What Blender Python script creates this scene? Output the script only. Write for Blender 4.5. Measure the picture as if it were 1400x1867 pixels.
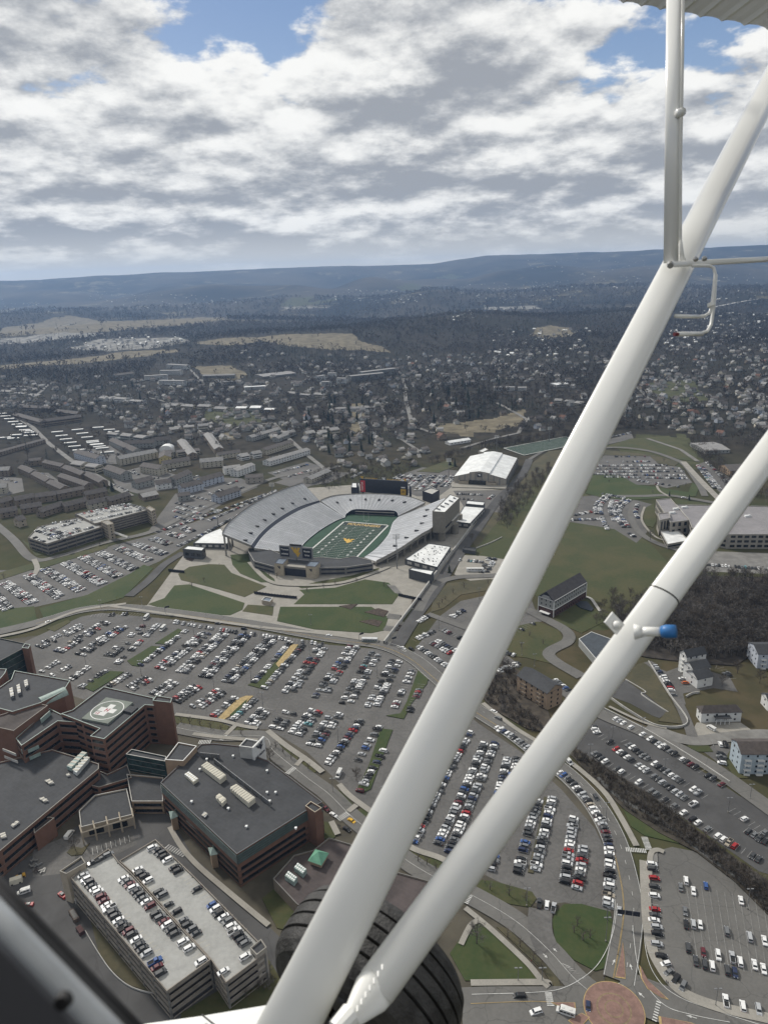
import bpy, bmesh, math, random
import numpy as np
from mathutils import Vector, Matrix, Quaternion
random.seed(7); rng = np.random.default_rng(7)
S = bpy.context.scene
for o in list(bpy.data.objects): bpy.data.objects.remove(o)
COL = S.collection
# ---------------------------------------------------------------- camera
H = 262.0; F = 1294.0
def cam_axes(pitch, roll):
    p = math.radians(pitch); r = math.radians(roll)
    fw = np.array([0, math.cos(p), -math.sin(p)]); rt = np.array([1., 0, 0]); up = np.cross(rt, fw)
    rt2 = rt*math.cos(r) + up*math.sin(r); up2 = np.cross(rt2, fw)
    return fw, rt2, up2
FW, RT, UP = cam_axes(18.5, -2.1)
cd = bpy.data.cameras.new('camera'); cam = bpy.data.objects.new('camera', cd); COL.objects.link(cam)
cd.sensor_fit = 'HORIZONTAL'; cd.sensor_width = 36; cd.lens = F/1400*36
cd.clip_start = 0.05; cd.clip_end = 60000
M = Matrix(((RT[0], UP[0], -FW[0], 0), (RT[1], UP[1], -FW[1], 0), (RT[2], UP[2], -FW[2], H), (0, 0, 0, 1)))
cam.matrix_world = M
cd.dof.use_dof = True; cd.dof.focus_distance = 400; cd.dof.aperture_fstop = 10
S.camera = cam
# ---------------------------------------------------------------- light, sky
SUN_EL = 40; SUN_AZ = -42       # azimuth from +Y towards +X, degrees
W = bpy.data.worlds.new("World"); S.world = W; W.use_nodes = True
def sun_dir():
    e = math.radians(SUN_EL); a = math.radians(SUN_AZ)
    return Vector((math.cos(e)*math.sin(a), math.cos(e)*math.cos(a), math.sin(e)))
ld = bpy.data.lights.new('sun', 'SUN'); ld.energy = 2.7; ld.angle = math.radians(7); ld.color = (1, .95, .87)
lo = bpy.data.objects.new('sun', ld); COL.objects.link(lo)
lo.rotation_euler = sun_dir().to_track_quat('Z', 'Y').to_euler()
S.view_settings.view_transform = 'Standard'; S.view_settings.look = 'None'
S.view_settings.exposure = 0.35; S.view_settings.gamma = 1
S.view_settings.use_curve_mapping = False
class NT:
    def __init__(s, tree): s.t = tree; s.n = tree.nodes; s.l = tree.links
    def node(s, typ, ins=None, **kw):
        n = s.n.new(typ)
        for k, v in kw.items(): setattr(n, k, v)
        for k, v in (ins or {}).items():
            if isinstance(v, bpy.types.NodeSocket): s.l.new(v, n.inputs[k])
            else: n.inputs[k].default_value = v
        return n
    def math(s, op, a, b=0.0, c=0.0, clamp=False):
        n = s.node('ShaderNodeMath', {0: a, 1: b, 2: c}, operation=op); n.use_clamp = clamp; return n.outputs[0]
    def vmath(s, op, a, b=(0, 0, 0), sc=None):
        n = s.node('ShaderNodeVectorMath', {0: a, 1: b}, operation=op)
        if sc is not None:
            if isinstance(sc, bpy.types.NodeSocket): s.l.new(sc, n.inputs['Scale'])
            else: n.inputs['Scale'].default_value = sc
        return n.outputs[0]
    def noise(s, vec, scale, detail=4, rough=.55, dist=0.0, lac=2.0):
        n = s.node('ShaderNodeTexNoise', {'Vector': vec, 'Scale': scale, 'Detail': detail, 'Roughness': rough, 'Distortion': dist, 'Lacunarity': lac})
        return n.outputs[0]
    def mix(s, f, a, b):
        n = s.n.new('ShaderNodeMix'); n.data_type = 'RGBA'
        for i, v in ((0, f), (6, a), (7, b)):
            if isinstance(v, bpy.types.NodeSocket): s.l.new(v, n.inputs[i])
            else: n.inputs[i].default_value = v if i == 0 else tuple(v)[:3]+(1,)
        return n.outputs[2]
    def ss(s, x, a, b, lo=0.0, hi=1.0):
        n = s.node('ShaderNodeMapRange', {0: x, 1: a, 2: b, 3: lo, 4: hi}); n.interpolation_type = 'SMOOTHSTEP'
        return n.outputs[0]
def build_world():
    nt = NT(W.node_tree); nt.n.clear()
    out = nt.node('ShaderNodeOutputWorld'); bg = nt.node('ShaderNodeBackground', {'Strength': 1.0})
    sky = nt.node('ShaderNodeTexSky'); sky.sky_type = 'NISHITA'; sky.sun_disc = False
    sky.sun_elevation = math.radians(SUN_EL); sky.sun_rotation = math.radians(SUN_AZ); sky.altitude = 300
    skyc = nt.vmath('SCALE', sky.outputs[0], sc=0.10)
    tc = nt.node('ShaderNodeTexCoord'); d = tc.outputs['Generated']
    sp = nt.node('ShaderNodeSeparateXYZ', {0: d}); z = sp.outputs[2]
    def dens(zz_off, wscale):
        den = nt.math('MAXIMUM', nt.math('ADD', z, 0.26+zz_off), 0.02)
        inv = nt.math('DIVIDE', 1.0, den)
        p = nt.vmath('SCALE', d, sc=inv)
        c = nt.node('ShaderNodeCombineXYZ', {0: nt.node('ShaderNodeSeparateXYZ', {0: p}).outputs[0], 1: nt.node('ShaderNodeSeparateXYZ', {0: p}).outputs[1], 2: wscale})
        return c.outputs[0]
    p = dens(0, 3.7); q = dens(0.018, 3.7)
    def fb(v):
        a = nt.noise(v, 3.0, 12, .58, .03); b = nt.noise(v, .7, 2, .5, .1)
        return nt.math('ADD', nt.math('MULTIPLY', a, .60), nt.math('MULTIPLY', b, .40))
    n0 = fb(p); n1 = fb(q)
    # a solid deck low in the sky, broken by blue between 11 and 20 degrees up, unseen overcast overhead added for brighter, neutral ambient light
    u = nt.math('DIVIDE', sp.outputs[0], nt.math('MAXIMUM', sp.outputs[1], .2))
    wav = nt.math('MULTIPLY', nt.math('COSINE', nt.math('MULTIPLY', nt.math('SUBTRACT', u, .06), 10.0)), nt.ss(z, .12, .24, 0, .085))
    cov = nt.math('ADD', nt.ss(z, .225, .36, .15, -.05), nt.ss(z, .38, .6, 0, .30))
    m = nt.math('ADD', nt.math('ADD', n0, cov), wav)
    alpha = nt.ss(m, .495, .545)
    m = nt.math('ADD', m, nt.ss(z, .02, .12, .08, 0)); alpha = nt.ss(m, .495, .545)
    thick = nt.ss(m, .52, .80)
    lit = nt.math('MULTIPLY', nt.math('SUBTRACT', n0, n1), 11.0)
    det = nt.noise(p, 7.5, 9, .66, .15)
    big = nt.math('MULTIPLY', nt.math('SUBTRACT', nt.noise(nt.vmath('ADD', p, (7.3, 2.1, 0)), 1.9, 3, .5), .5), 1.5)
    lum = nt.math('ADD', nt.math('ADD', nt.math('ADD', lit, big), nt.math('MULTIPLY', nt.math('SUBTRACT', det, .5), 1.3)), nt.math('MULTIPLY', thick, -.75))
    lum = nt.ss(lum, -1.1, .60)
    ccol = nt.mix(lum, (.28, .295, .32), (.78, .775, .75))
    ccol = nt.mix(nt.ss(z, .42, .75), ccol, (.60, .595, .57))
    blue = nt.mix(nt.ss(z, 0, .35), nt.mix(.75, skyc, (.33, .42, .54)), nt.mix(.7, skyc, (.105, .185, .36)))
    fin = nt.mix(alpha, blue, ccol)
    fin = nt.mix(nt.ss(z, .075, .004, 0, .8), fin, (.68, .645, .56))
    fin = nt.mix(nt.ss(z, -.02, 0.0), (.20, .20, .19), fin)
    nt.l.new(fin, bg.inputs[0]); nt.l.new(bg.outputs[0], out.inputs[0])
build_world()
# ---------------------------------------------------------------- helpers
def ray(x, y): return FW*F + RT*(x-700) + UP*(933.5-y)
def P(x, y, z=0.0):
    d = ray(x, y); t = (H-z)/-d[2]; return Vector((d[0]*t, d[1]*t, z))
def D(x, y, depth):
    v = np.array([0, 0, H]) + depth*(FW + RT*(x-700)/F + UP*(933.5-y)/F); return Vector(v)
FLAT = 1250.0
def _ns(x, y, s, k):
    return (np.sin(x/s+1.3*k)*np.cos(y/s*1.1-2.1*k) + .6*np.sin((x*.6+y)/s*1.7+k*3.3) + .4*np.cos((x-.7*y)/s*2.9+k)) / 2.0
SKY = [(-40, 2), (0, 11), (100, 10.5), (200, 14), (480, 16), (640, 16.5), (740, 14), (800, 14), (850, 20), (900, 24), (940, 24), (1100, 22), (1200, 23), (1400, 22), (1500, 20), (1800, 14)]
def terrain(x, y):
    x = np.asarray(x, float); y = np.asarray(y, float)
    R = np.hypot(x, y); az = np.arctan2(x, y)
    px = 700 + F*np.tan(np.clip(az, -1.2, 1.2))/math.cos(math.radians(18.5))*.985
    g = np.clip((R-FLAT)/1500, 0, 1); g = g*g*(3-2*g)
    h = g*(14+16*_ns(x, y, 420, 1)) + g*np.clip((R-2200)/3000, 0, 1)*28*_ns(x, y, 900, 2.2)
    # middle rise (x 700..1000, R 2.4-3.4 km) and small cone hill
    def hill(pxc, Rc, wpx, wR, a): return a*np.exp(-((px-pxc)/wpx)**2 - ((R-Rc)/wR)**2)
    h = h + hill(880, 3300, 190, 420, 62) + hill(560, 2900, 200, 380, 26) + hill(1200, 3900, 170, 500, 45) - hill(700, 5000, 500, 800, 30) + hill(250, 4600, 300, 500, 24)
    h = h + hill(800, 6200, 85, 700, 100) + hill(560, 6800, 150, 700, 75) + hill(1150, 6500, 260, 900, 60)
    h = h + hill(150, 7000, 260, 900, 60) + hill(1380, 5200, 160, 600, 60)
    # spurs in front of the ridge
    h = h + hill(690, 8800, 80, 900, 190) + hill(980, 9400, 200, 1200, 230) + hill(560, 8200, 60, 700, 90) + hill(430, 8600, 110, 700, 120) - hill(628, 10300, 55, 1400, 170) - hill(860, 10800, 45, 1200, 110) - hill(240, 10600, 70, 1200, 120) + hill(1120, 8000, 120, 700, 90) + hill(330, 9800, 260, 1300, 150) + hill(1300, 9500, 160, 1400, 190)
    sx = np.array([a for a, b in SKY]); sy = np.array([b for a, b in SKY])
    top = H + np.interp(px, sx, sy)/F*12200 + 9*_ns(x, y, 260, 4) - 90*np.clip(np.abs(_ns(x, y, 700, 6)), 0, 1)*np.clip((11500-R)/2500, 0, 1)
    r = np.clip((R-9200)/3000, 0, 1); r = r*r*(3-2*r)
    r = r*(1 - .5*np.clip((R-12800)/4000, 0, 1))
    h = h*(1-r) + r*top
    h = h + g*np.clip((R-6500)/3000, 0, 1)*(1-r*.8)*60*np.abs(_ns(x, y, 520, 5))
    return np.where(R < FLAT, 0.0, h)
GT = FLAT*.98*1.003**np.arange(850)
def G(x, y):
    """point of the terrain under a pixel of the photograph"""
    d = ray(x, y); d = d/np.hypot(d[0], d[1])
    if d[2] < 0 and H/-d[2] < FLAT: return P(x, y)
    ts = GT; hit = np.nonzero(H+d[2]*ts <= terrain(d[0]*ts, d[1]*ts))[0]; t = float(ts[hit[0]]) if len(hit) else 15000.
    return Vector((d[0]*t, d[1]*t, float(terrain(d[0]*t, d[1]*t))))
def proj(x, y, z):
    v = np.stack([x, y, z-H], -1); zz = v@FW
    return 700+F*(v@RT)/zz, 933.5-F*(v@UP)/zz, zz
def inpoly(px, py, poly):
    px = np.asarray(px, float); py = np.asarray(py, float); r = np.zeros(px.shape, bool); n = len(poly)
    for i in range(n):
        x1, y1 = poly[i]; x2, y2 = poly[(i+1) % n]
        if y1 == y2: continue
        c = ((y1 > py) != (y2 > py)) & (px < (x2-x1)*(py-y1)/(y2-y1)+x1); r ^= c
    return r
MATS = {}
def mat(name, col, rough=.8, var=.0, scale=.2, col2=None, metal=0.0, spec=.5, bump=0.0, scale2=None, emit=None, coat=0):
    if name in MATS: return MATS[name]
    m = bpy.data.materials.new(name); m.use_nodes = True; nt = NT(m.node_tree); b = nt.n['Principled BSDF']
    b.inputs['Roughness'].default_value = rough; b.inputs['Metallic'].default_value = metal
    b.inputs['Specular IOR Level'].default_value = spec
    if coat: b.inputs['Coat Weight'].default_value = coat; b.inputs['Coat Roughness'].default_value = .08
    geo = nt.node('ShaderNodeNewGeometry'); pos = geo.outputs['Position']
    if col2 is None: col2 = tuple(min(1, c*(1-var*1.6)) for c in col); col = tuple(min(1, c*(1+var)) for c in col)
    n = nt.noise(pos, scale, 6, .62, .2)
    f = nt.ss(n, .40, .60) if 'lawn' in name else nt.ss(n, .32, .68)
    if scale2:
        n2 = nt.noise(pos, scale2, 5, .65); f = nt.math('ADD', nt.math('MULTIPLY', f, .55), nt.math('MULTIPLY', nt.ss(n2, .3, .7), .45))
    cc_ = nt.mix(f, col2, col)
    if 'asphalt' in name:      # cracks and worn patches
        w_ = nt.vmath('ADD', pos, nt.vmath('SCALE', nt.node('ShaderNodeTexNoise', {'Vector': pos, 'Scale': .25, 'Detail': 4.0}).outputs[1], sc=3.0))
        v_ = nt.node('ShaderNodeTexVoronoi', {'Vector': w_, 'Scale': .055}, feature='DISTANCE_TO_EDGE').outputs[0]
        cc_ = nt.mix(nt.ss(v_, .004, .012, .36, 0), cc_, (.035, .034, .033)); cc_ = nt.mix(nt.ss(nt.noise(pos, .012, 3, .5), .58, .62, 0, .22), cc_, (.05, .05, .05))
    if 'roof' in name:         # sheet seams, ponding stains
        mp = nt.node('ShaderNodeMapping', {0: pos}); mp.inputs['Rotation'].default_value = (0, 0, .62)
        br = nt.node('ShaderNodeTexBrick', {'Vector': mp.outputs[0], 'Scale': .12, 'Mortar Size': .012}).outputs['Fac']
        cc_ = nt.mix(nt.math('MULTIPLY', br, .28), cc_, tuple(min(1, c*2.4) for c in col2) if max(col) < .4 else tuple(c*.6 for c in col)); cc_ = nt.mix(nt.ss(nt.noise(pos, .05, 5, .6, .6), .56, .64, 0, .30), cc_, tuple(c*.55 for c in col))
    nt.l.new(cc_, b.inputs['Base Color'])
    if bump:
        bp = nt.node('ShaderNodeBump', {'Strength': bump, 'Distance': .05, 'Height': nt.noise(pos, scale*8, 4)}); nt.l.new(bp.outputs[0], b.inputs['Normal'])
    MATS[name] = m; return m
asph = mat('asphalt', (.110, .106, .101), .9, .22, .035, scale2=.6)
asph2 = mat('road_asphalt', (.122, .118, .110), .88, .12, .06, scale2=.8)
asph_d = mat('dark_asphalt', (.066, .065, .065), .9, .15, .05)
conc = mat('concrete', (.27, .255, .225), .9, .14, .12, scale2=1.2)
conc_l = mat('light_concrete', (.40, .39, .365), .85, .12, .15)
conc_d = mat('dark_concrete', (.17, .165, .155), .9, .15, .12)
grass = mat('lawn', (.034, .047, .013), .95, 0, .022, col2=(.068, .062, .024), scale2=.4)
grass_g = mat('green_lawn', (.024, .046, .010), .95, 0, .03, col2=(.050, .060, .018), scale2=.5)
grass_b = mat('dry_lawn', (.082, .070, .038), .95, 0, .05, col2=(.046, .046, .025), scale2=.5)
mulch = mat('mulch', (.055, .040, .030), .95, .3, .5)
straw = mat('straw', (.36, .27, .13), .95, .15, .5)
paintw = mat('white_road_paint', (.52, .52, .50), .7, .15, .6)
painty = mat('yellow_road_paint', (.36, .26, .11), .7, .15, .6)
brickpave = mat('red_brick_paving', (.20, .122, .100), .9, .14, .5)
brick = mat('red_brick', (.165, .088, .060), .9, .12, .25, scale2=2)
brick_t = mat('tan_brick', (.30, .22, .15), .9, .1, .3, scale2=2)
dkroof = mat('dark_roof', (.040, .042, .046), .85, .22, .08, scale2=.5)
brroof = mat('brown_roof', (.060, .050, .046), .9, .2, .12)
whroof = mat('white_roof', (.70, .71, .70), .6, .10, .10)
teal = mat('teal_metal', (.25, .32, .29), .55, .12, .6)
tealglass = mat('teal_glass', (.028, .050, .048), .15, .3, .4)
glass = mat('dark_glass', (.016, .020, .024), .12, .3, .5)
beige = mat('beige_stone', (.36, .31, .24), .9, .08, .3)
tan_c = mat('tan_cladding', (.34, .31, .265), .9, .07, .2)
whitewall = mat('white_wall', (.60, .60, .58), .8, .06, .3)
greywall = mat('grey_siding', (.27, .275, .26), .85, .06, .4)
bluewall = mat('blue_siding', (.36, .42, .46), .8, .06, .4)
paleblue = mat('pale_blue_siding', (.42, .45, .50), .8, .05, .4)
cream = mat('cream_siding', (.40, .37, .30), .85, .06, .4)
brownwall = mat('brown_siding', (.20, .165, .13), .9, .1, .3)
trimw = mat('white_trim', (.66, .66, .64), .6, .04, .5)
navy = mat('navy_panel', (.014, .018, .032), .5, .2, .3)
gold = mat('gold_paint', (.55, .34, .045), .6, .05, 1)
redp = mat('red_panel', (.45, .04, .05), .6, .05, 1)
black = mat('black', (.012, .012, .013), .5, .1, 1)
alu = mat('bench_aluminium', (.50, .51, .525), .45, .08, .1)
riser = mat('stand_riser', (.20, .21, .225), .8, .1, .1)
turf = mat('field_turf', (.012, .038, .022), .9, .10, .06)
steel = mat('steel', (.22, .225, .23), .5, .1, 1, metal=.5)
hvac = mat('beige_metal', (.52, .49, .40), .6, .06, .5)
def dat(o, label=None, cat=None, group=None, kind=None):
    if label: o['label'] = label
    if cat: o['category'] = cat
    if group: o['group'] = group
    if kind: o['kind'] = kind
    return o
def empty(name, loc, label, cat, group=None, rz=0.0):
    o = bpy.data.objects.new(name, None); COL.objects.link(o); o.location = loc; o.rotation_euler = (0, 0, rz); o.empty_display_size = .5
    return dat(o, label, cat, group)
class MB:
    def __init__(s): s.v = []; s.f = []; s.m = []
    def add(s, vs, fs, mi=0):
        k = len(s.v); s.v += [tuple(v) for v in vs]; s.f += [tuple(i+k for i in f) for f in fs]; s.m += [mi]*len(fs); return s
    def box(s, c, sz, rz=0.0, mi=0, taper=1.0):
        x, y, z = (a/2 for a in sz); ca, sa = math.cos(rz), math.sin(rz); vs = []
        for zz, t in ((-z, 1), (z, taper)):
            for a, b in ((-x, -y), (x, -y), (x, y), (-x, y)):
                a *= t; b *= t; vs.append((c[0]+a*ca-b*sa, c[1]+a*sa+b*ca, c[2]+zz))
        return s.add(vs, [(3, 2, 1, 0), (4, 5, 6, 7), (0, 1, 5, 4), (1, 2, 6, 5), (2, 3, 7, 6), (3, 0, 4, 7)], mi)
    def prism(s, poly, z0, z1, mi=0, top=None, bottom=True):
        n = len(poly); vs = [(p[0], p[1], z0) for p in poly]+[(p[0], p[1], z1) for p in poly]
        s.add(vs, [(i, (i+1) % n, n+(i+1) % n, n+i) for i in range(n)], mi)
        s.add(vs, [tuple(range(n, 2*n))], mi if top is None else top)
        if bottom: s.add(vs, [tuple(range(n-1, -1, -1))], mi)
        return s
    def tube(s, pts, r, n=8, mi=0, cap=True):
        pts = [Vector(p) for p in pts]; k = len(s.v); rr = r if isinstance(r, (list, tuple)) else [r]*len(pts); vs = []; prev = None
        for i, p in enumerate(pts):
            t = (pts[min(i+1, len(pts)-1)]-pts[max(i-1, 0)]).normalized()
            if prev is None: a = t.cross(Vector((0, 0, 1)));  a = a if a.length > .05 else t.cross(Vector((1, 0, 0)))
            else: a = prev - t*prev.dot(t)
            a.normalize(); b = t.cross(a); prev = a
            for j in range(n):
                w = 2*math.pi*j/n; vs.append(p+(a*math.cos(w)+b*math.sin(w))*rr[i])
        fs = [(i*n+j, i*n+(j+1) % n, (i+1)*n+(j+1) % n, (i+1)*n+j) for i in range(len(pts)-1) for j in range(n)]
        if cap: fs += [tuple(range(n-1, -1, -1)), tuple(range((len(pts)-1)*n, len(pts)*n))]
        return s.add(vs, fs, mi)
    def build(s, name, mats, parent=None, smooth=False, me=None):
        if not isinstance(mats, (list, tuple)): mats = [mats]
        me = bpy.data.meshes.new(name); me.from_pydata(s.v, [], s.f)
        for m in mats: me.materials.append(m)
        me.polygons.foreach_set('material_index', s.m)
        if smooth: me.polygons.foreach_set('use_smooth', [True]*len(s.f))
        bm = bmesh.new(); bm.from_mesh(me); bmesh.ops.recalc_face_normals(bm, faces=bm.faces); bm.to_mesh(me); bm.free()
        me.update(); o = bpy.data.objects.new(name, me); COL.objects.link(o)
        if parent is not None: o.parent = parent
        return o
def child(o, root):
    """parent o (built in world coordinates) to root keeping its place"""
    o.parent = root; o.matrix_parent_inverse = (Matrix.Translation(root.location) @ Matrix.Rotation(root.rotation_euler.z, 4, 'Z')).inverted(); return o
ZL = [0.05]
def sheet(name, pts, m, z=None, world=False, side=.3):
    """a ground slab, own height for every sheet"""
    ZL[0] += .0045
    zz = ZL[0] + (z or 0)
    poly = [Vector(p) for p in pts] if world else [P(x, y) for x, y in pts]
    o = MB().prism(poly, -side, zz, bottom=False).build(name, m); o['kind'] = 'structure'; return o
def spline(pts, n=8):
    out = []; k = len(pts); pts = [Vector(p) for p in pts]
    for i in range(k-1):
        p0, p1, p2, p3 = pts[max(i-1, 0)], pts[i], pts[i+1], pts[min(i+2, k-1)]
        for j in range(n):
            t = j/n; out.append(.5*((2*p1)+(p2-p0)*t+(2*p0-5*p1+4*p2-p3)*t*t+(3*p1-p0-3*p2+p3)*t**3))
    out.append(pts[-1]); return out
def offset(pts, d):
    out = []
    for i, p in enumerate(pts):
        t = pts[min(i+1, len(pts)-1)]-pts[max(i-1, 0)]; t.z = 0; t.normalize(); out.append(p+Vector((t.y, -t.x, 0))*d)
    return out
def strip(mb, pts, w, z, mi=0):
    a = offset(pts, -w/2); b = offset(pts, w/2); n = len(pts)
    mb.add([(p.x, p.y, p.z+z) for p in a]+[(p.x, p.y, p.z+z) for p in b], [(i, n+i, n+i+1, i+1) for i in range(n-1)], mi)
def road(name, px, w, m=None, z=0.06, sm=8, on=None):
    ZL[0] += .0045
    pts = spline([(on or P)(x, y) for x, y in px], sm); mb = MB(); strip(mb, pts, w, ZL[0]+z)
    o = mb.build(name, m or asph2); o['kind'] = 'structure'; return pts
def dashes(mb, pts, w, z, on, off, mi=0):
    d = 0; cur = []
    L = 0
    for a, b in zip(pts, pts[1:]):
        s = (b-a).length; k = max(1, int(s/.5))
        for i in range(k):
            q = a.lerp(b, i/k); L += s/k
            if L % (on+off) < on: cur.append(q)
            elif len(cur) > 1: strip(mb, cur, w, z, mi); cur = []
            else: cur = []
    if len(cur) > 1: strip(mb, cur, w, z, mi)
def text_mesh(s, size=1.0, bold=True):
    c = bpy.data.curves.new('t', 'FONT'); c.body = s; c.size = size; c.align_x = 'CENTER'; c.align_y = 'CENTER'; c.extrude = 0.02; c.offset = .02 if bold else 0
    o = bpy.data.objects.new('t', c); me = bpy.data.meshes.new_from_object(o); bpy.data.objects.remove(o); bpy.data.curves.remove(c); return me
def lettering(name, s, origin, xdir, ydir, width, height, m, parent=None, off=.05):
    me = text_mesh(s); co = np.array([v.co for v in me.vertices]); 
    w = np.ptp(co[:, 0]); h = np.ptp(co[:, 1]); cx = (co[:, 0].max()+co[:, 0].min())/2; cy = (co[:, 1].max()+co[:, 1].min())/2
    xd = Vector(xdir).normalized(); yd = Vector(ydir).normalized(); nd = xd.cross(yd)
    for v in me.vertices:
        v.co = Vector(origin)+xd*((v.co.x-cx)/w*width)+yd*((v.co.y-cy)/h*height)+nd*(v.co.z+off)
    me.materials.clear(); me.materials.append(m)
    o = bpy.data.objects.new(name, me); COL.objects.link(o)
    if parent is not None: child(o, parent)
    return o
WVO = [(0, 1), (.28, 1), (.37, .80), (.47, .98), (.57, .98), (.66, .80), (.74, 1), (1, 1), (.93, .83), (.86, .83), (.73, .52), (.98, .52), (.93, .36), (.86, .36), (.66, 0), (.44, .40), (.52, .40), (.57, .50), (.50, .62), (.40, .48), (.20, .84), (.05, .84)]
WVO = [(0, 1), (.30, 1), (.30, .90), (.26, .90), (.34, .72), (.47, 1), (.55, 1), (.67, .72), (.74, .90), (.70, .90), (.70, 1), (1, 1), (1, .90), (.95, .90), (.80, .52), (1, .52), (1, .42), (.95, .42), (.70, 0), (.44, .42), (.40, .42), (.40, .44), (.33, .44), (.06, .90), (0, .90)]
def logo(name, origin, xdir, ydir, w, h, m, parent=None, off=.05):
    xd = Vector(xdir).normalized(); yd = Vector(ydir).normalized(); nd = xd.cross(yd); mb = MB(); n = len(WVO)
    a = [Vector(origin)+xd*((x-.5)*w)+yd*((y-.5)*h)+nd*off for x, y in WVO]; b = [p+nd*.06 for p in a]
    mb.add(a+b, [tuple(range(n, 2*n))]+[(i, (i+1) % n, n+(i+1) % n, n+i) for i in range(n)])
    o = mb.build(name, m)
    if parent is not None: child(o, parent)
    return o
# ---------------------------------------------------------------- ground
FIELDS = [  # pixel regions of open dry fields, green meadows, pale industrial ground
 ('tan', [(0, 598), (60, 590), (120, 583), (230, 585), (330, 580), (430, 576), (440, 579), (330, 592), (250, 600), (170, 606), (0, 612)]),
 ('tan', [(60, 592), (100, 578), (130, 576), (170, 582), (165, 590), (100, 596)]),
 ('tan', [(455, 616), (520, 609), (640, 607), (655, 620), (700, 632), (712, 642), (680, 640), (600, 636), (540, 632), (480, 622)]),
 ('tan', [(345, 625), (400, 617), (460, 614), (470, 622), (420, 630)]),
 ('tan', [(0, 666), (60, 660), (150, 652), (230, 640), (320, 636), (322, 642), (240, 652), (150, 662), (60, 668), (0, 673)]),
 ('tan', [(975, 598), (1000, 592), (1040, 598), (1050, 610), (1000, 618), (965, 612)]),
 ('green', [(510, 556), (530, 543), (575, 540), (560, 552), (620, 542), (600, 552), (520, 560)]),
 ('green', [(725, 522), (745, 515), (770, 520), (760, 530), (730, 530)]),
 ('green', [(790, 506), (820, 500), (845, 503), (830, 509)]),
 ('pale', [(120, 636), (180, 618), (330, 615), (345, 622), (300, 632), (200, 640)]),
 ('pale', [(0, 618), (110, 606), (190, 608), (160, 614), (60, 624), (0, 628)]),
 ('pale', [(515, 560), (600, 558), (600, 561), (515, 563)]),
 ('pale', [(880, 560), (980, 557), (985, 562), (890, 565)]),
 ('tan', [(350, 668), (420, 665), (450, 680), (430, 694), (380, 690)]),
 ('tan', [(398, 784), (425, 780), (430, 800), (405, 806)]),
 ('green', [(380, 745), (470, 742), (480, 770), (420, 778), (370, 765)]),
 ('tan', [(800, 775), (900, 762), (960, 745), (955, 775), (860, 792), (800, 792)]),
 ('green', [(1130, 800), (1250, 790), (1290, 860), (1240, 850), (1130, 830)]),
 ('tan', [(640, 735), (665, 735), (662, 790), (640, 795)]),
 ('green', [(1180, 700), (1260, 690), (1290, 730), (1200, 735)]),
]
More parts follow.
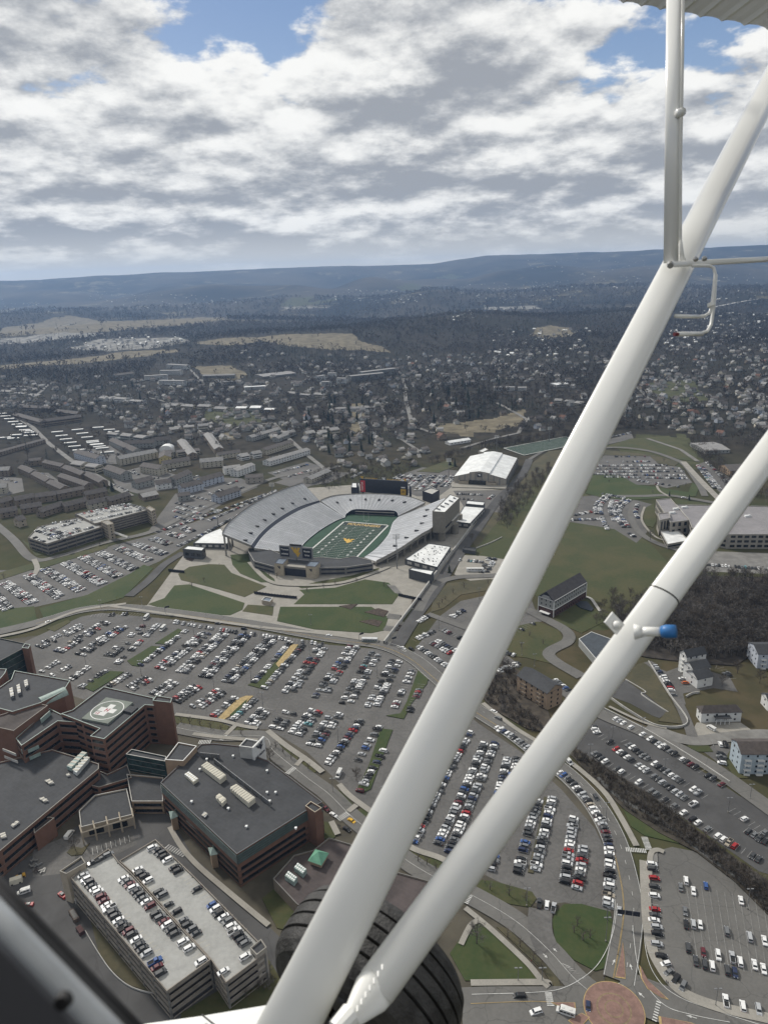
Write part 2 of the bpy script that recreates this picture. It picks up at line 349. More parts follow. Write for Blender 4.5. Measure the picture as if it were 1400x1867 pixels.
def ground():
    azs = np.concatenate([np.arange(-180, -34, 4.0), np.arange(-34, 34.01, .16), np.arange(38, 180, 4.0)])
    rs = [0.0001]; r = 60.0
    while r < 16000:
        rs.append(r); r *= 1.03 if r < 1200 else (1.0075 if r < 15500 else 1.1)
    rs = np.array(rs); A, Rr = np.meshgrid(np.radians(azs), rs); X = Rr*np.sin(A); Y = Rr*np.cos(A)
    Z = terrain(X, Y); front = np.abs(A) < math.radians(44); Z = np.where(front, Z, np.minimum(Z, 200))
    nr, na = X.shape; V = np.stack([X, Y, Z], -1).reshape(-1, 3)
    i, j = np.meshgrid(np.arange(nr-1), np.arange(na), indexing='ij'); j2 = (j+1) % na
    Q = np.stack([i*na+j, (i+1)*na+j, (i+1)*na+j2, i*na+j2], -1).reshape(-1, 4)
    me = bpy.data.meshes.new('ground'); me.vertices.add(len(V)); me.vertices.foreach_set('co', V.ravel())
    me.loops.add(Q.size); me.loops.foreach_set('vertex_index', Q[:, ::-1].ravel().astype(np.int32))
    me.polygons.add(len(Q)); me.polygons.foreach_set('loop_start', np.arange(0, Q.size, 4, dtype=np.int32)); me.polygons.foreach_set('loop_total', np.full(len(Q), 4, np.int32))
    me.polygons.foreach_set('use_smooth', np.ones(len(Q), bool)); me.update(calc_edges=True)
    px, py, zz = proj(V[:, 0], V[:, 1], V[:, 2]); vis = (zz > 10)
    col = np.zeros((len(V), 4), np.float32); col[:, 3] = 1
    jx = px + 5*_ns(V[:, 0], V[:, 1], 60, 1); jy = py + 1.5*_ns(V[:, 0], V[:, 1], 45, 2)
    for k, pl in FIELDS:
        m = inpoly(jx, jy, pl) & vis; col[m, {'tan': 0, 'green': 1, 'pale': 2}[k]] = 1
    a = me.attributes.new('cover', 'FLOAT_COLOR', 'POINT'); a.data.foreach_set('color', col.ravel())
    m = bpy.data.materials.new('ground'); m.use_nodes = True; nt = NT(m.node_tree); b = nt.n['Principled BSDF']; b.inputs['Roughness'].default_value = 1; b.inputs['Specular IOR Level'].default_value = .1
    pos = nt.node('ShaderNodeNewGeometry').outputs['Position']
    dist = nt.vmath('LENGTH', pos); dist = nt.node('ShaderNodeVectorMath', {0: pos}, operation='LENGTH').outputs['Value']
    n1 = nt.ss(nt.noise(pos, .035, 8, .62), .35, .65); n2 = nt.ss(nt.noise(pos, .004, 6, .6), .42, .62); n3 = nt.noise(pos, .0009, 8, .62, .4)
    near = nt.mix(n1, (.055, .052, .030), (.085, .070, .042)); near = nt.mix(nt.math('MULTIPLY', n2, .6), near, (.050, .062, .028))
    wood = nt.mix(n1, (.024, .022, .020), (.048, .043, .036)); wood = nt.mix(nt.math('MULTIPLY', n2, .5), wood, (.022, .024, .018))
    far = nt.mix(nt.ss(n3, .35, .65), (.014, .015, .014), (.070, .060, .046)); far = nt.mix(nt.ss(nt.noise(pos, .0022, 7, .7), .56, .66, 0, .85), far, (.17, .15, .10))  # pale noise patches paint sunlit valley ground into the far colour
    c = nt.mix(nt.ss(dist, 700, 1300), near, wood); c = nt.mix(nt.ss(dist, 3200, 5200), c, far)
    at = nt.node('ShaderNodeAttribute', attribute_name='cover'); sp = nt.node('ShaderNodeSeparateColor', {0: at.outputs[0]})
    jn = nt.math('MULTIPLY', nt.math('SUBTRACT', n1, .5), .5)
    for i_, cc, c2 in ((0, (.20, .175, .125), (.12, .105, .075)), (1, (.085, .088, .05), (.055, .06, .033)), (2, (.32, .31, .29), (.12, .115, .10))):
        c = nt.mix(nt.ss(nt.math('ADD', sp.outputs[i_], jn), .35, .65), c, nt.mix(n1, cc, c2))
    nt.l.new(c, b.inputs['Base Color']); me.materials.append(m)
    o = bpy.data.objects.new('ground', me); COL.objects.link(o); o['kind'] = 'structure'
ground()
# ---------------------------------------------------------------- campus sheets (pixel outlines of the photograph, laid on the ground)
MAINLOT = [(46, 1170), (90, 1150), (150, 1124), (185, 1118), (300, 1128), (450, 1146), (600, 1176), (690, 1184), (735, 1200), (800, 1256), (870, 1318), (950, 1372), (1025, 1442), (1085, 1512), (1108, 1560), (1118, 1600), (1112, 1668), (1030, 1646), (985, 1652), (940, 1624), (880, 1594), (745, 1545), (690, 1500), (610, 1420), (560, 1372), (490, 1330), (450, 1330), (320, 1308), (150, 1275), (46, 1240)]
sheet('campus_apron', [(-100, 1180), (60, 1160), (300, 1140), (700, 1190), (900, 1330), (1090, 1480), (1130, 1640), (1100, 1800), (900, 1900), (300, 1900), (-300, 1900), (-300, 1500)], mat('apron_dirt', (.070, .062, .045), .95, .2, .05))
sheet('main_parking_lot', MAINLOT, asph)
sheet('stadium_plaza', [(268, 1104), (300, 1060), (340, 1005), (405, 960), (450, 930), (560, 890), (700, 880), (800, 885), (935, 895), (900, 940), (835, 1010), (775, 1085), (712, 1172), (640, 1168), (560, 1158), (420, 1128), (300, 1118), (230, 1108)], conc)
sheet('hill_lawn', [(842, 1046), (870, 985), (930, 915), (1000, 850), (1075, 905), (1040, 952), (1130, 958), (1185, 990), (1230, 1040), (1240, 1075), (1180, 1130), (1100, 1150), (1040, 1145), (1000, 1100), (940, 1062), (880, 1060)], grass)
sheet('dry_bank', [(905, 905), (935, 870), (1000, 822), (1035, 820), (1000, 860), (950, 905), (900, 960), (868, 1000), (860, 985)], grass_b)
LAWN = {'west_lawn': [(420, 1012), (453, 1010), (460, 1026), (500, 1056), (502, 1062), (476, 1062), (438, 1046), (424, 1030)],
 'upper_west_lawn': [(325, 1047), (345, 1034), (380, 1029), (409, 1030), (422, 1045), (486, 1070), (446, 1089), (380, 1070), (330, 1058)],
 'lower_west_lawn': [(270, 1102), (300, 1091), (318, 1068), (345, 1066), (380, 1078), (446, 1100), (442, 1112), (420, 1122), (380, 1122), (320, 1117)],
 'garden_lawn': [(452, 1103), (499, 1106), (497, 1123), (442, 1115)],
 'front_lawn': [(536, 1102), (555, 1084), (546, 1076), (611, 1072), (665, 1057), (708, 1063), (729, 1082), (715, 1102)],
 'lower_front_lawn': [(505, 1133), (511, 1107), (677, 1107), (708, 1126), (700, 1150), (676, 1155), (573, 1148)],
 'gate_lawn': [(543, 1070), (575, 1062), (640, 1050), (690, 1036), (695, 1040), (660, 1054), (611, 1067), (550, 1073)],
 'slope_lawn': [(785, 1117), (790, 1090), (815, 1064), (850, 1060), (895, 1056), (900, 1075), (840, 1085), (808, 1110)],
 'stair_lawn': [(730, 1132), (745, 1110), (757, 1112), (745, 1136)],
 'lot_lawn': [(905, 1175), (930, 1145), (980, 1134), (1020, 1150), (1028, 1170), (1002, 1210), (960, 1200), (925, 1196)],
 'quiet_lawn': [(1010, 1130), (1045, 1108), (1090, 1110), (1110, 1130), (1060, 1155), (1030, 1142)],
 'apartment_lawn': [(885, 1240), (940, 1215), (960, 1290), (985, 1320), (930, 1300), (880, 1265)],
 'bank_lawn': [(72, 1110), (160, 1085), (240, 1045), (262, 1030), (280, 1036), (225, 1090), (170, 1106), (80, 1128)],
 'garage_lawn': [(40, 985), (85, 1006), (150, 995), (183, 987), (180, 998), (66, 1014)],
 'roadside_lawn': [(66, 1026), (200, 993), (195, 1000), (66, 1040)],
 'left_lawn': [(-60, 1120), (0, 1112), (62, 1106), (68, 1132), (0, 1150), (-60, 1160)],
 'roadside_strip': [(-20, 1050), (60, 1027), (62, 1038), (0, 1058)],
 'corner_lawn': [(85, 1147), (125, 1130), (128, 1135), (100, 1152)],
 'medical_lawn': [(318, 1306), (400, 1318), (418, 1325), (412, 1336), (322, 1320)],
 'path_lawn': [(422, 1336), (432, 1326), (462, 1334), (452, 1344)],
 'block_lawn': [(487, 1352), (505, 1348), (545, 1382), (536, 1396), (508, 1388), (490, 1372)],
 'block_lawn_east': [(543, 1398), (552, 1388), (580, 1406), (570, 1413), (556, 1412)],
 'junction_lawn': [(608, 1446), (618, 1442), (645, 1468), (632, 1474), (612, 1466)],
 'street_lawn': [(640, 1484), (662, 1474), (700, 1500), (690, 1520), (655, 1500)],
 'tower_lawn': [(588, 1500), (600, 1500), (617, 1522), (604, 1534), (590, 1530)],
 'long_lawn': [(746, 1548), (780, 1560), (840, 1586), (835, 1604), (770, 1580), (744, 1566)],
 'verge_lawn': [(862, 1628), (875, 1606), (900, 1608), (970, 1628), (978, 1640), (966, 1656), (930, 1650)],
 'round_lawn': [(1006, 1680), (1014, 1664), (1028, 1650), (1060, 1650), (1112, 1664), (1118, 1690), (1112, 1738), (1100, 1768), (1085, 1772), (1046, 1752), (1012, 1718)],
 'campus_lawn': [(848, 1700), (862, 1680), (888, 1690), (960, 1756), (980, 1788), (930, 1790), (848, 1790), (820, 1740)],
 'long_verge': [(905, 1692), (925, 1694), (1016, 1782), (1022, 1800), (1012, 1804), (990, 1772)],
 'verge_bottom': [(858, 1798), (985, 1798), (980, 1804), (862, 1810)],
 'creek_lawn': [(1132, 1468), (1160, 1480), (1200, 1504), (1250, 1530), (1240, 1540), (1175, 1525), (1150, 1508)],
 'corner_green': [(1252, 1362), (1262, 1354), (1285, 1352), (1300, 1372), (1272, 1372)],
 'terrace_lawn': [(1150, 1216), (1182, 1206), (1240, 1310), (1252, 1322), (1200, 1316), (1215, 1298), (1174, 1264), (1140, 1240)],
 'blue_house_lawn': [(1320, 1390), (1330, 1370), (1350, 1410), (1365, 1420), (1340, 1420)],
 'school_lawn': [(1170, 930), (1192, 918), (1197, 950), (1190, 962), (1175, 958)],
 'school_front_lawn': [(1228, 910), (1285, 918), (1290, 922), (1234, 920)],
 'upper_lot_lawn': [(1068, 900), (1080, 866), (1132, 868), (1160, 884), (1192, 888), (1255, 898), (1262, 880), (1275, 888), (1268, 905), (1150, 912), (1100, 908)],
 'north_lawn': [(1060, 860), (1090, 820), (1120, 822), (1190, 830), (1240, 842), (1230, 850), (1200, 845), (1185, 832), (1100, 830), (1085, 850)],
 'north_bank': [(1100, 815), (1150, 800), (1220, 795), (1270, 830), (1272, 842), (1240, 838), (1200, 826)],
 'field_lawn': [(760, 860), (820, 838), (830, 850), (800, 862)],
 'deck_bank': [(158, 1652), (178, 1684), (262, 1772), (300, 1814), (272, 1810), (235, 1798), (205, 1773), (180, 1738)], 'clinic_lawn': [(478, 1640), (500, 1622), (545, 1662), (530, 1700), (505, 1694)], 'deck_lawn': [(330, 1850), (412, 1800), (490, 1752), (520, 1800), (520, 1900), (330, 1900)], 'mulch_bed': [(122, 1556), (132, 1545), (150, 1548), (165, 1538), (150, 1560), (130, 1562)],
 'roundabout_verge': [(862, 1858), (890, 1852), (915, 1867), (910, 1890), (860, 1890)],
}
GREEN = {'lower_west_lawn', 'lower_front_lawn', 'front_lawn', 'round_lawn', 'campus_lawn', 'upper_lot_lawn', 'creek_lawn', 'bank_lawn', 'left_lawn', 'west_lawn'}
BROWN = {'deck_bank', 'mulch_bed', 'terrace_lawn', 'apartment_lawn', 'slope_lawn', 'north_lawn', 'verge_bottom', 'long_verge'}
# other lots
LOTS = {'west_lot': [(-80, 1090), (-40, 1040), (70, 1040), (210, 993), (300, 970), (420, 930), (560, 876), (580, 880), (420, 948), (345, 990), (290, 1024), (240, 1045), (160, 1085), (60, 1108), (-20, 1122)],
 'garage_yard': [(290, 940), (320, 900), (420, 890), (430, 905), (330, 962), (300, 975), (270, 970)],
 'east_gate_lot': [(748, 1196), (800, 1125), (840, 1096), (960, 1070), (975, 1110), (1000, 1130), (925, 1150), (905, 1180), (950, 1215), (880, 1245), (850, 1250)],
 'creek_lot': [(1030, 1370), (1100, 1300), (1150, 1320), (1330, 1440), (1420, 1500), (1420, 1600), (1384, 1590), (1250, 1495), (1110, 1410)],
 'new_lot': [(1325, 1475), (1352, 1452), (1440, 1500), (1440, 1560), (1400, 1545)],
 'roundabout_lot': [(1178, 1600), (1184, 1556), (1225, 1545), (1300, 1560), (1400, 1650), (1500, 1740), (1500, 1900), (1400, 1868), (1300, 1842), (1236, 1808), (1196, 1750), (1182, 1690)],
 'practice_lot': [(700, 882), (740, 862), (770, 852), (835, 858), (828, 884), (800, 905), (760, 905)],
 'facility_lot': [(826, 895), (930, 893), (915, 935), (850, 930)],
 'white_trailer_lot': [(828, 1048), (842, 1012), (880, 1014), (920, 1020), (912, 1055), (860, 1060)],
 'upper_school_lot': [(1066, 866), (1086, 850), (1088, 832), (1118, 828), (1188, 832), (1200, 846), (1240, 852), (1262, 880), (1215, 890), (1195, 884), (1140, 884), (1130, 868)],
 'far_school_lot': [(1268, 848), (1285, 842), (1345, 880), (1322, 902), (1310, 896)],
 'curved_school_lot': [(1030, 950), (1060, 905), (1110, 902), (1160, 912), (1190, 920), (1168, 940), (1180, 970), (1160, 990), (1120, 965)],
 'street_side_lot': [(1230, 1040), (1290, 1005), (1440, 1010), (1440, 1048), (1280, 1042)],
 'row_house_lot': [(1180, 1210), (1215, 1225), (1250, 1212), (1330, 1235), (1345, 1262), (1300, 1255), (1245, 1265), (1250, 1285), (1235, 1290)],
 'blue_house_lot': [(1283, 1372), (1300, 1358), (1330, 1356), (1332, 1400), (1310, 1392)],
 'concrete_yard': [(1258, 1340), (1270, 1318), (1350, 1318), (1385, 1342), (1270, 1352)],
 'terrace_lot': [(1108, 1268), (1140, 1240), (1174, 1262), (1218, 1298), (1202, 1310), (1190, 1306), (1150, 1284)],
 'deck_street': [(-80, 1640), (60, 1560), (110, 1530), (150, 1500), (240, 1460), (300, 1470), (350, 1560), (480, 1680), (600, 1800), (600, 1900), (100, 1900), (-80, 1760)],
 'hospital_yard': [(60, 1552), (110, 1530), (230, 1490), (250, 1540), (150, 1590), (60, 1600)],
 'court_lot': [(58, 862), (88, 862), (120, 886), (100, 894), (70, 878)], 'flats_lot': [(200, 866), (262, 850), (330, 868), (440, 872), (470, 888), (430, 905), (330, 890), (250, 900), (215, 890)], 'villas_lot': [(146, 822), (200, 812), (232, 834), (214, 846), (176, 846)], 'dark_yard': [(0, 868), (40, 872), (44, 896), (0, 906)], 'motel_lot': [(488, 862), (560, 842), (590, 852), (520, 876)], 'main_street_lot': [(500, 880), (560, 858), (640, 862), (600, 880), (540, 890)],
 'north_row_lot': [(1085, 806), (1130, 796), (1150, 786), (1155, 800), (1100, 812)],
}
for k, v in LOTS.items(): sheet(k, v, {'new_lot': asph_d, 'creek_lot': asph_d, 'concrete_yard': conc, 'white_trailer_lot': conc, 'roundabout_lot': asph2, 'street_side_lot': conc_d, 'terrace_lot': asph_d, 'deck_street': asph_d}.get(k, asph))
for k, v in LAWN.items(): sheet(k, v, grass_g if k in GREEN else grass_b if k in BROWN else grass, z=.08)
# islands in the main lot
ISL = [[(283, 1174), (325, 1147), (332, 1150), (304, 1176)], [(232, 1206), (276, 1179), (292, 1180), (253, 1216), (240, 1214)], [(152, 1254), (192, 1224), (226, 1226), (205, 1240), (170, 1262)],
 [(452, 1250), (470, 1240), (532, 1178), (545, 1178), (520, 1206), (482, 1258)], [(404, 1316), (430, 1300), (462, 1270), (448, 1270), (432, 1276), (398, 1310)],
 [(704, 1306), (730, 1302), (742, 1280), (764, 1218), (784, 1228), (778, 1248), (750, 1284), (736, 1312)], [(650, 1442), (672, 1398), (694, 1330), (716, 1332), (708, 1352), (676, 1440), (664, 1446)]]
for i, p in enumerate(ISL): sheet('grass_island', p, straw if i == 4 else grass_g, z=.1)
sheet('straw_patch', [(503, 1212), (532, 1176), (544, 1176), (528, 1198), (508, 1218)], straw, z=.12)
sheet('grass_island', [(418, 1306), (446, 1280), (452, 1276), (440, 1300), (430, 1306)], grass_g, z=.12)
sheet('grass_median', [(962, 1592), (984, 1500), (992, 1454), (998, 1456), (986, 1530), (972, 1594)], grass_b, z=.1)
sheet('lot_edge_island', [(1190, 1562), (1198, 1556), (1199, 1574), (1180, 1574)], conc_d, z=.1)
# planting beds by the stairs
for p in [[(618, 1106), (640, 1103), (652, 1102), (640, 1112)], [(664, 1117), (690, 1110), (708, 1115), (700, 1126)], [(655, 1134), (680, 1130), (697, 1134), (690, 1144)], [(722, 1140), (742, 1142), (734, 1152), (716, 1150)], [(748, 1108), (752, 1093), (767, 1096), (762, 1109)], [(338, 1020), (352, 1012), (360, 1014), (350, 1024)]]:
    sheet('planting_bed', p, mulch, z=.11)
# stair flights: real steps
def stairs(px, n, h):
    a, b, c, d = [P(*q) for q in px]; r = empty('stair_flight', (a+c)/2, 'wide concrete stair flight of %d steps on the way up to the stadium gates' % n, 'stairs', 'stair flights on the lawn walk'); r.location.z = 0
    mb = MB()
    for i in range(n):
        t0 = i/n; q0 = a.lerp(d, t0); q1 = b.lerp(c, t0); q2 = b.lerp(c, 1.0); q3 = a.lerp(d, 1.0)
        mb.prism([q0, q1, q2, q3], .0, .12+h*(i+1)/n)
    child(mb.build('steps', conc_d), r)
stairs([(697, 1150), (722, 1152), (728, 1146), (704, 1143)], 8, 1.2); stairs([(704, 1128), (728, 1130), (732, 1124), (709, 1121)], 8, 1.2); stairs([(722, 1084), (737, 1088), (720, 1070), (705, 1068)], 8, 1.2)
# roads
r_up = road('campus_road', [(-120, 1172), (-20, 1156), (40, 1143), (90, 1130), (150, 1113), (215, 1108), (300, 1116), (450, 1137), (600, 1164), (690, 1176), (750, 1200), (800, 1240), (860, 1290), (930, 1335), (985, 1377), (1040, 1420), (1085, 1470), (1118, 1530), (1138, 1600), (1146, 1660), (1140, 1720), (1128, 1790)], 12.0)
r_low = road('lower_road', [(840, 1838), (900, 1836), (980, 1836), (1060, 1835), (1110, 1832)], 15)
r_rb = road('roundabout_road', [(1128, 1800), (1180, 1822), (1260, 1850), (1400, 1890), (1500, 1920)], 16)
r_cam = road('inner_drive', [(1100, 1830), (1050, 1790), (1000, 1735), (940, 1682), (870, 1640), (800, 1606), (740, 1570), (690, 1530), (640, 1490), (600, 1450), (560, 1420), (500, 1372), (480, 1345), (400, 1342), (320, 1328)], 10.5)
road('lot_entry', [(1000, 1740), (985, 1700), (985, 1660)], 10, asph)
road('creek_street', [(780, 1120), (860, 1150)], 6)
road('valley_road', [(1020, 1255), (1090, 1300), (1160, 1330), (1240, 1368), (1300, 1402), (1370, 1452), (1450, 1510)], 10)
road('terrace_road', [(1060, 1235), (1000, 1195), (1035, 1170), (1030, 1150), (985, 1125), (960, 1112)], 9)
road('house_road', [(1450, 1345), (1390, 1340), (1330, 1345), (1270, 1352), (1230, 1345), (1180, 1325)], 9, conc_d)
road('house_drive', [(1262, 1345), (1245, 1300), (1220, 1255), (1195, 1220), (1180, 1208)], 6, asph)
road('stadium_road', [(722, 1180), (760, 1120), (790, 1080), (830, 1020), (870, 965), (905, 915), (935, 885), (955, 860), (965, 838)], 11, asph_d)
road('spur_road', [(762, 1115), (790, 1070), (830, 1054), (900, 1050), (930, 1045)], 8)
road('west_road', [(-40, 930), (20, 980), (60, 1020), (110, 1014), (190, 990), (270, 972), (330, 945), (420, 905), (500, 872), (560, 862), (620, 850)], 9)
road('west_service_road', [(62, 1020), (68, 1036), (62, 1050)], 5, conc)
road('new_black_road', [(235, 1088), (270, 1060), (300, 1030), (335, 1008)], 9, asph_d)
road('school_road', [(1100, 905), (1170, 905), (1220, 904), (1290, 915), (1400, 935)], 8)
road('school_drive', [(1060, 822), (1120, 816), (1180, 822), (1230, 838), (1250, 850), (1275, 885), (1285, 905)], 8)
road('school_straight_road', [(1245, 842), (1280, 880), (1325, 925)], 8, conc)
road('school_hill_drive', [(1158, 915), (1150, 940), (1165, 970), (1200, 992), (1260, 1010)], 7)
road('school_path', [(1197, 886), (1203, 896), (1220, 906)], 3, conc)
road('practice_road', [(965, 838), (1000, 818), (1040, 806)], 6)
# white lines
mk = MB(); zt = ZL[0]+.09
strip(mk, offset(r_up, -5.6)[20:], .18, zt, 0); strip(mk, offset(r_up, 5.6)[20:], .18, zt, 0)
dashes(mk, offset(r_up, -2.0)[90:], .16, zt, 3, 6, 0); strip(mk, offset(r_up, 1.9)[20:], .16, zt+.002, 1); strip(mk, offset(r_up, 2.2)[20:], .16, zt, 1)
strip(mk, r_cam, .16, zt+.004, 0)
strip(mk, spline([P(x, y) for x, y in [(858, 1833), (960, 1829), (1000, 1830)]]), .2, zt, 1)
strip(mk, spline([P(x, y) for x, y in [(860, 1816), (980, 1812), (1030, 1803), (1075, 1776), (1100, 1745), (1118, 1700), (1125, 1650)]]), .22, zt+.006, 0)
strip(mk, spline([P(x, y) for x, y in [(1170, 1580), (1172, 1660), (1178, 1740), (1200, 1790), (1240, 1822), (1310, 1848), (1400, 1876)]]), .22, zt+.006, 0)
strip(mk, spline([P(x, y) for x, y in [(1153, 1690), (1160, 1750), (1172, 1790), (1210, 1835), (1260, 1853), (1330, 1867)]]), .22, zt+.008, 0)
def quadpx(mb, pts, mi, z): mb.add([(*P(x, y).xy, z) for x, y in pts], [tuple(range(len(pts)))], mi)
def zebra(a, b, n, L, mi=0, w=.45):
    a = P(*a); b = P(*b); t = (b-a).normalized(); q = Vector((-t.y, t.x, 0))
    for i in range(n):
        c = a.lerp(b, (i+.5)/n); ang = math.atan2(q.y, q.x); mk.box((c.x, c.y, zt+.01), (L, w, .004), ang, mi)
zebra((1140, 1551), (1178, 1554), 12, 2.6); zebra((1174, 1528), (1183, 1552), 10, 3); zebra((999, 1812), (1004, 1838), 7, 2.6); zebra((1192, 1866), (1201, 1828), 8, 1.6)
zebra((523, 1413), (538, 1401), 7, 3); zebra((616, 1497), (635, 1485), 7, 3.4); zebra((403, 1352), (414, 1340), 6, 2.4); zebra((848, 1650), (857, 1634), 6, 2.4); zebra((724, 1178), (740, 1190), 6, 2.4)
zebra((165, 1556), (240, 1530), 9, 5, 0, .15); zebra((303, 1545), (338, 1562), 9, 3); zebra((362, 1355), (385, 1355), 8, 4)
for base, tip in (((1116, 1762), (1121, 1752)), ((1152, 1772), (1148, 1760)), ((1136, 1800), (1122, 1796)), ((1174, 1822), (1163, 1812)), ((1015, 1738), (1008, 1732)), ((990, 1742), (998, 1750)), ((1270, 1860), (1250, 1854))):
    a = P(*base); b = P(*tip); t = (b-a).normalized(); q = Vector((-t.y, t.x, 0)); mk.add([tuple(Vector((v.x, v.y, zt+.012))) for v in (a-q*.15, a+q*.15, a.lerp(b, .5)+q*.15, a.lerp(b, .5)+q*.6, b, a.lerp(b, .5)-q*.6, a.lerp(b, .5)-q*.15)], [tuple(range(7))], 0)
# hatched gore on the drive
for i in range(6):
    t = i/5; quadpx(mk, [(1024+t*30, 1760+t*28), (1026+t*30, 1760+t*28), (1040+t*28, 1766+t*20), (1038+t*28, 1766+t*20)], 0, zt+.014)
o = mk.build('road_markings', [paintw, painty]); o['kind'] = 'structure'
# roundabout: truck apron ring, brick disc, splitter islands
c = P(1119, 1843)
def ngon(c, r, n=64): return [Vector((c.x+r*math.cos(2*math.pi*i/n), c.y+r*math.sin(2*math.pi*i/n), 0)) for i in range(n)]
sheet('roundabout_kerb', ngon(c, 11.0), painty, z=.1, world=True); sheet('roundabout_brick', ngon(c, 10.7), brickpave, z=.14, world=True)
sheet('roundabout_ring', ngon(c, 6.3), mat('ring_paving', (.20, .15, .09), .9, .15, 1), z=.16, world=True); sheet('roundabout_centre', ngon(c, 5.7), brickpave, z=.18, world=True)
sheet('roundabout_ring', ngon(c, 3.4), mat('ring_paving2', (.20, .15, .09), .9, .15, 1), z=.19, world=True); sheet('roundabout_centre', ngon(c, 2.9), brickpave, z=.2, world=True)
for pl in ([(1121, 1785), (1130, 1750), (1135, 1720), (1138, 1745), (1140, 1788)], [(1165, 1762), (1180, 1790), (1219, 1826), (1205, 1822), (1180, 1806), (1168, 1786)], [(1200, 1856), (1260, 1868), (1290, 1880), (1204, 1885)], [(1003, 1831), (1048, 1831), (1050, 1846), (1040, 1846)], [(1035, 1864), (1060, 1850), (1075, 1858), (1055, 1880)]):
    sheet('splitter_island_kerb', pl, painty, z=.1)
    cx = sum(x for x, y in pl)/len(pl); cy = sum(y for x, y in pl)/len(pl); sheet('splitter_island', [(cx+(x-cx)*.88, cy+(y-cy)*.93) for x, y in pl], brickpave, z=.13)
# pavements
for px, w in [([(1183, 1600), (1186, 1560), (1198, 1552), (1210, 1556)], 2.5), ([(1174, 1572), (1178, 1660), (1184, 1710), (1196, 1752), (1236, 1806), (1300, 1836), (1400, 1860), (1470, 1878)], 4.2), ([(858, 1795), (985, 1794), (1000, 1798)], 2.6), ([(848, 1658), (875, 1680), (905, 1706), (960, 1758), (985, 1788), (1000, 1803)], 2.4), ([(840, 1725), (858, 1690), (875, 1680)], 2.4),
 ([(320, 1304), (400, 1315), (440, 1325), (470, 1330)], 3), ([(412, 1342), (432, 1322)], 3), ([(488, 1334), (520, 1360), (560, 1388), (588, 1410)], 3.5), ([(540, 1398), (556, 1380)], 3), ([(618, 1432), (640, 1455), (700, 1500), (745, 1545), (800, 1566), (850, 1590)], 3.2), ([(635, 1482), (650, 1470)], 3), ([(352, 1340), (400, 1346), (470, 1352)], 3),
 ([(200, 1106), (300, 1120), (450, 1142), (600, 1158), (690, 1172)], 3.5), ([(1160, 1545), (1130, 1490), (1100, 1445), (1050, 1400), (1000, 1366), (940, 1330), (880, 1284)], 3), ([(310, 1510), (330, 1545), (360, 1580), (420, 1632), (490, 1690)], 2.5), ([(604, 1500), (616, 1524)], 3),
 ([(455, 1026), (490, 1060), (540, 1068), (620, 1064), (680, 1046), (710, 1034)], 4.5), ([(1215, 1330), (1170, 1318), (1110, 1290)], 2), ([(0, 1162), (60, 1148), (140, 1116), (230, 1102)], 4), ([(1175, 925), (1170, 950), (1195, 980), (1230, 990)], 2.5)]:
    road('pavement', px, w, conc, z=.12)
# creek
sheet('creek_bank', [(1030, 1368), (1050, 1366), (1120, 1412), (1180, 1448), (1260, 1508), (1330, 1560), (1420, 1622), (1420, 1690), (1340, 1610), (1270, 1556), (1200, 1520), (1140, 1480), (1100, 1440)], mat('brush_ground', (.045, .038, .028), .95, .3, .3))
road('creek', [(1090, 1420), (1120, 1450), (1150, 1470), (1190, 1490), (1240, 1525), (1290, 1565), (1340, 1600), (1400, 1652)], 2.2, mat('creek_water', (.10, .10, .095), .15, .3, 1.5), z=.05)
sheet('hillside_floor', [(1120, 1130), (1180, 1100), (1240, 1050), (1440, 1055), (1440, 1180), (1380, 1190), (1340, 1215), (1290, 1212), (1220, 1205), (1180, 1200), (1130, 1190)], mat('leaf_litter', (.036, .030, .025), .95, .3, .15))
sheet('roadside_wood_floor', [(850, 1240), (905, 1200), (950, 1226), (1000, 1300), (1010, 1340), (960, 1330), (900, 1296)], mat('leaf_litter2', (.055, .045, .034), .95, .3, .2))
# ---------------------------------------------------------------- vehicles
PAINT = {'white': (.72, .72, .71), 'silver': (.38, .39, .40), 'grey': (.14, .145, .15), 'black': (.014, .014, .016), 'dark grey': (.045, .047, .05), 'red': (.30, .018, .02), 'blue': (.03, .08, .24), 'dark blue': (.018, .028, .07), 'maroon': (.10, .014, .02), 'teal': (.10, .26, .28), 'yellow': (.62, .36, .02), 'beige': (.33, .29, .23), 'orange': (.45, .10, .02)}
PM = {k: mat('car_paint_'+k.replace(' ', '_'), v, .45, .03, 2, coat=.12, spec=.35) for k, v in PAINT.items()}
cglass = mat('car_glass', (.018, .022, .026), .28, .1, 2, spec=.35); tyre = mat('car_tyre', (.018, .018, .018), .9, .1, 3); lampm = mat('head_lamp', (.62, .64, .66), .2, .02, 3); tail = mat('tail_lamp', (.28, .01, .01), .3, .02, 3)
DIM = {'sedan': (4.7, 1.82, 1.42), 'suv': (4.75, 1.9, 1.72), 'hatchback': (4.2, 1.78, 1.48), 'pickup truck': (5.7, 1.98, 1.85), 'minivan': (5.1, 1.96, 1.75)}
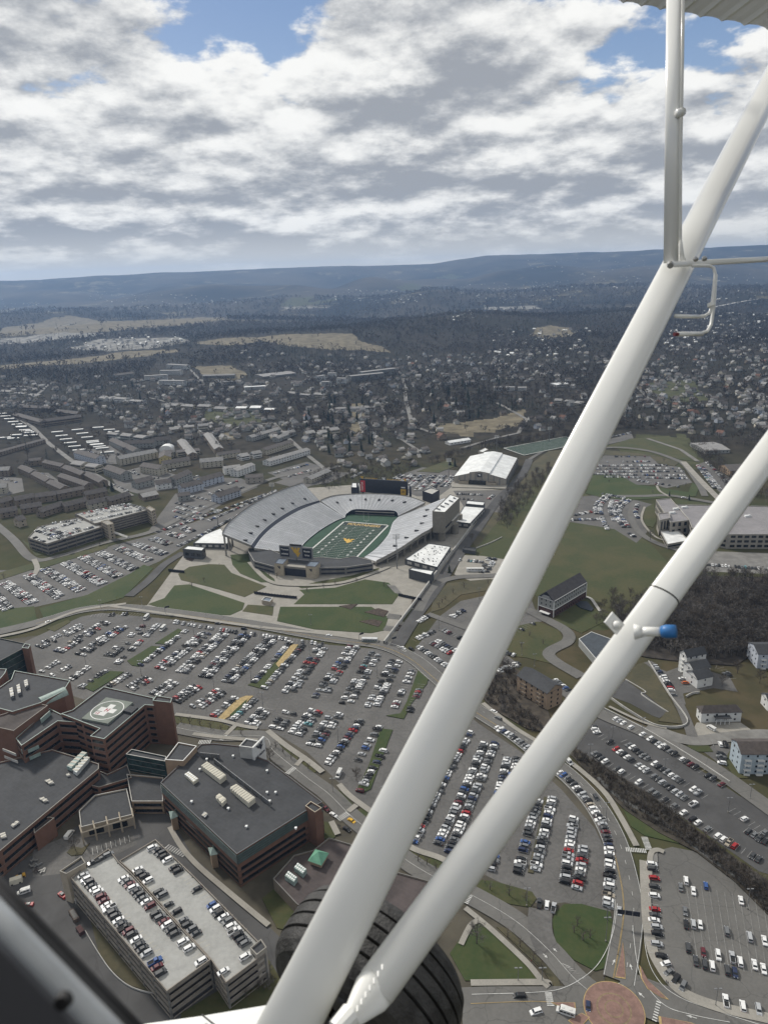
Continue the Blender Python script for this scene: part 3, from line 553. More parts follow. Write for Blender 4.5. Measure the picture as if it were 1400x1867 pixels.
def car_parts(typ):
    L, Wd, Hh = DIM[typ]; h = L/2; w = Wd/2; belt = .92 if typ in ('sedan', 'hatchback') else 1.06
    if typ == 'pickup truck': belt = 1.12
    hood = {'sedan': -.28, 'suv': -.30, 'hatchback': -.30, 'pickup truck': -.26, 'minivan': -.34}[typ]*L
    tailx = {'sedan': .34, 'suv': .47, 'hatchback': .46, 'pickup truck': .06, 'minivan': .48}[typ]*L
    # front is -x. side profile of the hull
    prof = [(-h, .32), (-h, .62), (-h+.10, .74), (-h+.25, belt-.14), (hood-.35, belt-.03), (hood, belt), (tailx, belt), (h-.12, belt-.04 if typ == 'sedan' else belt), (h, belt-.18), (h, .34), (h-.2, .22), (-h+.2, .22)]
    body = MB(); n = len(prof)
    rows = []
    for yy, sh in ((-w, .92), (-w*.96, 1), (w*.96, 1), (w, .92)):
        rows.append([(x*(1 if abs(yy) < w*.99 else .975), yy, (z if z < .5 else .5+(z-.5)*(1 if abs(yy) < w*.99 else .82))) for x, z in prof])
    # wider low, narrower at belt
    vs = [v for r in rows for v in r]; fs = []
    for r in range(3):
        fs += [(r*n+i, r*n+(i+1) % n, (r+1)*n+(i+1) % n, (r+1)*n+i) for i in range(n)]
    fs += [tuple(range(n)), tuple(range(4*n-1, 3*n-1, -1))]
    body.add(vs, fs)
    f0, f1 = hood, hood+.62; r0, r1 = tailx, tailx-(.62 if typ == 'sedan' else .32)
    if typ == 'pickup truck': f1 = hood+.55; r1 = tailx-.12
    wi = w*.93; wt = w*.76; roofz = Hh
    g = MB(); a = [(f0, -wi, belt-.01), (r0, -wi, belt-.01), (r0, wi, belt-.01), (f0, wi, belt-.01)]; b = [(f1, -wt, roofz-.05), (r1, -wt, roofz-.05), (r1, wt, roofz-.05), (f1, wt, roofz-.05)]
    g.add(a+b, [(0, 1, 5, 4), (1, 2, 6, 5), (2, 3, 7, 6), (3, 0, 4, 7), (4, 5, 6, 7)])
    body.add([(f1-.05, -wt-.02, roofz-.06), (r1+.05, -wt-.02, roofz-.06), (r1+.05, wt+.02, roofz-.06), (f1-.05, wt+.02, roofz-.06), (f1+.05, -wt+.06, roofz), (r1-.05, -wt+.06, roofz), (r1-.05, wt-.06, roofz), (f1+.05, wt-.06, roofz)], [(0, 1, 5, 4), (1, 2, 6, 5), (2, 3, 7, 6), (3, 0, 4, 7), (4, 5, 6, 7), (3, 2, 1, 0)])
    for s in (-1, 1):   # pillars
        for xa, xb in ((f0+.02, f1), (r0-.02, r1), ((f0+r0)/2+.1, (f1+r1)/2+.1)):
            q = .05
            body.add([(xa-q, s*wi*1.005, belt), (xa+q, s*wi*1.005, belt), (xb+q, s*(wt+.01), roofz-.05), (xb-q, s*(wt+.01), roofz-.05), (xa-q, s*(wi-.06), belt), (xa+q, s*(wi-.06), belt), (xb+q, s*(wt-.05), roofz-.05), (xb-q, s*(wt-.05), roofz-.05)], [(0, 1, 2, 3), (7, 6, 5, 4), (0, 3, 7, 4), (1, 5, 6, 2)])
    if typ == 'pickup truck':
        for s in (-1, 1): body.box(((tailx+h)/2, s*(w-.09), belt+.08), (h-tailx-.1, .12, .18))
        body.box((h-.08, 0, belt+.08), (.1, Wd-.2, .18)); body.box(((tailx+h)/2, 0, belt+.004), (h-tailx-.2, Wd-.35, .01), mi=1)
    return body, g, (L, Wd, Hh, belt)
def wheel_mb(x, y, side):
    m = MB(); n = 12; r = .34; vs = []
    for yy in (-.11, .11): vs += [(x+r*math.cos(2*math.pi*i/n), y+yy, r+r*math.sin(2*math.pi*i/n)) for i in range(n)]
    m.add(vs, [(i, (i+1) % n, n+(i+1) % n, n+i) for i in range(n)]+[tuple(range(n)), tuple(range(2*n-1, n-1, -1))], 0)
    yy = y+side*.115; m.add([(x+.2*math.cos(2*math.pi*i/8), yy, r+.2*math.sin(2*math.pi*i/8)) for i in range(8)], [tuple(range(8))], 1); return m
PROTO = {}
def mesh_of(mb, name, mats):
    o = mb.build(name, mats); me = o.data; bpy.data.objects.remove(o); return me
rimm = mat('wheel_rim', (.30, .31, .32), .4, .05, 3, metal=.6)
def car_meshes(typ):
    if typ in PROTO: return PROTO[typ]
    b, g, (L, Wd, Hh, belt) = car_parts(typ); out = {'dim': (L, Wd, Hh)}
    out['body'] = {}
    for c, m in PM.items():
        me = mesh_of(b, 'body', [m, tyre]); out['body'][c] = me
    out['glass'] = mesh_of(g, 'windows', cglass); wh = []
    for sx in (-.31, .30):
        for s in (-1, 1): wh.append(mesh_of(wheel_mb(sx*L, s*(Wd/2-.10), s), 'wheel', [tyre, rimm]))
    out['wheel'] = wh; out['lamp'] = []
    for s in (-1, 1):
        out['lamp'].append(('headlight', mesh_of(MB().box((-L/2+.06, s*(Wd/2-.28), .68), (.16, .36, .13)), 'headlight', lampm)))
        out['lamp'].append(('tail_light', mesh_of(MB().box((L/2-.04, s*(Wd/2-.22), belt-.22), (.1, .26, .2)), 'tail_light', tail)))
    PROTO[typ] = out; return out
CARS = []   # (x, y, z, angle, type, colour, row, ordinal)
ONES = ['', 'first', 'second', 'third', 'fourth', 'fifth', 'sixth', 'seventh', 'eighth', 'ninth', 'tenth', 'eleventh', 'twelfth', 'thirteenth', 'fourteenth', 'fifteenth', 'sixteenth', 'seventeenth', 'eighteenth', 'nineteenth']
TENS = ['', '', 'twent', 'thirt', 'fort', 'fift', 'sixt']
CARD = ['', 'first', 'second', 'third', 'fourth', 'fifth', 'sixth', 'seventh', 'eighth', 'ninth']
def ordn(n):
    if n < 20: return ONES[n]
    if n % 10 == 0: return TENS[n//10]+'ieth'
    return TENS[n//10]+'y-'+CARD[n % 10]
CW = [('white', 30), ('silver', 15), ('grey', 13), ('black', 17), ('dark grey', 11), ('red', 2.6), ('blue', 1.6), ('dark blue', 2.2), ('maroon', 1.6), ('beige', 1.2), ('teal', .3), ('orange', .1)]
TW = [('suv', 42), ('sedan', 32), ('hatchback', 10), ('pickup truck', 11), ('minivan', 5)]
def pick(w): return random.choices([a for a, b in w], [b for a, b in w])[0]
stall = MB()
def row(name, px, occ, z=0.0, off=0.0, head=None, gap=2.72, lines=True, flip=0, slots=None, stalls_mi=0):
    pts = [P(x, y, z) for x, y in px]; pts = spline(pts, 6) if len(pts) > 2 else pts
    if off: pts = offset(pts, off)
    seg = [(b-a).length for a, b in zip(pts, pts[1:])]; tot = sum(seg); n = int(tot/gap); k = 0; zz = z+.06+(.06 if not z else .0)
    for i in range(n+1):
        d = i*gap+ (tot-n*gap)/2; acc = 0; j = 0
        while j < len(seg)-1 and acc+seg[j] < d: acc += seg[j]; j += 1
        t = (pts[j+1]-pts[j]).normalized(); c = pts[j]+t*(d-acc); nrm = Vector((t.y, -t.x, 0)); ang = math.atan2(nrm.y, nrm.x)
        if head is not None: ang += head
        if lines: stall.box((c.x-t.x*gap/2, c.y-t.y*gap/2, z+.012 if z else ZL[0]+.05), (5.2, .12, .004), ang, stalls_mi)
        if (slots[i % len(slots)] if slots else random.random() < occ):
            k += 1; CARS.append([c.x, c.y, z if z else .11, ang+(math.pi if (random.random() < .5) ^ flip else 0)+random.gauss(0, .02), pick(TW), pick(CW), name, k, c.copy()])
def drow(name, px, occ, **kw):
    row('left side of '+name, px, occ, off=2.65, **kw); row('right side of '+name, px, occ, off=-2.65, **kw)
# -- main lot, upper block then lower block (pixel lines)
for i, (a, b, d, oc) in enumerate([((150, 1142), (72, 1180), 1, .62), ((192, 1136), (107, 1189), 1, .66), ((225, 1143), (146, 1195), 1, .62), ((266, 1143), (190, 1204), 1, .35), ((288, 1140), (214, 1210), 0, .5), ((340, 1150), (255, 1215), 0, .8), ((375, 1156), (292, 1220), 1, .8), ((408, 1156), (330, 1228), 1, .86),
    ((446, 1160), (372, 1236), 1, .86), ((494, 1168), (413, 1246), 1, .86), ((529, 1172), (463, 1246), 0, .75), ((553, 1177), (481, 1257), 0, .8), ((588, 1180), (526, 1264), 1, .5), ((644, 1180), (580, 1274), 1, .55), ((684, 1192), (630, 1284), 1, .55), ((722, 1206), (676, 1292), 1, .55), ((752, 1222), (717, 1295), 0, .6), ((768, 1250), (746, 1300), 0, .6),
    ((105, 1208), (75, 1226), 0, .7), ((128, 1216), (94, 1234), 0, .6), ((165, 1215), (130, 1240), 0, .8), ((198, 1222), (142, 1258), 0, .75), ((234, 1231), (200, 1252), 0, .8), ((272, 1238), (236, 1256), 1, .8), ((316, 1245), (282, 1268), 1, .9), ((360, 1252), (318, 1281), 1, .9), ((402, 1262), (356, 1292), 1, .85), ((430, 1273), (387, 1309), 0, .8), ((466, 1276), (421, 1316), 0, .9), ((484, 1294), (457, 1324), 1, .6),
    ((529, 1300), (502, 1331), 1, .35), ((576, 1298), (537, 1340), 1, .7), ((612, 1303), (572, 1360), 1, .65), ((658, 1315), (597, 1395), 0, .85), ((691, 1327), (649, 1393), 0, .6), ((700, 1369), (655, 1446), 0, .6)]):
    (drow if d else row)('main lot row %d' % (i+1), [a, b], min(.97, oc+.10))
row('perimeter row below the curved road', [(312, 1134), (400, 1149), (596, 1177)], .66, head=.35)
row('perimeter row of the top left lot corner', [(170, 1124), (230, 1121), (262, 1124)], .3)
# -- east lot between the struts
row('long single row at the left strut', [(857, 1335), (806, 1430), (752, 1540)], .97)
row('left line of the long double row', [(883, 1356), (840, 1456), (797, 1543)], .99); row('right line of the long double row', [(902, 1357), (862, 1456), (818, 1556)], .99)
drow('double row crossing the second strut', [(934, 1384), (905, 1500), (885, 1560)], .98); row('short row behind the second strut', [(902, 1560), (893, 1590)], .98)
row('row left of the grass median', [(982, 1462), (962, 1520), (944, 1594)], .98); row('row right of the grass median', [(1007, 1456), (992, 1520), (975, 1590)], .98)
row('inner line of the roadside double row', [(1046, 1492), (1038, 1545), (1029, 1614)], .98); row('outer line of the roadside double row', [(1063, 1548), (1058, 1590), (1051, 1622)], .98)
row('curving row along the campus road', [(1019, 1410), (1037, 1424), (1052, 1440), (1072, 1464), (1091, 1492), (1104, 1520), (1111, 1560), (1111, 1600), (1108, 1655)], .97)
row('upper row beside the campus road', [(905, 1328), (935, 1346), (962, 1366)], .97)
row('shaded row under the second strut', [(970, 1372), (1000, 1396)], .9)
# -- creek lot
row('wall row of the creek lot', [(1120, 1311), (1180, 1346), (1250, 1390), (1327, 1440)], .62)
row('upper centre row of the creek lot', [(1138, 1354), (1189, 1392), (1252, 1434), (1292, 1460)], .72); row('lower centre row of the creek lot', [(1120, 1366), (1168, 1400), (1230, 1445), (1276, 1476)], .75)
row('creek bank row', [(1083, 1375), (1110, 1396), (1160, 1426), (1240, 1480), (1310, 1528), (1384, 1570)], .55)
row('top left row of the creek lot', [(1082, 1326), (1092, 1342), (1120, 1360)], .5)
row('wall row of the new black lot', [(1335, 1480), (1366, 1502), (1398, 1524)], .3); row('outer row of the new black lot', [(1360, 1516), (1400, 1540)], .95)
# -- gate lot right of the stadium
row('slanting row by the stadium road', [(757, 1168), (790, 1152)], .9); row('triangle island row', [(763, 1135), (780, 1125)], .9); row('lower gate lot row', [(762, 1180), (815, 1216)], .97)
drow('gate lot double row', [(792, 1172), (825, 1190)], .95); row('row by the red car', [(808, 1150), (840, 1165)], .8); row('upper gate lot row', [(820, 1128), (848, 1112)], .7)
row('right gate lot row', [(945, 1152), (972, 1138)], .7); row('kerb row above the tan flats', [(900, 1230), (946, 1210)], .9); row('row beside the tan flats', [(1010, 1240), (1038, 1262)], .8); row('three car bay', [(915, 1190), (938, 1196)], .9)
row('white yard row', [(838, 1022), (880, 1026)], .6); drow('east yard column', [(897, 1018), (882, 1046)], .8)
row('facility front row', [(830, 901), (878, 903)], .95); row('facility second row', [(832, 910), (870, 912)], .7); row('facility corner cars', [(888, 912), (900, 903)], .9)
# -- west lot double rows
for i, (a, b) in enumerate([((-20, 1075), (15, 1112)), ((10, 1064), (60, 1100)), ((50, 1049), (110, 1090)), ((81, 1038), (148, 1078)), ((119, 1027), (187, 1066)), ((151, 1016), (216, 1052)), ((181, 1008), (245, 1039)), ((214, 999), (272, 1023)), ((247, 992), (300, 1011)), ((277, 982), (309, 993)), ((308, 973), (334, 980)), ((334, 963), (350, 970))]):
    drow('west lot double row %d' % (i+1), [a, b], .97, lines=False)
row('road row north of the stadium', [(284, 972), (340, 953), (420, 925), (503, 895)], .9, lines=False); row('stadium side row', [(324, 997), (370, 975), (420, 948), (500, 908)], .9, lines=False)
row('road row by the stadium', [(380, 950), (440, 924), (503, 897)], .85, lines=False)
for a, b in (((320, 925), (376, 940)), ((318, 932), (372, 948)), ((322, 918), (360, 928)), ((366, 923), (388, 930)), ((345, 905), (395, 915)), ((318, 942), (350, 952))): row('yard by the deck', [a, b], .7, lines=False)
for i in range(6): drow('practice lot row', [(735+i*20-i*2, 866-i*1.5+i*2), (700+i*20, 886+i*3)] if i < 5 else [(830, 866), (808, 888)], .8, lines=False)
for i, (a, b) in enumerate([((1120, 833), (1177, 833)), ((1092, 843), (1184, 842)), ((1088, 850), (1215, 849)), ((1086, 855), (1238, 855)), ((1092, 861), (1246, 860)), ((1080, 865), (1250, 868)), ((1098, 870), (1252, 873))]): row('upper school lot row', [a, b], .4 if i < 2 else .85, lines=False)
row('bays at the upper school lot', [(1160, 876), (1200, 884)], .6); row('bays at the upper school lot', [(1188, 880), (1236, 888)], .5)
drow('far school lot row', [(1276, 850), (1308, 892)], .9, lines=False); row('far school lot edge row', [(1288, 843), (1325, 878)], .8, lines=False)
for a in ([(1106, 906), (1090, 922), (1092, 938)], [(1142, 912), (1124, 930), (1134, 952), (1142, 962)], [(1120, 914), (1116, 930), (1124, 950)]): drow('curved school lot row', a, .97, lines=False)
row('curved school kerb row', [(1162, 920), (1158, 934), (1164, 946)], .97, lines=False); row('lower school lot row', [(1037, 949), (1095, 947)], .9, lines=False); row('bank school lot row', [(1097, 944), (1107, 966)], .95, lines=False); row('upper kerb row', [(1098, 901), (1138, 909)], .8, lines=False); row('corner lot row', [(1048, 940), (1076, 934)], .8, lines=False); row('corner lot row', [(1145, 972), (1157, 980)], .8, lines=False)
row('street side row', [(1280, 1030), (1440, 1042)], .75, lines=False)
row('row along the terrace wall', [(1190, 1212), (1200, 1226), (1212, 1240), (1222, 1257), (1228, 1270)], .85); row('row behind the flats', [(1308, 1218), (1316, 1222), (1338, 1242)], .4); row('bay beside the flats', [(1243, 1238), (1256, 1256)], .3)
row('blue house bays', [(1302, 1358), (1324, 1360)], .8); row('blue house lower bays', [(1314, 1376), (1316, 1394)], .95)
for a, b in (((64, 866), (92, 890)), ((76, 864), (110, 888)), ((205, 872), (240, 868)), ((150, 826), (176, 842)), ((160, 822), (196, 838)), ((218, 858), (246, 864)), ((258, 874), (290, 872)), ((300, 880), (322, 890)), ((340, 874), (362, 868)), ((352, 892), (400, 880)), ((414, 884), (432, 878)), ((2, 872), (30, 880)), ((486, 836), (556, 824)), ((500, 864), (560, 848)), ((520, 872), (566, 858)), ((206, 884), (232, 896)), ((380, 902), (404, 894)), ((420, 898), (446, 888)), ((300, 862), (326, 856)), ((244, 858), (252, 866)), ((640, 872), (664, 860))): row('town lot row', [a, b], .75, lines=False)
row('north row lot', [(1090, 803), (1110, 798)], .9, lines=False); row('north row lot', [(1112, 797), (1150, 790)], .7, lines=False)
# -- roundabout lot, one by one (centre in an enlarged crop, colour, type, pointing)
RB = [(165, 95, 'white', 'suv', 0), (170, 150, 'dark grey', 'suv', 0), (190, 245, 'red', 'suv', 0), (190, 335, 'dark grey', 'suv', 0), (190, 430, 'white', 'suv', 0), (195, 575, 'red', 'sedan', 0), (195, 635, 'dark grey', 'sedan', 0), (185, 690, 'white', 'sedan', 0), (215, 765, 'silver', 'suv', 0), (220, 835, 'black', 'suv', 0), (215, 945, 'silver', 'suv', 0), (265, 1075, 'black', 'suv', 0), (310, 1155, 'white', 'hatchback', .35), (345, 1245, 'grey', 'sedan', .6), (420, 1320, 'black', 'suv', .9), (495, 1395, 'grey', 'suv', 1.0),
 (470, 340, 'grey', 'sedan', 1.57), (527, 270, 'white', 'suv', 1.57), (605, 380, 'white', 'sedan', 1.57), (738, 325, 'blue', 'hatchback', 1.57), (1110, 480, 'white', 'sedan', 1.57), (517, 595, 'grey', 'sedan', 1.57), (527, 735, 'black', 'sedan', 1.57), (605, 735, 'silver', 'suv', 1.57), (677, 740, 'white', 'hatchback', 1.57), (960, 810, 'grey', 'suv', 1.57), (1203, 870, 'silver', 'minivan', 1.57), (1360, 910, 'white', 'sedan', 1.57), (550, 985, 'dark grey', 'suv', 1.57), (630, 1125, 'dark grey', 'sedan', 1.57), (710, 1035, 'maroon', 'hatchback', 1.57), (725, 1160, 'dark grey', 'suv', 1.57), (805, 1180, 'white', 'suv', 1.57), (868, 1065, 'white', 'suv', 1.57), (965, 1225, 'dark grey', 'suv', 1.57), (1018, 1090, 'silver', 'pickup truck', 1.57), (1047, 1250, 'dark blue', 'sedan', 1.57), (1102, 1135, 'white', 'suv', 1.57), (1255, 1165, 'white', 'sedan', 1.57), (1350, 1210, 'white', 'sedan', 1.57), (950, 1555, 'white', 'pickup truck', 1.57), (1130, 1610, 'white', 'suv', 1.57), (1297, 1645, 'silver', 'suv', 1.57)]
v0 = (P(1331, 1760)-P(1322, 1700)); vang = math.atan2(v0.y, v0.x)
for i, (cx, cy, colr, ty, a) in enumerate(RB):
    c = P(1160+cx/5.833, 1560+cy/5.833+2); hor = P(1210, 1700)-P(1190, 1698); ha = math.atan2(hor.y, hor.x)
    ang = ha+math.pi if a == 0 else (vang if a == 1.57 else ha+a); k = i+1
    CARS.append([c.x, c.y, .12, ang+(math.pi if i % 3 == 0 and a == 1.57 else 0), ty, colr, 'kerb row of the roundabout lot' if i < 16 else 'roundabout lot field', k if i < 16 else k-16, c])
for a, b in (((1186, 1575), (1192, 1750)), ): row('x', [a, b], 0)
for x0 in range(1250, 1400, 14): 
    p = [P(x0, 1612+(x0-1250)*.25), P(x0+22, 1760+(x0-1250)*.18)]; strip(stall, p, .07, ZL[0]+.05)
# driving cars
for x, y, colr, ty, (hx, hy), lab in [(1129, 1662, 'silver', 'sedan', (1, 30), 'silver sedan driving under the overhead road sign'), (947, 1817, 'black', 'suv', (-30, 0), 'black suv driving on the lower road by the tyre'), (977, 1846, 'white', 'suv', (-26, 8), 'white suv with a black roof nearing the roundabout'), (1072, 1836, 'dark blue', 'hatchback', (0, 28), 'dark blue hatchback entering the brick roundabout'), (1086, 1455, 'dark grey', 'suv', (8, 14), 'dark grey suv driving down the curve of the campus road'), (908, 1310, 'grey', 'minivan', (-12, -6), 'grey van driving up the campus road near the upper row'), (900, 1297, 'white', 'sedan', (-12, -6), 'white sedan leading the grey van on the campus road'),
   (538, 1251, 'white', 'suv', (8, -8), 'white suv crossing the central aisle of the main lot'), (608, 1486, 'white', 'sedan', (14, 9), 'white sedan waiting behind the dark red pickup'), (593, 1474, 'maroon', 'pickup truck', (14, 12), 'dark red pickup at the kerb beside the dark roofed building'), (641, 1497, 'yellow', 'sedan', (13, 8), 'yellow taxi on the street at the zebra crossing'), (632, 1512, 'black', 'sedan', (15, 10), 'black sedan following below the yellow taxi'), (983, 1648, 'dark grey', 'pickup truck', (2, -20), 'dark pickup, first of three at the drive corner'), (997, 1651, 'white', 'suv', (2, -20), 'white suv between two pickups at the drive corner'), (1009, 1656, 'silver', 'pickup truck', (4, -20), 'silver pickup nearest the round lawn'), (445, 1146, 'black', 'suv', (12, 1), 'black suv driving along the road above the main lot'), (397, 1136, 'dark grey', 'sedan', (12, 1), 'dark sedan on the road left of the garden lawn'), (600, 1158, 'white', 'sedan', (12, 1), 'white sedan behind the city bus'), (750, 1183, 'black', 'suv', (10, 5), 'black suv on the curve below the stair walk'), (735, 1181, 'white', 'sedan', (10, 5), 'white sedan at the crossing below the stair walk'), (88, 1133, 'white', 'sedan', (-12, 3), 'white sedan on the road above the left lot'), (1246, 906, 'white', 'suv', (10, 0), 'white suv on the school road'), (862, 1266, 'white', 'suv', (8, 6), 'white suv on the hidden stretch of road')]:
    c = P(x, y+2); d = P(x+hx, y+hy)-P(x, y); CARS.append([c.x, c.y, .12, math.atan2(d.y, d.x)+math.pi, ty, colr, lab, 0, c])
# -- roof of the parking deck (heights shared with the deck builder)
ZA, ZB = 14.0, 13.3
def deck(name, pts, z):
    for k, (cx, cy, colr, ty) in enumerate(pts):
        c = P(cx/3.333, 1400+cy/3.333, z+.6); d = P(150, 1600, z)-P(165, 1593, z); c.z = z
        CARS.append([c.x, c.y, z+.06, math.atan2(d.y, d.x)+(math.pi if random.random() < .5 else 0), ty, colr, name, k+1, c])
deck('left edge row on the parking deck', [(505, 655, 'silver', 'sedan'), (523, 680, 'white', 'suv'), (540, 700, 'dark grey', 'suv'), (558, 720, 'dark grey', 'sedan'), (578, 738, 'white', 'sedan'), (597, 757, 'white', 'suv'), (615, 785, 'maroon', 'suv'), (630, 810, 'maroon', 'sedan'), (648, 835, 'white', 'sedan'), (665, 855, 'white', 'pickup truck'), (685, 880, 'dark grey', 'suv'), (702, 903, 'dark grey', 'suv'), (720, 928, 'white', 'sedan'), (740, 952, 'dark grey', 'sedan'), (758, 975, 'black', 'pickup truck'), (780, 995, 'maroon', 'suv'), (802, 1015, 'dark grey', 'suv'), (828, 1045, 'white', 'sedan'), (848, 1078, 'dark grey', 'sedan'), (868, 1102, 'dark grey', 'sedan'), (892, 1130, 'silver', 'suv'), (942, 1180, 'blue', 'pickup truck'), (955, 1212, 'maroon', 'sedan'), (977, 1250, 'dark grey', 'suv')], ZA)
deck('inner left row on the parking deck', [(750, 675, 'white', 'sedan'), (770, 692, 'grey', 'sedan'), (788, 712, 'maroon', 'sedan'), (810, 730, 'white', 'suv'), (830, 752, 'dark grey', 'sedan'), (848, 775, 'dark grey', 'suv'), (868, 795, 'grey', 'sedan'), (890, 815, 'white', 'sedan'), (912, 843, 'maroon', 'suv'), (947, 890, 'dark grey', 'suv'), (972, 912, 'grey', 'suv'), (998, 935, 'maroon', 'sedan'), (1015, 957, 'white', 'suv'), (1040, 985, 'dark grey', 'suv'), (1065, 1010, 'dark grey', 'suv'), (1112, 1060, 'white', 'suv'), (1150, 1098, 'white', 'suv'), (1220, 1180, 'white', 'suv')], ZA)
deck('inner right row on the parking deck', [(836, 620, 'white', 'sedan'), (855, 645, 'dark grey', 'suv'), (878, 662, 'black', 'suv'), (900, 688, 'white', 'suv'), (965, 757, 'dark grey', 'suv'), (985, 776, 'grey', 'minivan'), (1022, 835, 'dark grey', 'sedan'), (1072, 878, 'black', 'suv'), (1112, 930, 'grey', 'sedan'), (1138, 958, 'dark grey', 'suv'), (1165, 985, 'grey', 'suv'), (1190, 1010, 'dark grey', 'sedan')], ZB)
deck('right edge row on the parking deck', [(925, 488, 'white', 'suv'), (958, 503, 'black', 'sedan'), (978, 522, 'dark grey', 'suv'), (1000, 540, 'black', 'suv'), (1018, 562, 'white', 'suv'), (1058, 607, 'black', 'sedan'), (1082, 628, 'black', 'suv'), (1195, 740, 'black', 'sedan'), (1285, 835, 'blue', 'hatchback'), (1308, 860, 'white', 'suv'), (1328, 888, 'black', 'suv'), (1358, 908, 'white', 'sedan'), (1383, 935, 'grey', 'suv'), (1405, 965, 'white', 'suv'), (1425, 995, 'white', 'pickup truck'), (1448, 1020, 'black', 'suv'), (1470, 1048, 'dark grey', 'suv'), (1492, 1068, 'grey', 'suv'), (1490, 1150, 'white', 'suv'), (1357, 1240, 'white', 'sedan')], ZB)
deck('top row on the parking deck', [(570, 576, 'dark grey', 'pickup truck'), (612, 555, 'dark grey', 'sedan'), (658, 530, 'grey', 'suv')], ZA)
for i in range(0): pass
# -- west garage roof
ZG = 14.0
for a, b in (((58, 978), (80, 988)), ((66, 968), (120, 985)), ((78, 962), (128, 978)), ((92, 978), (150, 962)), ((88, 984), (170, 962)), ((96, 955), (150, 948)), ((76, 970), (150, 950))): row('west garage roof', [a, b], .8, z=ZG-2, lines=False)
for a, b in (((148, 938), (228, 920)), ((156, 943), (240, 926)), ((165, 950), (258, 930)), ((235, 920), (266, 929)), ((176, 936), (238, 922))): row('west garage roof', [a, b], .8, z=ZG, lines=False)
stall_o = stall.build('parking_bay_lines', [mat('worn_bay_paint', (.34, .34, .33), .8, .3, .4)]); stall_o['kind'] = 'structure'
# nearest 300 as individuals
for c in CARS:
    px, py, zz = proj(np.array([c[0]]), np.array([c[1]]), np.array([c[2]])); c.append((float(px[0]), float(py[0]), float(zz[0])))
def rank(c):
    x, y, z = c[-1]; s = 0 if (-5 < x < 1405 and y < 1872) else 1e5
    if c[7] == 0: s -= 300
    return z+s
CARS.sort(key=rank); near = CARS[:300]; rest = CARS[300:]
used = {}
for c in near:
    x, y, z, ang, ty, colr, nm, k = c[:8]; m = car_meshes(ty)
    lab = nm if k == 0 else '%s %s, %s in the %s' % (colr, ty, ordn(k), nm)
    lab = lab.replace('first in the', 'nearest the far end of the') if False else lab
    grp = 'cars driving on the roads' if k == 0 else 'parked cars in the lots and on the deck'
    kind = {'pickup truck': 'pickup', 'suv': 'suv'}.get(ty, 'car')
    r = empty({'sedan': 'sedan', 'suv': 'suv', 'hatchback': 'hatchback', 'pickup truck': 'pickup_truck', 'minivan': 'minivan'}[ty], (x, y, z), lab, kind, grp, ang)
    def ch(n, me):
        o = bpy.data.objects.new(n, me); COL.objects.link(o); o.parent = r
    ch('body', m['body'][colr]); ch('windows', m['glass'])
    for w in m['wheel']: ch('wheel', w)
    for n, l in m['lamp']: ch(n, l)
# the rest as one object
def tmpl(meshes):
    V = []; Tt = []; Mi = []; k = 0
    for me, mi in meshes:
        me.calc_loop_triangles(); v = np.zeros(len(me.vertices)*3); me.vertices.foreach_get('co', v); v = v.reshape(-1, 3)
        t = np.zeros(len(me.loop_triangles)*3, np.int32); me.loop_triangles.foreach_get('vertices', t); V.append(v); Tt.append(t.reshape(-1, 3)+k); Mi += [mi]*len(me.loop_triangles); k += len(v)
    return np.concatenate(V), np.concatenate(Tt), np.array(Mi)
def fastmesh(name, V, T, MI, mats, smooth=False):
    me = bpy.data.meshes.new(name); me.vertices.add(len(V)); me.vertices.foreach_set('co', np.ascontiguousarray(V, np.float32).ravel())
    me.loops.add(T.size); me.loops.foreach_set('vertex_index', T.ravel().astype(np.int32)); me.polygons.add(len(T))
    me.polygons.foreach_set('loop_start', np.arange(0, T.size, 3, dtype=np.int32)); me.polygons.foreach_set('loop_total', np.full(len(T), 3, np.int32))
    me.polygons.foreach_set('material_index', MI.astype(np.int32))
    if smooth: me.polygons.foreach_set('use_smooth', np.ones(len(T), bool))
    for m in mats: me.materials.append(m)
    me.update(calc_edges=True); o = bpy.data.objects.new(name, me); COL.objects.link(o); return o
def replicate(name, insts, mats):
    """insts: (V,T,MI template, x,y,z,angle,scale xyz) -> one mesh"""
    Vs, Ts, Ms = [], [], []; k = 0
    for (V, T, MI), x, y, z, a, s in insts:
        ca, sa = math.cos(a), math.sin(a); w = V*np.asarray(s); Vs.append(np.stack([w[:, 0]*ca-w[:, 1]*sa+x, w[:, 0]*sa+w[:, 1]*ca+y, w[:, 2]+z], -1)); Ts.append(T+k); Ms.append(MI); k += len(V)
    return fastmesh(name, np.concatenate(Vs), np.concatenate(Ts), np.concatenate(Ms), mats)
cl = list(PM); mats_ = [PM[c] for c in cl]+[cglass, tyre]; tm = {}
for ty in DIM:
    m = car_meshes(ty)
    for ci, c in enumerate(cl): tm[ty, c] = tmpl([(m['body'][c], ci), (m['glass'], len(cl))]+[(w, len(cl)+1) for w in m['wheel']])
o = replicate('parked_cars', [(tm[c[4], c[5]], c[0], c[1], c[2], c[3], (1, 1, 1)) for c in rest], mats_)
dat(o, 'hundreds of small parked cars filling the farther parking lots', 'cars', kind='stuff')
print('CARS', len(CARS))
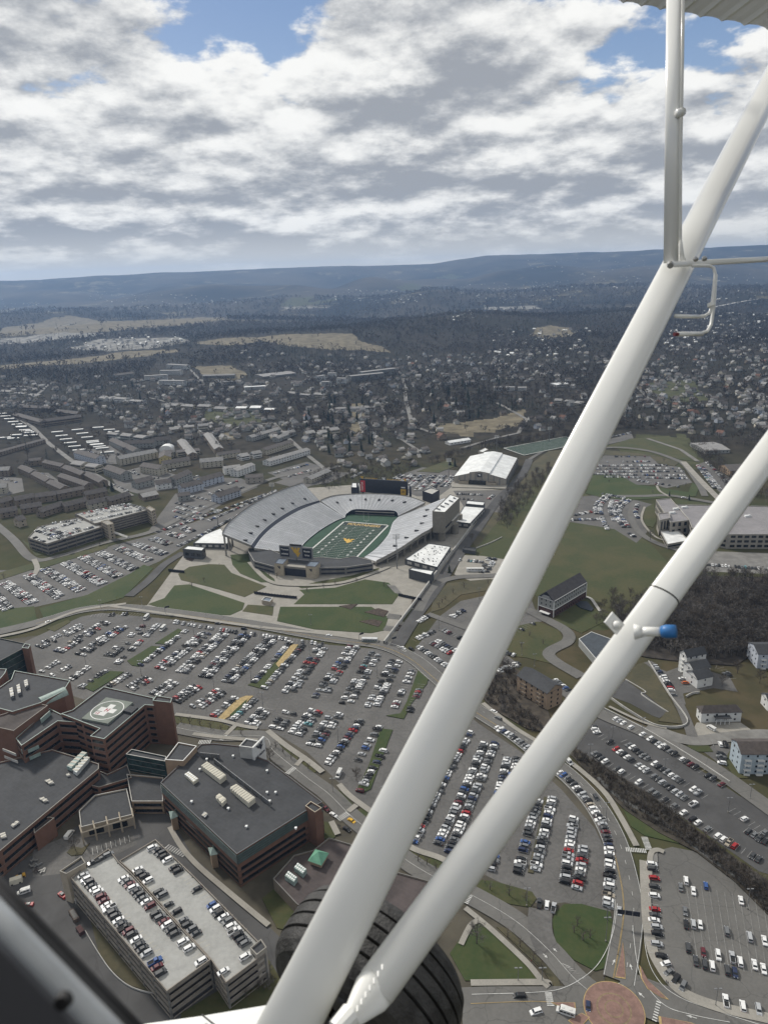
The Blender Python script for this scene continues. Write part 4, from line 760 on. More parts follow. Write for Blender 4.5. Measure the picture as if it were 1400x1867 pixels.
# ---- bus, vans, trailer
def coach(name, px, vec, L, Wd, Hh, colr, label, cat, win=True, cab=False, band=None):
    c = P(*px); d = P(px[0]+vec[0], px[1]+vec[1])-c; r = empty(name, (c.x, c.y, .1), label, cat, rz=math.atan2(d.y, d.x))
    b = MB(); h = L/2; w = Wd/2; z0 = .35
    prof = [(-h, z0), (-h, Hh-.25), (-h+.25, Hh), (h-.15, Hh), (h, Hh-.15), (h, z0)]
    if cab: prof = [(-h, z0), (-h, 1.1), (-h+.9, 1.25), (-h+1.5, Hh-.35), (-h+1.9, Hh), (h, Hh), (h, z0)]
    n = len(prof); vs = [(x, -w, z) for x, z in prof]+[(x, w, z) for x, z in prof]
    b.add(vs, [(i, (i+1) % n, n+(i+1) % n, n+i) for i in range(n)]+[tuple(range(n)), tuple(range(2*n-1, n-1, -1))])
    for i in range(2): b.box((-h*.3+i*h*.8, 0, Hh+.06), (1.0, .8, .14))
    b.build('body', colr, r)
    if win:
        for s in (-1, 1):
            mb = MB()
            nw = int((L-1.2)/1.3)
            for i in range(nw): mb.box((-h+1.0+i*1.3+(.9 if cab else 0), s*(w+.005), Hh*.62), (1.1, .03, Hh*.28))
            mb.build('side_windows', cglass, r)
        if not cab: MB().box((-h-.005, 0, Hh*.6), (.03, Wd*.85, Hh*.38)).build('windscreen', cglass, r)
        else: MB().add([(-h+.93, -w*.85, 1.28), (-h+.93, w*.85, 1.28), (-h+1.48, w*.8, Hh-.4), (-h+1.48, -w*.8, Hh-.4)], [(0, 1, 2, 3)]).build('windscreen', cglass, r).location = (-.03, 0, .02)
    if band: 
        for s in (-1, 1): MB().box((0, s*(w+.02), Hh*.3), (L*.98, .02, Hh*.22)).build('stripe', band, r)
    for x in (-.3*L, .32*L):
        for s in (-1, 1): wheel_mb(x, s*(w-.1), s).build('wheel', [tyre, rimm], r)
    return r
coach('city_bus', (674, 1170), (-12, -.3), 12, 2.55, 3.0, mat('bus_white', (.55, .56, .56), .4, .03, 1), 'long city bus with a dark green side on the road below the stadium lawn', 'bus', band=mat('bus_green', (.02, .07, .05), .5, .05, 1))
coach('shuttle_van', (1036, 1391), (-9, -9), 6.4, 2.1, 2.5, whitewall, 'white passenger van on the campus road between the creek and the strut', 'van', cab=True)
coach('delivery_van', (1031, 1849), (26, 9), 6.8, 2.2, 2.75, whitewall, 'white delivery van with a tall cargo body leaving the roundabout', 'van', cab=True, win=True)
coach('shuttle_van', (618, 1414), (4, -8), 6.6, 2.1, 2.5, whitewall, 'white shuttle van at the lot exit beside the dark roofed building', 'van', cab=True)
coach('shuttle_bus', (267, 1128), (5, -5), 7.5, 2.3, 2.8, whitewall, 'white shuttle bus at the top of the left lot', 'bus', cab=True)
coach('shuttle_bus', (297, 1148), (6, -6), 7.5, 2.3, 2.8, whitewall, 'white shuttle bus parked beside the upper grass island', 'bus', cab=True)
coach('parked_van', (127, 1525), (-8, 10), 6, 2.1, 2.4, whitewall, 'white van parked under the curved brick bay of the hospital', 'van', cab=True)
coach('utility_van', (1296, 1330), (10, 6), 5.6, 2.0, 2.3, whitewall, 'white van parked before the porch of the white house', 'van', cab=True)
coach('utility_van', (44, 1629), (12, -4), 5.6, 2.0, 2.3, whitewall, 'white service van beside the yellow machine at lower left', 'van', cab=True)
tr = coach('box_trailer', (866, 1042), (-12, 0), 16, 2.5, 3.4, whitewall, 'long white lettered trailer standing in the pale yard', 'trailer', win=False)
a_, b_ = tr.location, tr.rotation_euler.z
for i, (x, w_, z_) in enumerate(((-5.2, 1.4, 2.4), (-3.2, 1.8, 2.1), (-.8, 2.2, 2.1), (2.0, 2.4, 2.15), (4.8, 2.0, 2.1))):
    for s_ in (-1, 1): MB().box((x, s_*1.27, z_), (w_, .03, .6+.2*(i == 0))).build('side_lettering', black, tr)
# ---------------------------------------------------------------- buildings
CAMP = Vector((0, 0, H))
def ccw(poly):
    a = sum(p.x*q.y-q.x*p.y for p, q in zip(poly, poly[1:]+poly[:1])); return poly if a > 0 else poly[::-1]
def inset(poly, d):
    n = len(poly); out = []
    for i in range(n):
        a, b, c = poly[i-1], poly[i], poly[(i+1) % n]; t1 = (b-a).normalized(); t2 = (c-b).normalized()
        n1 = Vector((-t1.y, t1.x, 0)); n2 = Vector((-t2.y, t2.x, 0)); s = 1+n1.dot(n2); out.append(b+(n1+n2)*(d/max(s, .35)))
    return out
WINMESH = {}
def unit_box():
    if 'b' not in WINMESH:
        WINMESH['b'] = {}
    return WINMESH['b']
def winbox(m):
    d = unit_box()
    if m.name not in d: d[m.name] = mesh_of(MB().box((0, 0, 0), (1, 1, 1)), 'window', m)
    return d[m.name]
def put_window(parent, c, ang, w, h, m, name='window', depth=.14):
    o = bpy.data.objects.new(name, winbox(m)); COL.objects.link(o); o.parent = parent; o.location = c; o.rotation_euler = (0, 0, ang); o.scale = (w, depth, h); return o
def faces_cam(a, b, z):
    t = (b-a).normalized(); n = Vector((t.y, -t.x, 0)); return n.dot(CAMP-Vector(((a.x+b.x)/2, (a.y+b.y)/2, z))) > 0, n, t
def vol(root, name, poly, z0, z1, wall, roof, cop=None, win=None, par=.7, copw=.34):
    """one building volume: walls > roof, coping, windows. poly in world coordinates"""
    poly = ccw([Vector((p[0], p[1], 0)) for p in poly]); n = len(poly)
    w = MB(); inner = inset(poly, .35)
    w.add([(p.x, p.y, z0) for p in poly]+[(p.x, p.y, z1) for p in poly]+[(p.x, p.y, z1) for p in inner]+[(p.x, p.y, z1-par) for p in inner],
          [(i, (i+1) % n, n+(i+1) % n, n+i) for i in range(n)]+[(n+i, n+(i+1) % n, 2*n+(i+1) % n, 2*n+i) for i in range(n)]+[(2*n+i, 2*n+(i+1) % n, 3*n+(i+1) % n, 3*n+i) for i in range(n)])
    wo = child(w.build(name, wall), root)
    r = MB().prism(inset(poly, .34), z1-par-.3, z1-par+.02).build('roof', roof); r.parent = wo
    if cop:
        c = MB(); o1 = inset(poly, -.06); o2 = inset(poly, copw)
        c.add([(p.x, p.y, z1-.02) for p in o1]+[(p.x, p.y, z1-.02) for p in o2]+[(p.x, p.y, z1+.12) for p in o1]+[(p.x, p.y, z1+.12) for p in o2],
              [(2*n+i, 2*n+(i+1) % n, 3*n+(i+1) % n, 3*n+i) for i in range(n)]+[(i, (i+1) % n, 2*n+(i+1) % n, 2*n+i) for i in range(n)]+[(n+(i+1) % n, n+i, 3*n+i, 3*n+(i+1) % n) for i in range(n)]+[(n+i, n+(i+1) % n, (i+1) % n, i) for i in range(n)])
        co = c.build('coping', cop); co.parent = wo
    if win: windows(wo, poly, z0, z1-par, **win)
    return wo
def windows(wo, poly, z0, z1, kind='ribbon', floors=3, hh=1.6, m=None, w=1.2, pitch=3.2, band=None, skip=(), margin=1.0, lo=.35, allsides=False):
    m = m or glass; n = len(poly); fh = (z1-z0)/floors
    for i in range(n):
        a, b = poly[i], poly[(i+1) % n]; L = (b-a).length
        ok, nn, t = faces_cam(a, b, z0)
        if (not ok and not allsides) or L < 3 or i in skip: continue
        ang = math.atan2(t.y, t.x)
        for f in range(floors):
            zc = z0+f*fh+fh*lo+hh/2
            if kind == 'ribbon':
                c = (a+b)/2+nn*.03; put_window(wo, (c.x, c.y, zc), ang, L-2*margin, hh, m, 'window_band')
                if band: c = (a+b)/2+nn*.02; put_window(wo, (c.x, c.y, zc-hh/2-.25), ang, L-.2, .28, band, 'sill_band', .3)
            else:
                k = max(1, int((L-2*margin)/pitch)); s = (L-2*margin)/k
                for j in range(k):
                    c = a+t*(margin+s*(j+.5))+nn*.02; put_window(wo, (c.x, c.y, zc), ang, w, hh, m)
def pxp(px, z): return [P(x, y, z) for x, y in px]
def building(name, label, cat, px, z, wall, roof, cop=None, win=None, group=None, z0=-.2, **kw):
    poly = pxp(px, z); c = sum(poly, Vector())/len(poly); c.z = 0
    r = empty(name, c, label, cat, group); vol(r, 'walls', poly, z0, z, wall, roof, cop, win, **kw); return r
def gabled(name, label, cat, c0, c1, c2, h, rise, wall, roof, win=None, group=None, hip=0.0, over=.5, world=False, z=0.0, trim=None, lower=None):
    c0, c1, c2 = (Vector(c) if world else P(*c) for c in (c0, c1, c2)); u = (c1-c0); v = (c2-c0); v = v; lv = v.length; vd = v.normalized(); ud = Vector((-vd.y, vd.x, 0)); ud = ud if ud.dot(u) > 0 else -ud; lu = abs(u.dot(ud))
    base = [c0, c0+ud*lu, c0+ud*lu+vd*lv, c0+vd*lv]; ctr = (base[0]+base[2])/2; ctr.z = z; r = empty(name, ctr, label, cat, group)
    B = lambda a, b, zz: tuple((c0+ud*a+vd*b).xy)+(z+zz,)
    w = MB(); w.add([B(0, 0, -.5), B(lu, 0, -.5), B(lu, lv, -.5), B(0, lv, -.5), B(0, 0, h), B(lu, 0, h), B(lu, lv, h), B(0, lv, h)], [(0, 1, 5, 4), (1, 2, 6, 5), (2, 3, 7, 6), (3, 0, 4, 7), (4, 5, 6, 7)])
    hp = hip*lu/2
    if not hip: w.add([B(0, 0, h), B(lu, 0, h), B(lu/2, 0, h+rise-.08), B(0, lv, h), B(lu, lv, h), B(lu/2, lv, h+rise-.08)], [(0, 1, 2), (3, 5, 4)])
    wo = child(w.build('walls', wall), r); o = over; hy = -rise/(lu/2)*o
    rm = MB(); e = .22
    a = [B(-o, -o, h+hy), B(lu+o, -o, h+hy), B(lu+o, lv+o, h+hy), B(-o, lv+o, h+hy), B(lu/2, hp-o*(0 if hip else 1), h+rise), B(lu/2, lv-hp+o*(0 if hip else 1), h+rise)]
    b = [(x, y, zz+e) for x, y, zz in a]; k = 6
    fs = [(0, 3, 5, 4), (2, 1, 4, 5)]+([(1, 0, 4), (3, 2, 5)] if hip else [])
    rm.add(a+b, [tuple(i+k for i in f) for f in fs]+[f[::-1] for f in fs]+[(i, (i+1) % 4, k+(i+1) % 4, k+i) for i in range(4)]+([] if hip else [(0, 4, 10, 6), (4, 1, 7, 10), (3, 9, 11, 5), (5, 11, 8, 2)]))
    child(rm.build('roof', roof), r)
    if lower: 
        lo_ = MB().prism(inset(ccw([Vector((p.x, p.y, 0)) for p in base]), -.06), z-.5, z+lower[0]).build('ground_floor', lower[1]); child(lo_, r)
    if win: windows(wo, ccw([Vector((p.x, p.y, 0)) for p in base]), z+.0, z+h, **win)
    if trim:
        t = MB()
        for q in base: t.box((q.x, q.y, z+h/2), (.5, .5, h), math.atan2(vd.y, vd.x))
        child(t.build('corner_trim', trim), r)
    return r, base, (ud, vd, lu, lv)
def hvac_unit(px, z, h, label, m=hvac, name='rooftop_unit', group=None, fans=(4, 1), fanm=None):
    poly = ccw(pxp(px, z+h)); c = sum(poly, Vector())/4; c.z = z; r = empty(name, c, label, 'air unit', group)
    child(MB().prism([Vector((p.x, p.y, 0)) for p in inset([Vector((p.x, p.y, 0)) for p in poly], -.0)], z+.3, z+h).build('casing', m), r)
    child(MB().prism(inset([Vector((p.x, p.y, 0)) for p in poly], .4), z, z+.3).build('base', dkroof), r)
    q = [Vector((p.x, p.y, 0)) for p in poly]; L1 = (q[1]-q[0]).length; L2 = (q[2]-q[1]).length
    if L1 < L2: q = q[1:]+q[:1]
    e = q[1]-q[0]; g = q[3]-q[0]; f = MB()
    for i in range(fans[0]):
        for j in range(fans[1]):
            cc = q[0]+e*((i+.5)/fans[0])+g*((j+.5)/fans[1])
            if fanm is None: f.box((cc.x, cc.y, z+h+.08), (e.length/fans[0]*.45, g.length*.96, .2), math.atan2(e.y, e.x))
            else:
                rr = min(e.length/fans[0], g.length/fans[1])*.38; n = 10; f.prism([Vector((cc.x+rr*math.cos(6.283*k/n), cc.y+rr*math.sin(6.283*k/n), 0)) for k in range(n)], z+h-.05, z+h+.25)
    child(f.build('fan_hood' if fanm else 'ribs', fanm or mat('rib_metal', (.42, .40, .34), .6, .05, 1)), r); return r
ribw = dict(kind='ribbon', hh=1.7, band=mat('sill_concrete', (.17, .13, .11), .9, .1, .5))
# ---- hospital (brick, many wings)
hos = empty('hospital', P(150, 1400), 'huge dark red brick hospital with ribbon windows and a rooftop helipad', 'hospital')
c3 = lambda L: [(x/3.333, 1100+y/3.333) for x, y in L]
c4 = lambda L: [(x/3.333, 1400+y/3.333) for x, y in L]
c5 = lambda L: [(280+x/3.333, 1240+y/3.333) for x, y in L]
ZH = 27.0
vol(hos, 'helipad_wing', pxp(c3([(630, 508), (933, 576), (935, 622), (880, 618), (632, 826), (548, 808), (606, 762), (500, 722), (372, 672), (440, 650)]), ZH), 0, ZH, brick, dkroof, teal, dict(floors=6, **ribw))
vol(hos, 'stair_tower', pxp(c3([(928, 592), (950, 562), (1045, 578), (1038, 604)]), 30), 0, 30, brick, dkroof, teal)
vol(hos, 'north_wing', pxp(c3([(88, 410), (426, 470), (385, 535), (245, 606), (75, 660), (-80, 620), (-80, 560), (0, 510), (68, 463)]), 30), 0, 30, brick, dkroof, teal)
vol(hos, 'brick_pavilion', pxp(c3([(190, 600), (290, 622), (82, 776), (-60, 745), (-60, 700), (40, 668)]), 29), 0, 29, brick, brroof, conc)
vol(hos, 'terrace_wing', pxp(c3([(300, 640), (372, 676), (500, 726), (350, 716), (130, 866), (96, 822)]), 25), 0, 25, brick, dkroof, teal, dict(floors=5, **ribw))
vol(hos, 'low_wing', pxp([(95, 1367), (180, 1393), (180, 1402), (0, 1552), (-110, 1640), (-160, 1480), (-40, 1400)], 14), 0, 14, brick, dkroof, conc, dict(floors=3, **ribw))
vol(hos, 'low_wing_link', pxp([(170, 1401), (196, 1412), (232, 1395), (240, 1418), (180, 1436), (150, 1428)], 8), 0, 8, brick, dkroof, conc, dict(floors=2, **ribw))
bow = [P(x, y, 11) for x, y in c4([(330, 306), (208, 400), (204, 360), (222, 335), (262, 308), (300, 300)])]
vol(hos, 'curved_bay', bow, 0, 11, brick, brroof, conc)
vol(hos, 'glass_bridge', pxp(c3([(765, 918), (800, 888), (1010, 932), (1003, 962)]), 18), 7, 18, tealglass, dkroof, conc_l, dict(kind='ribbon', floors=3, hh=.25, m=conc_d))
vol(hos, 'link_tower', pxp(c5([(70, 485), (150, 380), (262, 402), (180, 492)]), 22), 0, 22, brick_t, dkroof, trimw)
vol(hos, 'entrance_wing', pxp(c4([(480, 262), (575, 168), (770, 128), (806, 285), (492, 362)]), 7), 0, 7, beige, dkroof, conc_l, dict(kind='grid', floors=1, hh=3.2, w=7, pitch=8.5, lo=.15))
vol(hos, 'court_wing', pxp(c4([(770, 40), (990, 60), (990, 205), (800, 205)]), 8), 0, 8, brick_t, dkroof, conc_l, dict(floors=2, **ribw))
vol(hos, 'far_glass_wing', pxp(c3([(-150, 215), (0, 212), (158, 246), (140, 275), (0, 350), (-150, 420)]), 28), 0, 28, tealglass, dkroof, conc_d, dict(floors=6, hh=.3, m=steel))
vol(hos, 'end_tower', pxp(c3([(134, 270), (150, 246), (184, 252), (172, 276)]), 30), 0, 30, brick, dkroof, teal)
vol(hos, 'small_brick_block', pxp(c3([(-60, 395), (40, 400), (30, 425), (0, 460), (-60, 460)]), 31), 0, 31, brick, dkroof, teal)
# barrel vault of weathered copper
va, vb = P(120, 1263, 27), P(74, 1283, 27); t = (vb-va).normalized(); q = Vector((-t.y, t.x, 0)); mb = MB(); vs = []
for pt in (va, vb):
    for i in range(13): w_ = math.pi*i/12; vs.append(pt+q*(4.0*math.cos(w_))+Vector((0, 0, 3.6*math.sin(w_))))
mb.add(vs, [(i, i+1, 13+i+1, 13+i) for i in range(12)]+[tuple(range(13)), tuple(range(25, 12, -1))]); child(mb.build('barrel_vault', teal, smooth=False), hos)
# copper trim strips on the pavilion corner
def strips(px, z0, z1, n, m, nm, h=2.2):
    a, b = (P(x, y, z1) for x, y in px); t = (b-a); ang = math.atan2(t.y, t.x); c = (a+b)/2
    for i in range(n):
        zc = z0+(z1-z0)*(i+.5)/n; child(MB().box((c.x, c.y, zc), (t.length, .4, h), ang).build(nm, m), hos)
strips(c3([(125, 868), (268, 740)]), 17, 24.5, 1, teal, 'copper_band', 3)
strips(c3([(165, 880), (232, 850)]), 3, 22, 4, teal, 'copper_panel', 2.0); strips(c3([(12, 868), (92, 900)]), 3, 22, 4, conc_l, 'stone_panel', 1.6)
for a_ in ([(243, 690), (300, 640)],): strips(c3(a_), 23, 29, 1, teal, 'copper_panel', 3)
# helipad deck, its circle, cross and H
pad = pxp(c3([(645, 572), (808, 602), (655, 732), (495, 700)]), ZH+.6); padm = mat('helipad_green', (.17, .19, .165), .9, .08, .3)
hp = empty('helipad', sum(pad, Vector())/4, 'square grey green helipad with a white circle and cross on the brick hospital roof', 'helipad'); zp = ZH+.6
child(MB().prism(pad, ZH-.7, zp).build('deck', padm), hp)
cc = sum(pad, Vector())/4; ex = ((pad[1]-pad[0])+(pad[2]-pad[3])).normalized(); ey = Vector((-ex.y, ex.x, 0)); R0 = min((pad[1]-pad[0]).length, (pad[3]-pad[0]).length)*.5
ey = ey if ey.dot(P(300, 1200)-P(300, 1300)) > 0 else -ey; ex = Vector((ey.y, -ey.x, 0))
mb = MB(); n = 48; ra, rb = R0*.97, R0*.925
mb.add([(cc.x+r_*math.cos(6.28318*i/n), cc.y+r_*math.sin(6.28318*i/n), zp+.03) for r_ in (ra, rb) for i in range(n)], [(i, (i+1) % n, n+(i+1) % n, n+i) for i in range(n)]); child(mb.build('circle', trimw), hp)
k = R0*.58; w_ = R0*.2; cx_ = [(-k, -w_), (-w_, -w_), (-w_, -k), (w_, -k), (w_, -w_), (k, -w_), (k, w_), (w_, w_), (w_, k), (-w_, k), (-w_, w_), (-k, w_)]
# the cross is turned: its arms follow the pad diagonal of the photograph
def rot(v, a): return (v[0]*math.cos(a)-v[1]*math.sin(a), v[0]*math.sin(a)+v[1]*math.cos(a))
ra_ = math.radians(0)
child(MB().add([tuple(cc+ex*rot(p, ra_)[0]+ey*rot(p, ra_)[1]+Vector((0, 0, .05)))[:2]+(zp+.05,) for p in cx_], [tuple(range(12))]).build('cross', whitewall), hp)
lettering('letter_h', 'H', Vector((cc.x, cc.y, zp+.05)), ex, ey, R0*.24, R0*.34, mat('helipad_red', (.30, .03, .05), .8, .05, 1), hp, .02)
bx = cc-ex*R0*.36-ey*R0*.42; child(MB().prism([bx+ex*a+ey*b for a, b in ((-2, -1.5), (2, -1.5), (2, 1.5), (-2, 1.5))], zp+.02, zp+.04).build('marking_box', whitewall), hp)
lettering('marking_number', '12', Vector((bx.x, bx.y, zp+.04)), ex, ey, 2.4, 2.0, MATS['helipad_red'], hp, .02)
pb = pxp(c3([(745, 650), (790, 622), (838, 632), (800, 665)]), ZH+1); o = MB().prism(pb, ZH-.7, ZH+.9).build('roof_hatch', dkroof); dat(o, 'low dark box on the hospital roof beside the helipad', 'roof hatch')
# rooftop plant of the hospital
hvac_unit(c3([(405, 990), (500, 900), (530, 908), (432, 1002)]), 13.3, 2.6, 'teal grey duct unit on the low hospital roof, left of its twin', mat('duct_teal', (.25, .33, .31), .6, .1, .5), fans=(5, 1), group='duct units on the low hospital roof')
hvac_unit(c3([(442, 1015), (528, 930), (545, 938), (465, 1030)]), 13.3, 2.6, 'white duct unit on the low hospital roof, right of the teal one', mat('duct_white', (.50, .52, .50), .6, .1, .5), fans=(5, 1), group='duct units on the low hospital roof')
for i, L in enumerate(([(100, 500), (118, 488), (128, 540), (108, 548)], [(55, 520), (75, 508), (85, 560), (64, 568)], [(145, 470), (165, 462), (172, 498), (152, 508)])): hvac_unit(c3(L), 29.3, 2.2, ['middle', 'leftmost', 'rightmost'][i]+' fan box of three on the far hospital roof', steel, fans=(3, 1), group='fan boxes on the far hospital roof')
for i, L in enumerate(([(270, 75), (300, 70), (330, 92), (300, 98)], [(235, 185), (262, 180), (295, 200), (268, 206)], [(65, 350), (105, 322), (118, 330), (78, 360)], [(0, 400), (30, 392), (40, 420), (6, 428)], [(400, 40), (420, 36), (428, 44), (408, 50)])): hvac_unit(c4(L), 13.3, 1.1, ['long pale exhaust duct at the top of the low hospital roof', 'pale exhaust duct at the centre of the low hospital roof', 'thin pale duct near the brick edge of the low roof', 'grey box on the low roof at the left picture edge', 'small white vent near the brick corner'][i], conc_l, 'roof_duct', fans=(2, 1), group='ducts on the low hospital roof')
# entrance court frames
for i in range(5):
    a = P(*c4([(490+i*78, 372-i*16)])[0], 5.0); b = P(*c4([(486+i*78, 350-i*18)])[0], 7); 
fr = empty('entrance_frame', P(190, 1515), 'open beige concrete frame of five bays before the hospital entrance', 'frame')
A_, B_ = P(149, 1519, 7.3), P(243, 1490, 7.3); A2, B2 = P(145, 1505, 7.3), P(240, 1474, 7.3)
for i in range(5):
    t = i/4; p1, p2 = A_.lerp(B_, t), A2.lerp(B2, t)
    child(MB().tube([(p1.x, p1.y, 0), (p1.x, p1.y, 7.2)], .45, 4).build('post', beige), fr); child(MB().tube([p1, p2], .35, 4).build('beam', beige), fr)
child(MB().tube([A_, B_], .42, 4).build('beam', beige), fr)
# ---- dark roofed medical office building
Z2 = 19.0
med = empty('office_building', P(440, 1500), 'dark flat roofed brick office building with teal glass top floor', 'office building')
mo = vol(med, 'main_block', pxp(c5([(42, 625), (205, 470), (290, 390), (370, 386), (520, 402), (640, 470), (700, 492), (1025, 742), (925, 796), (505, 1060)]), Z2), 0, Z2, brick, dkroof, mat('dark_coping', (.10, .105, .11), .7, .1, 1), None, par=.5)
po = ccw([Vector((p.x, p.y, 0)) for p in pxp(c5([(42, 625), (205, 470), (290, 390), (370, 386), (520, 402), (640, 470), (700, 492), (1025, 742), (925, 796), (505, 1060)]), Z2)])
for i in range(len(po)):
    a, b = po[i], po[(i+1) % len(po)]; ok, nn, t = faces_cam(a, b, 0); L = (b-a).length
    if not ok or L < 5: continue
    ang = math.atan2(t.y, t.x); c = (a+b)/2+nn*.05
    put_window(mo, (c.x, c.y, Z2-3.3), ang, L-.1, 5.2, tealglass, 'glass_band', .3)
    for k in range(8): c = (a+b)/2+nn*.22; put_window(mo, (c.x, c.y, Z2-5.6+k*.66), ang, L, .12, teal if k % 2 else steel, 'louvre', .12)
    for zc in (2.6, 6.2, 9.8): c = (a+b)/2+nn*.05; put_window(mo, (c.x, c.y, zc), ang, L-2.5, 1.5, glass, 'window_band', .2); put_window(mo, (c.x, c.y, zc-1.1), ang, L-.2, .3, brroof, 'sill_band', .34)
vol(med, 'corner_tower', pxp(c5([(922, 766), (955, 738), (1022, 778), (980, 806)]), Z2+2), 0, Z2+2, brick, dkroof, beige)
wb = vol(med, 'sign_block', pxp(c5([(520, 402), (562, 357), (640, 372), (604, 413)]), Z2+7), Z2-.5, Z2+7, conc_l, dkroof, trimw)
w1, w2 = P(461.5, 1364, Z2+7), P(480, 1345.5, Z2+7)   # white sign wall facing the lot
t = (w2-w1); t.z = 0; tl = t.length; t.normalize(); nn = Vector((t.y, -t.x, 0)); c = (w1+w2)/2
child(MB().box((c.x, c.y, (Z2+7.6)/2), (tl+1, 1.0, Z2+7.6), math.atan2(t.y, t.x)).build('sign_wall', whitewall), med)
nn = nn if nn.x > 0 else -nn; td = t if t.cross(Vector((0, 0, 1))).dot(nn) > 0 else -t
logo('wall_logo', Vector((c.x, c.y, Z2+4.4))+nn*.5, td, (0, 0, 1), 6, 4.6, navy, med, .05)
lettering('wall_lettering', 'WVU Medicine', Vector((c.x, c.y, Z2-.2))+nn*.5, td, (0, 0, 1), 8.5, 1.7, navy, med, .05)
for i, L in enumerate(([(92, 800), (140, 795), (150, 830), (105, 850)], [(330, 1020), (380, 1015), (392, 1060), (345, 1070)])):
    cpx = c5(L); pts = [P(x, y, 8) for x, y in cpx]; apex = sum(pts, Vector())/4+Vector((0, 0, 2.2)); mb = MB(); mb.add([tuple(p) for p in pts]+[tuple(apex)], [(0, 1, 4), (1, 2, 4), (2, 3, 4), (3, 0, 4), (3, 2, 1, 0)]); child(mb.build('copper_cap', teal), med)
    child(MB().prism([Vector((p.x, p.y, 0)) for p in inset(ccw([Vector((q.x, q.y, 0)) for q in pts]), .4)], 0, 7.95).build('entrance_pier', brick_t), med)
zr = Z2-.5
hvac_unit(c5([(290, 520), (325, 496), (440, 578), (402, 606)]), zr, 3.2, 'long beige ribbed air unit on the dark roof, nearer the brick block', fans=(9, 1), group='beige air units on the dark roof')
hvac_unit(c5([(466, 652), (503, 632), (618, 716), (576, 748)]), zr, 3.2, 'long beige ribbed air unit on the dark roof, right of the screen wall', fans=(9, 1), group='beige air units on the dark roof')
hvac_unit(c5([(378, 706), (400, 690), (442, 724), (416, 750)]), zr, 2.6, 'small plain beige air unit between the two long ones', fans=(2, 1), group='beige air units on the dark roof')
hvac_unit(c5([(188, 572), (214, 556), (272, 600), (242, 622)]), zr, 2.0, 'beige cooling unit with two rows of round fans on the dark roof', fans=(6, 2), fanm=whroof, group='beige air units on the dark roof')
hvac_unit(c5([(290, 822), (308, 800), (330, 815), (312, 836)]), zr, 1.0, 'small grey square vent alone on the dark roof', steel, 'roof_vent', fans=(1, 1))
for nm, L, lab in (('a', [(368, 478), (708, 742)], 'long grey louvred screen wall between the beige air units'), ('b', [(284, 440), (398, 452)], 'short grey screen wall beside the brick link block')):
    a, b = (P(x, y, zr+3) for x, y in c5(L)); t = b-a; c = (a+b)/2; r = empty('screen_wall', (c.x, c.y, zr), lab, 'screen'); ang = math.atan2(t.y, t.x)
    child(MB().box((c.x, c.y, zr+1.6), (t.length, .25, 2.6), ang).build('louvre_panel', steel), r)
    for i in range(8): p_ = a.lerp(b, i/7); child(MB().box((p_.x, p_.y, zr+1.5), (.3, .8, 3.0), ang).build('post', conc_d), r)
for x, y in ((484, 470), (455, 790), (690, 560), (706, 745), (324, 490), (232, 748), (742, 692), (690, 692), (282, 552), (865, 910), (565, 900)):
    px_ = c5([(x, y)])[0]; c = P(*px_, zr); o = MB().tube([(c.x, c.y, zr), (c.x, c.y, zr+.9)], [.35, .35], 8).add([], []).box((c.x, c.y, zr+1.05), (1.1, 1.1, .35)).build('roof_vent', whroof)
    dat(o, 'small white mushroom vent on the dark office roof', 'vent', 'white vents on the dark office roof')
# ---- low brown roofed clinic by the tyre
cl_ = building('clinic', 'low dark brown flat roofed building behind the aircraft tyre', 'building', [(498, 1603), (536, 1560), (571, 1551), (600, 1528), (640, 1540), (700, 1584), (782, 1607), (772, 1665), (735, 1735), (640, 1720), (540, 1648)], 7.0, brownwall, mat('brown_flat_roof', (.065, .052, .050), .9, .2, .1), conc_d)
p4 = [P(x, y, 9) for x, y in ((561, 1570), (586, 1579), (600, 1556), (575, 1549))]; ap = sum(p4, Vector())/4+Vector((0, 0, 3.2)); child(MB().add([tuple(p) for p in p4]+[tuple(ap)], [(0, 1, 4), (1, 2, 4), (2, 3, 4), (3, 0, 4), (3, 2, 1, 0)]).build('pyramid_roof', mat('green_copper', (.12, .30, .20), .6, .1, .5)), cl_)
child(MB().prism([Vector((p.x, p.y, 0)) for p in inset(ccw([Vector((q.x, q.y, 0)) for q in p4]), .5)], 6.9, 8.95).build('lantern', brick_t), cl_)
hvac_unit([(519, 1597), (526, 1588), (542, 1600), (536, 1609)], 6.3, 2.8, 'teal condenser box with ten fans, lower of the two on the brown roof', teal, fans=(5, 2), fanm=whroof, group='teal condensers on the brown roof')
hvac_unit([(536, 1582), (543, 1573), (559, 1585), (552, 1594)], 6.3, 2.8, 'teal condenser box with ten fans, upper one beside the green pyramid', teal, fans=(5, 2), fanm=whroof, group='teal condensers on the brown roof')
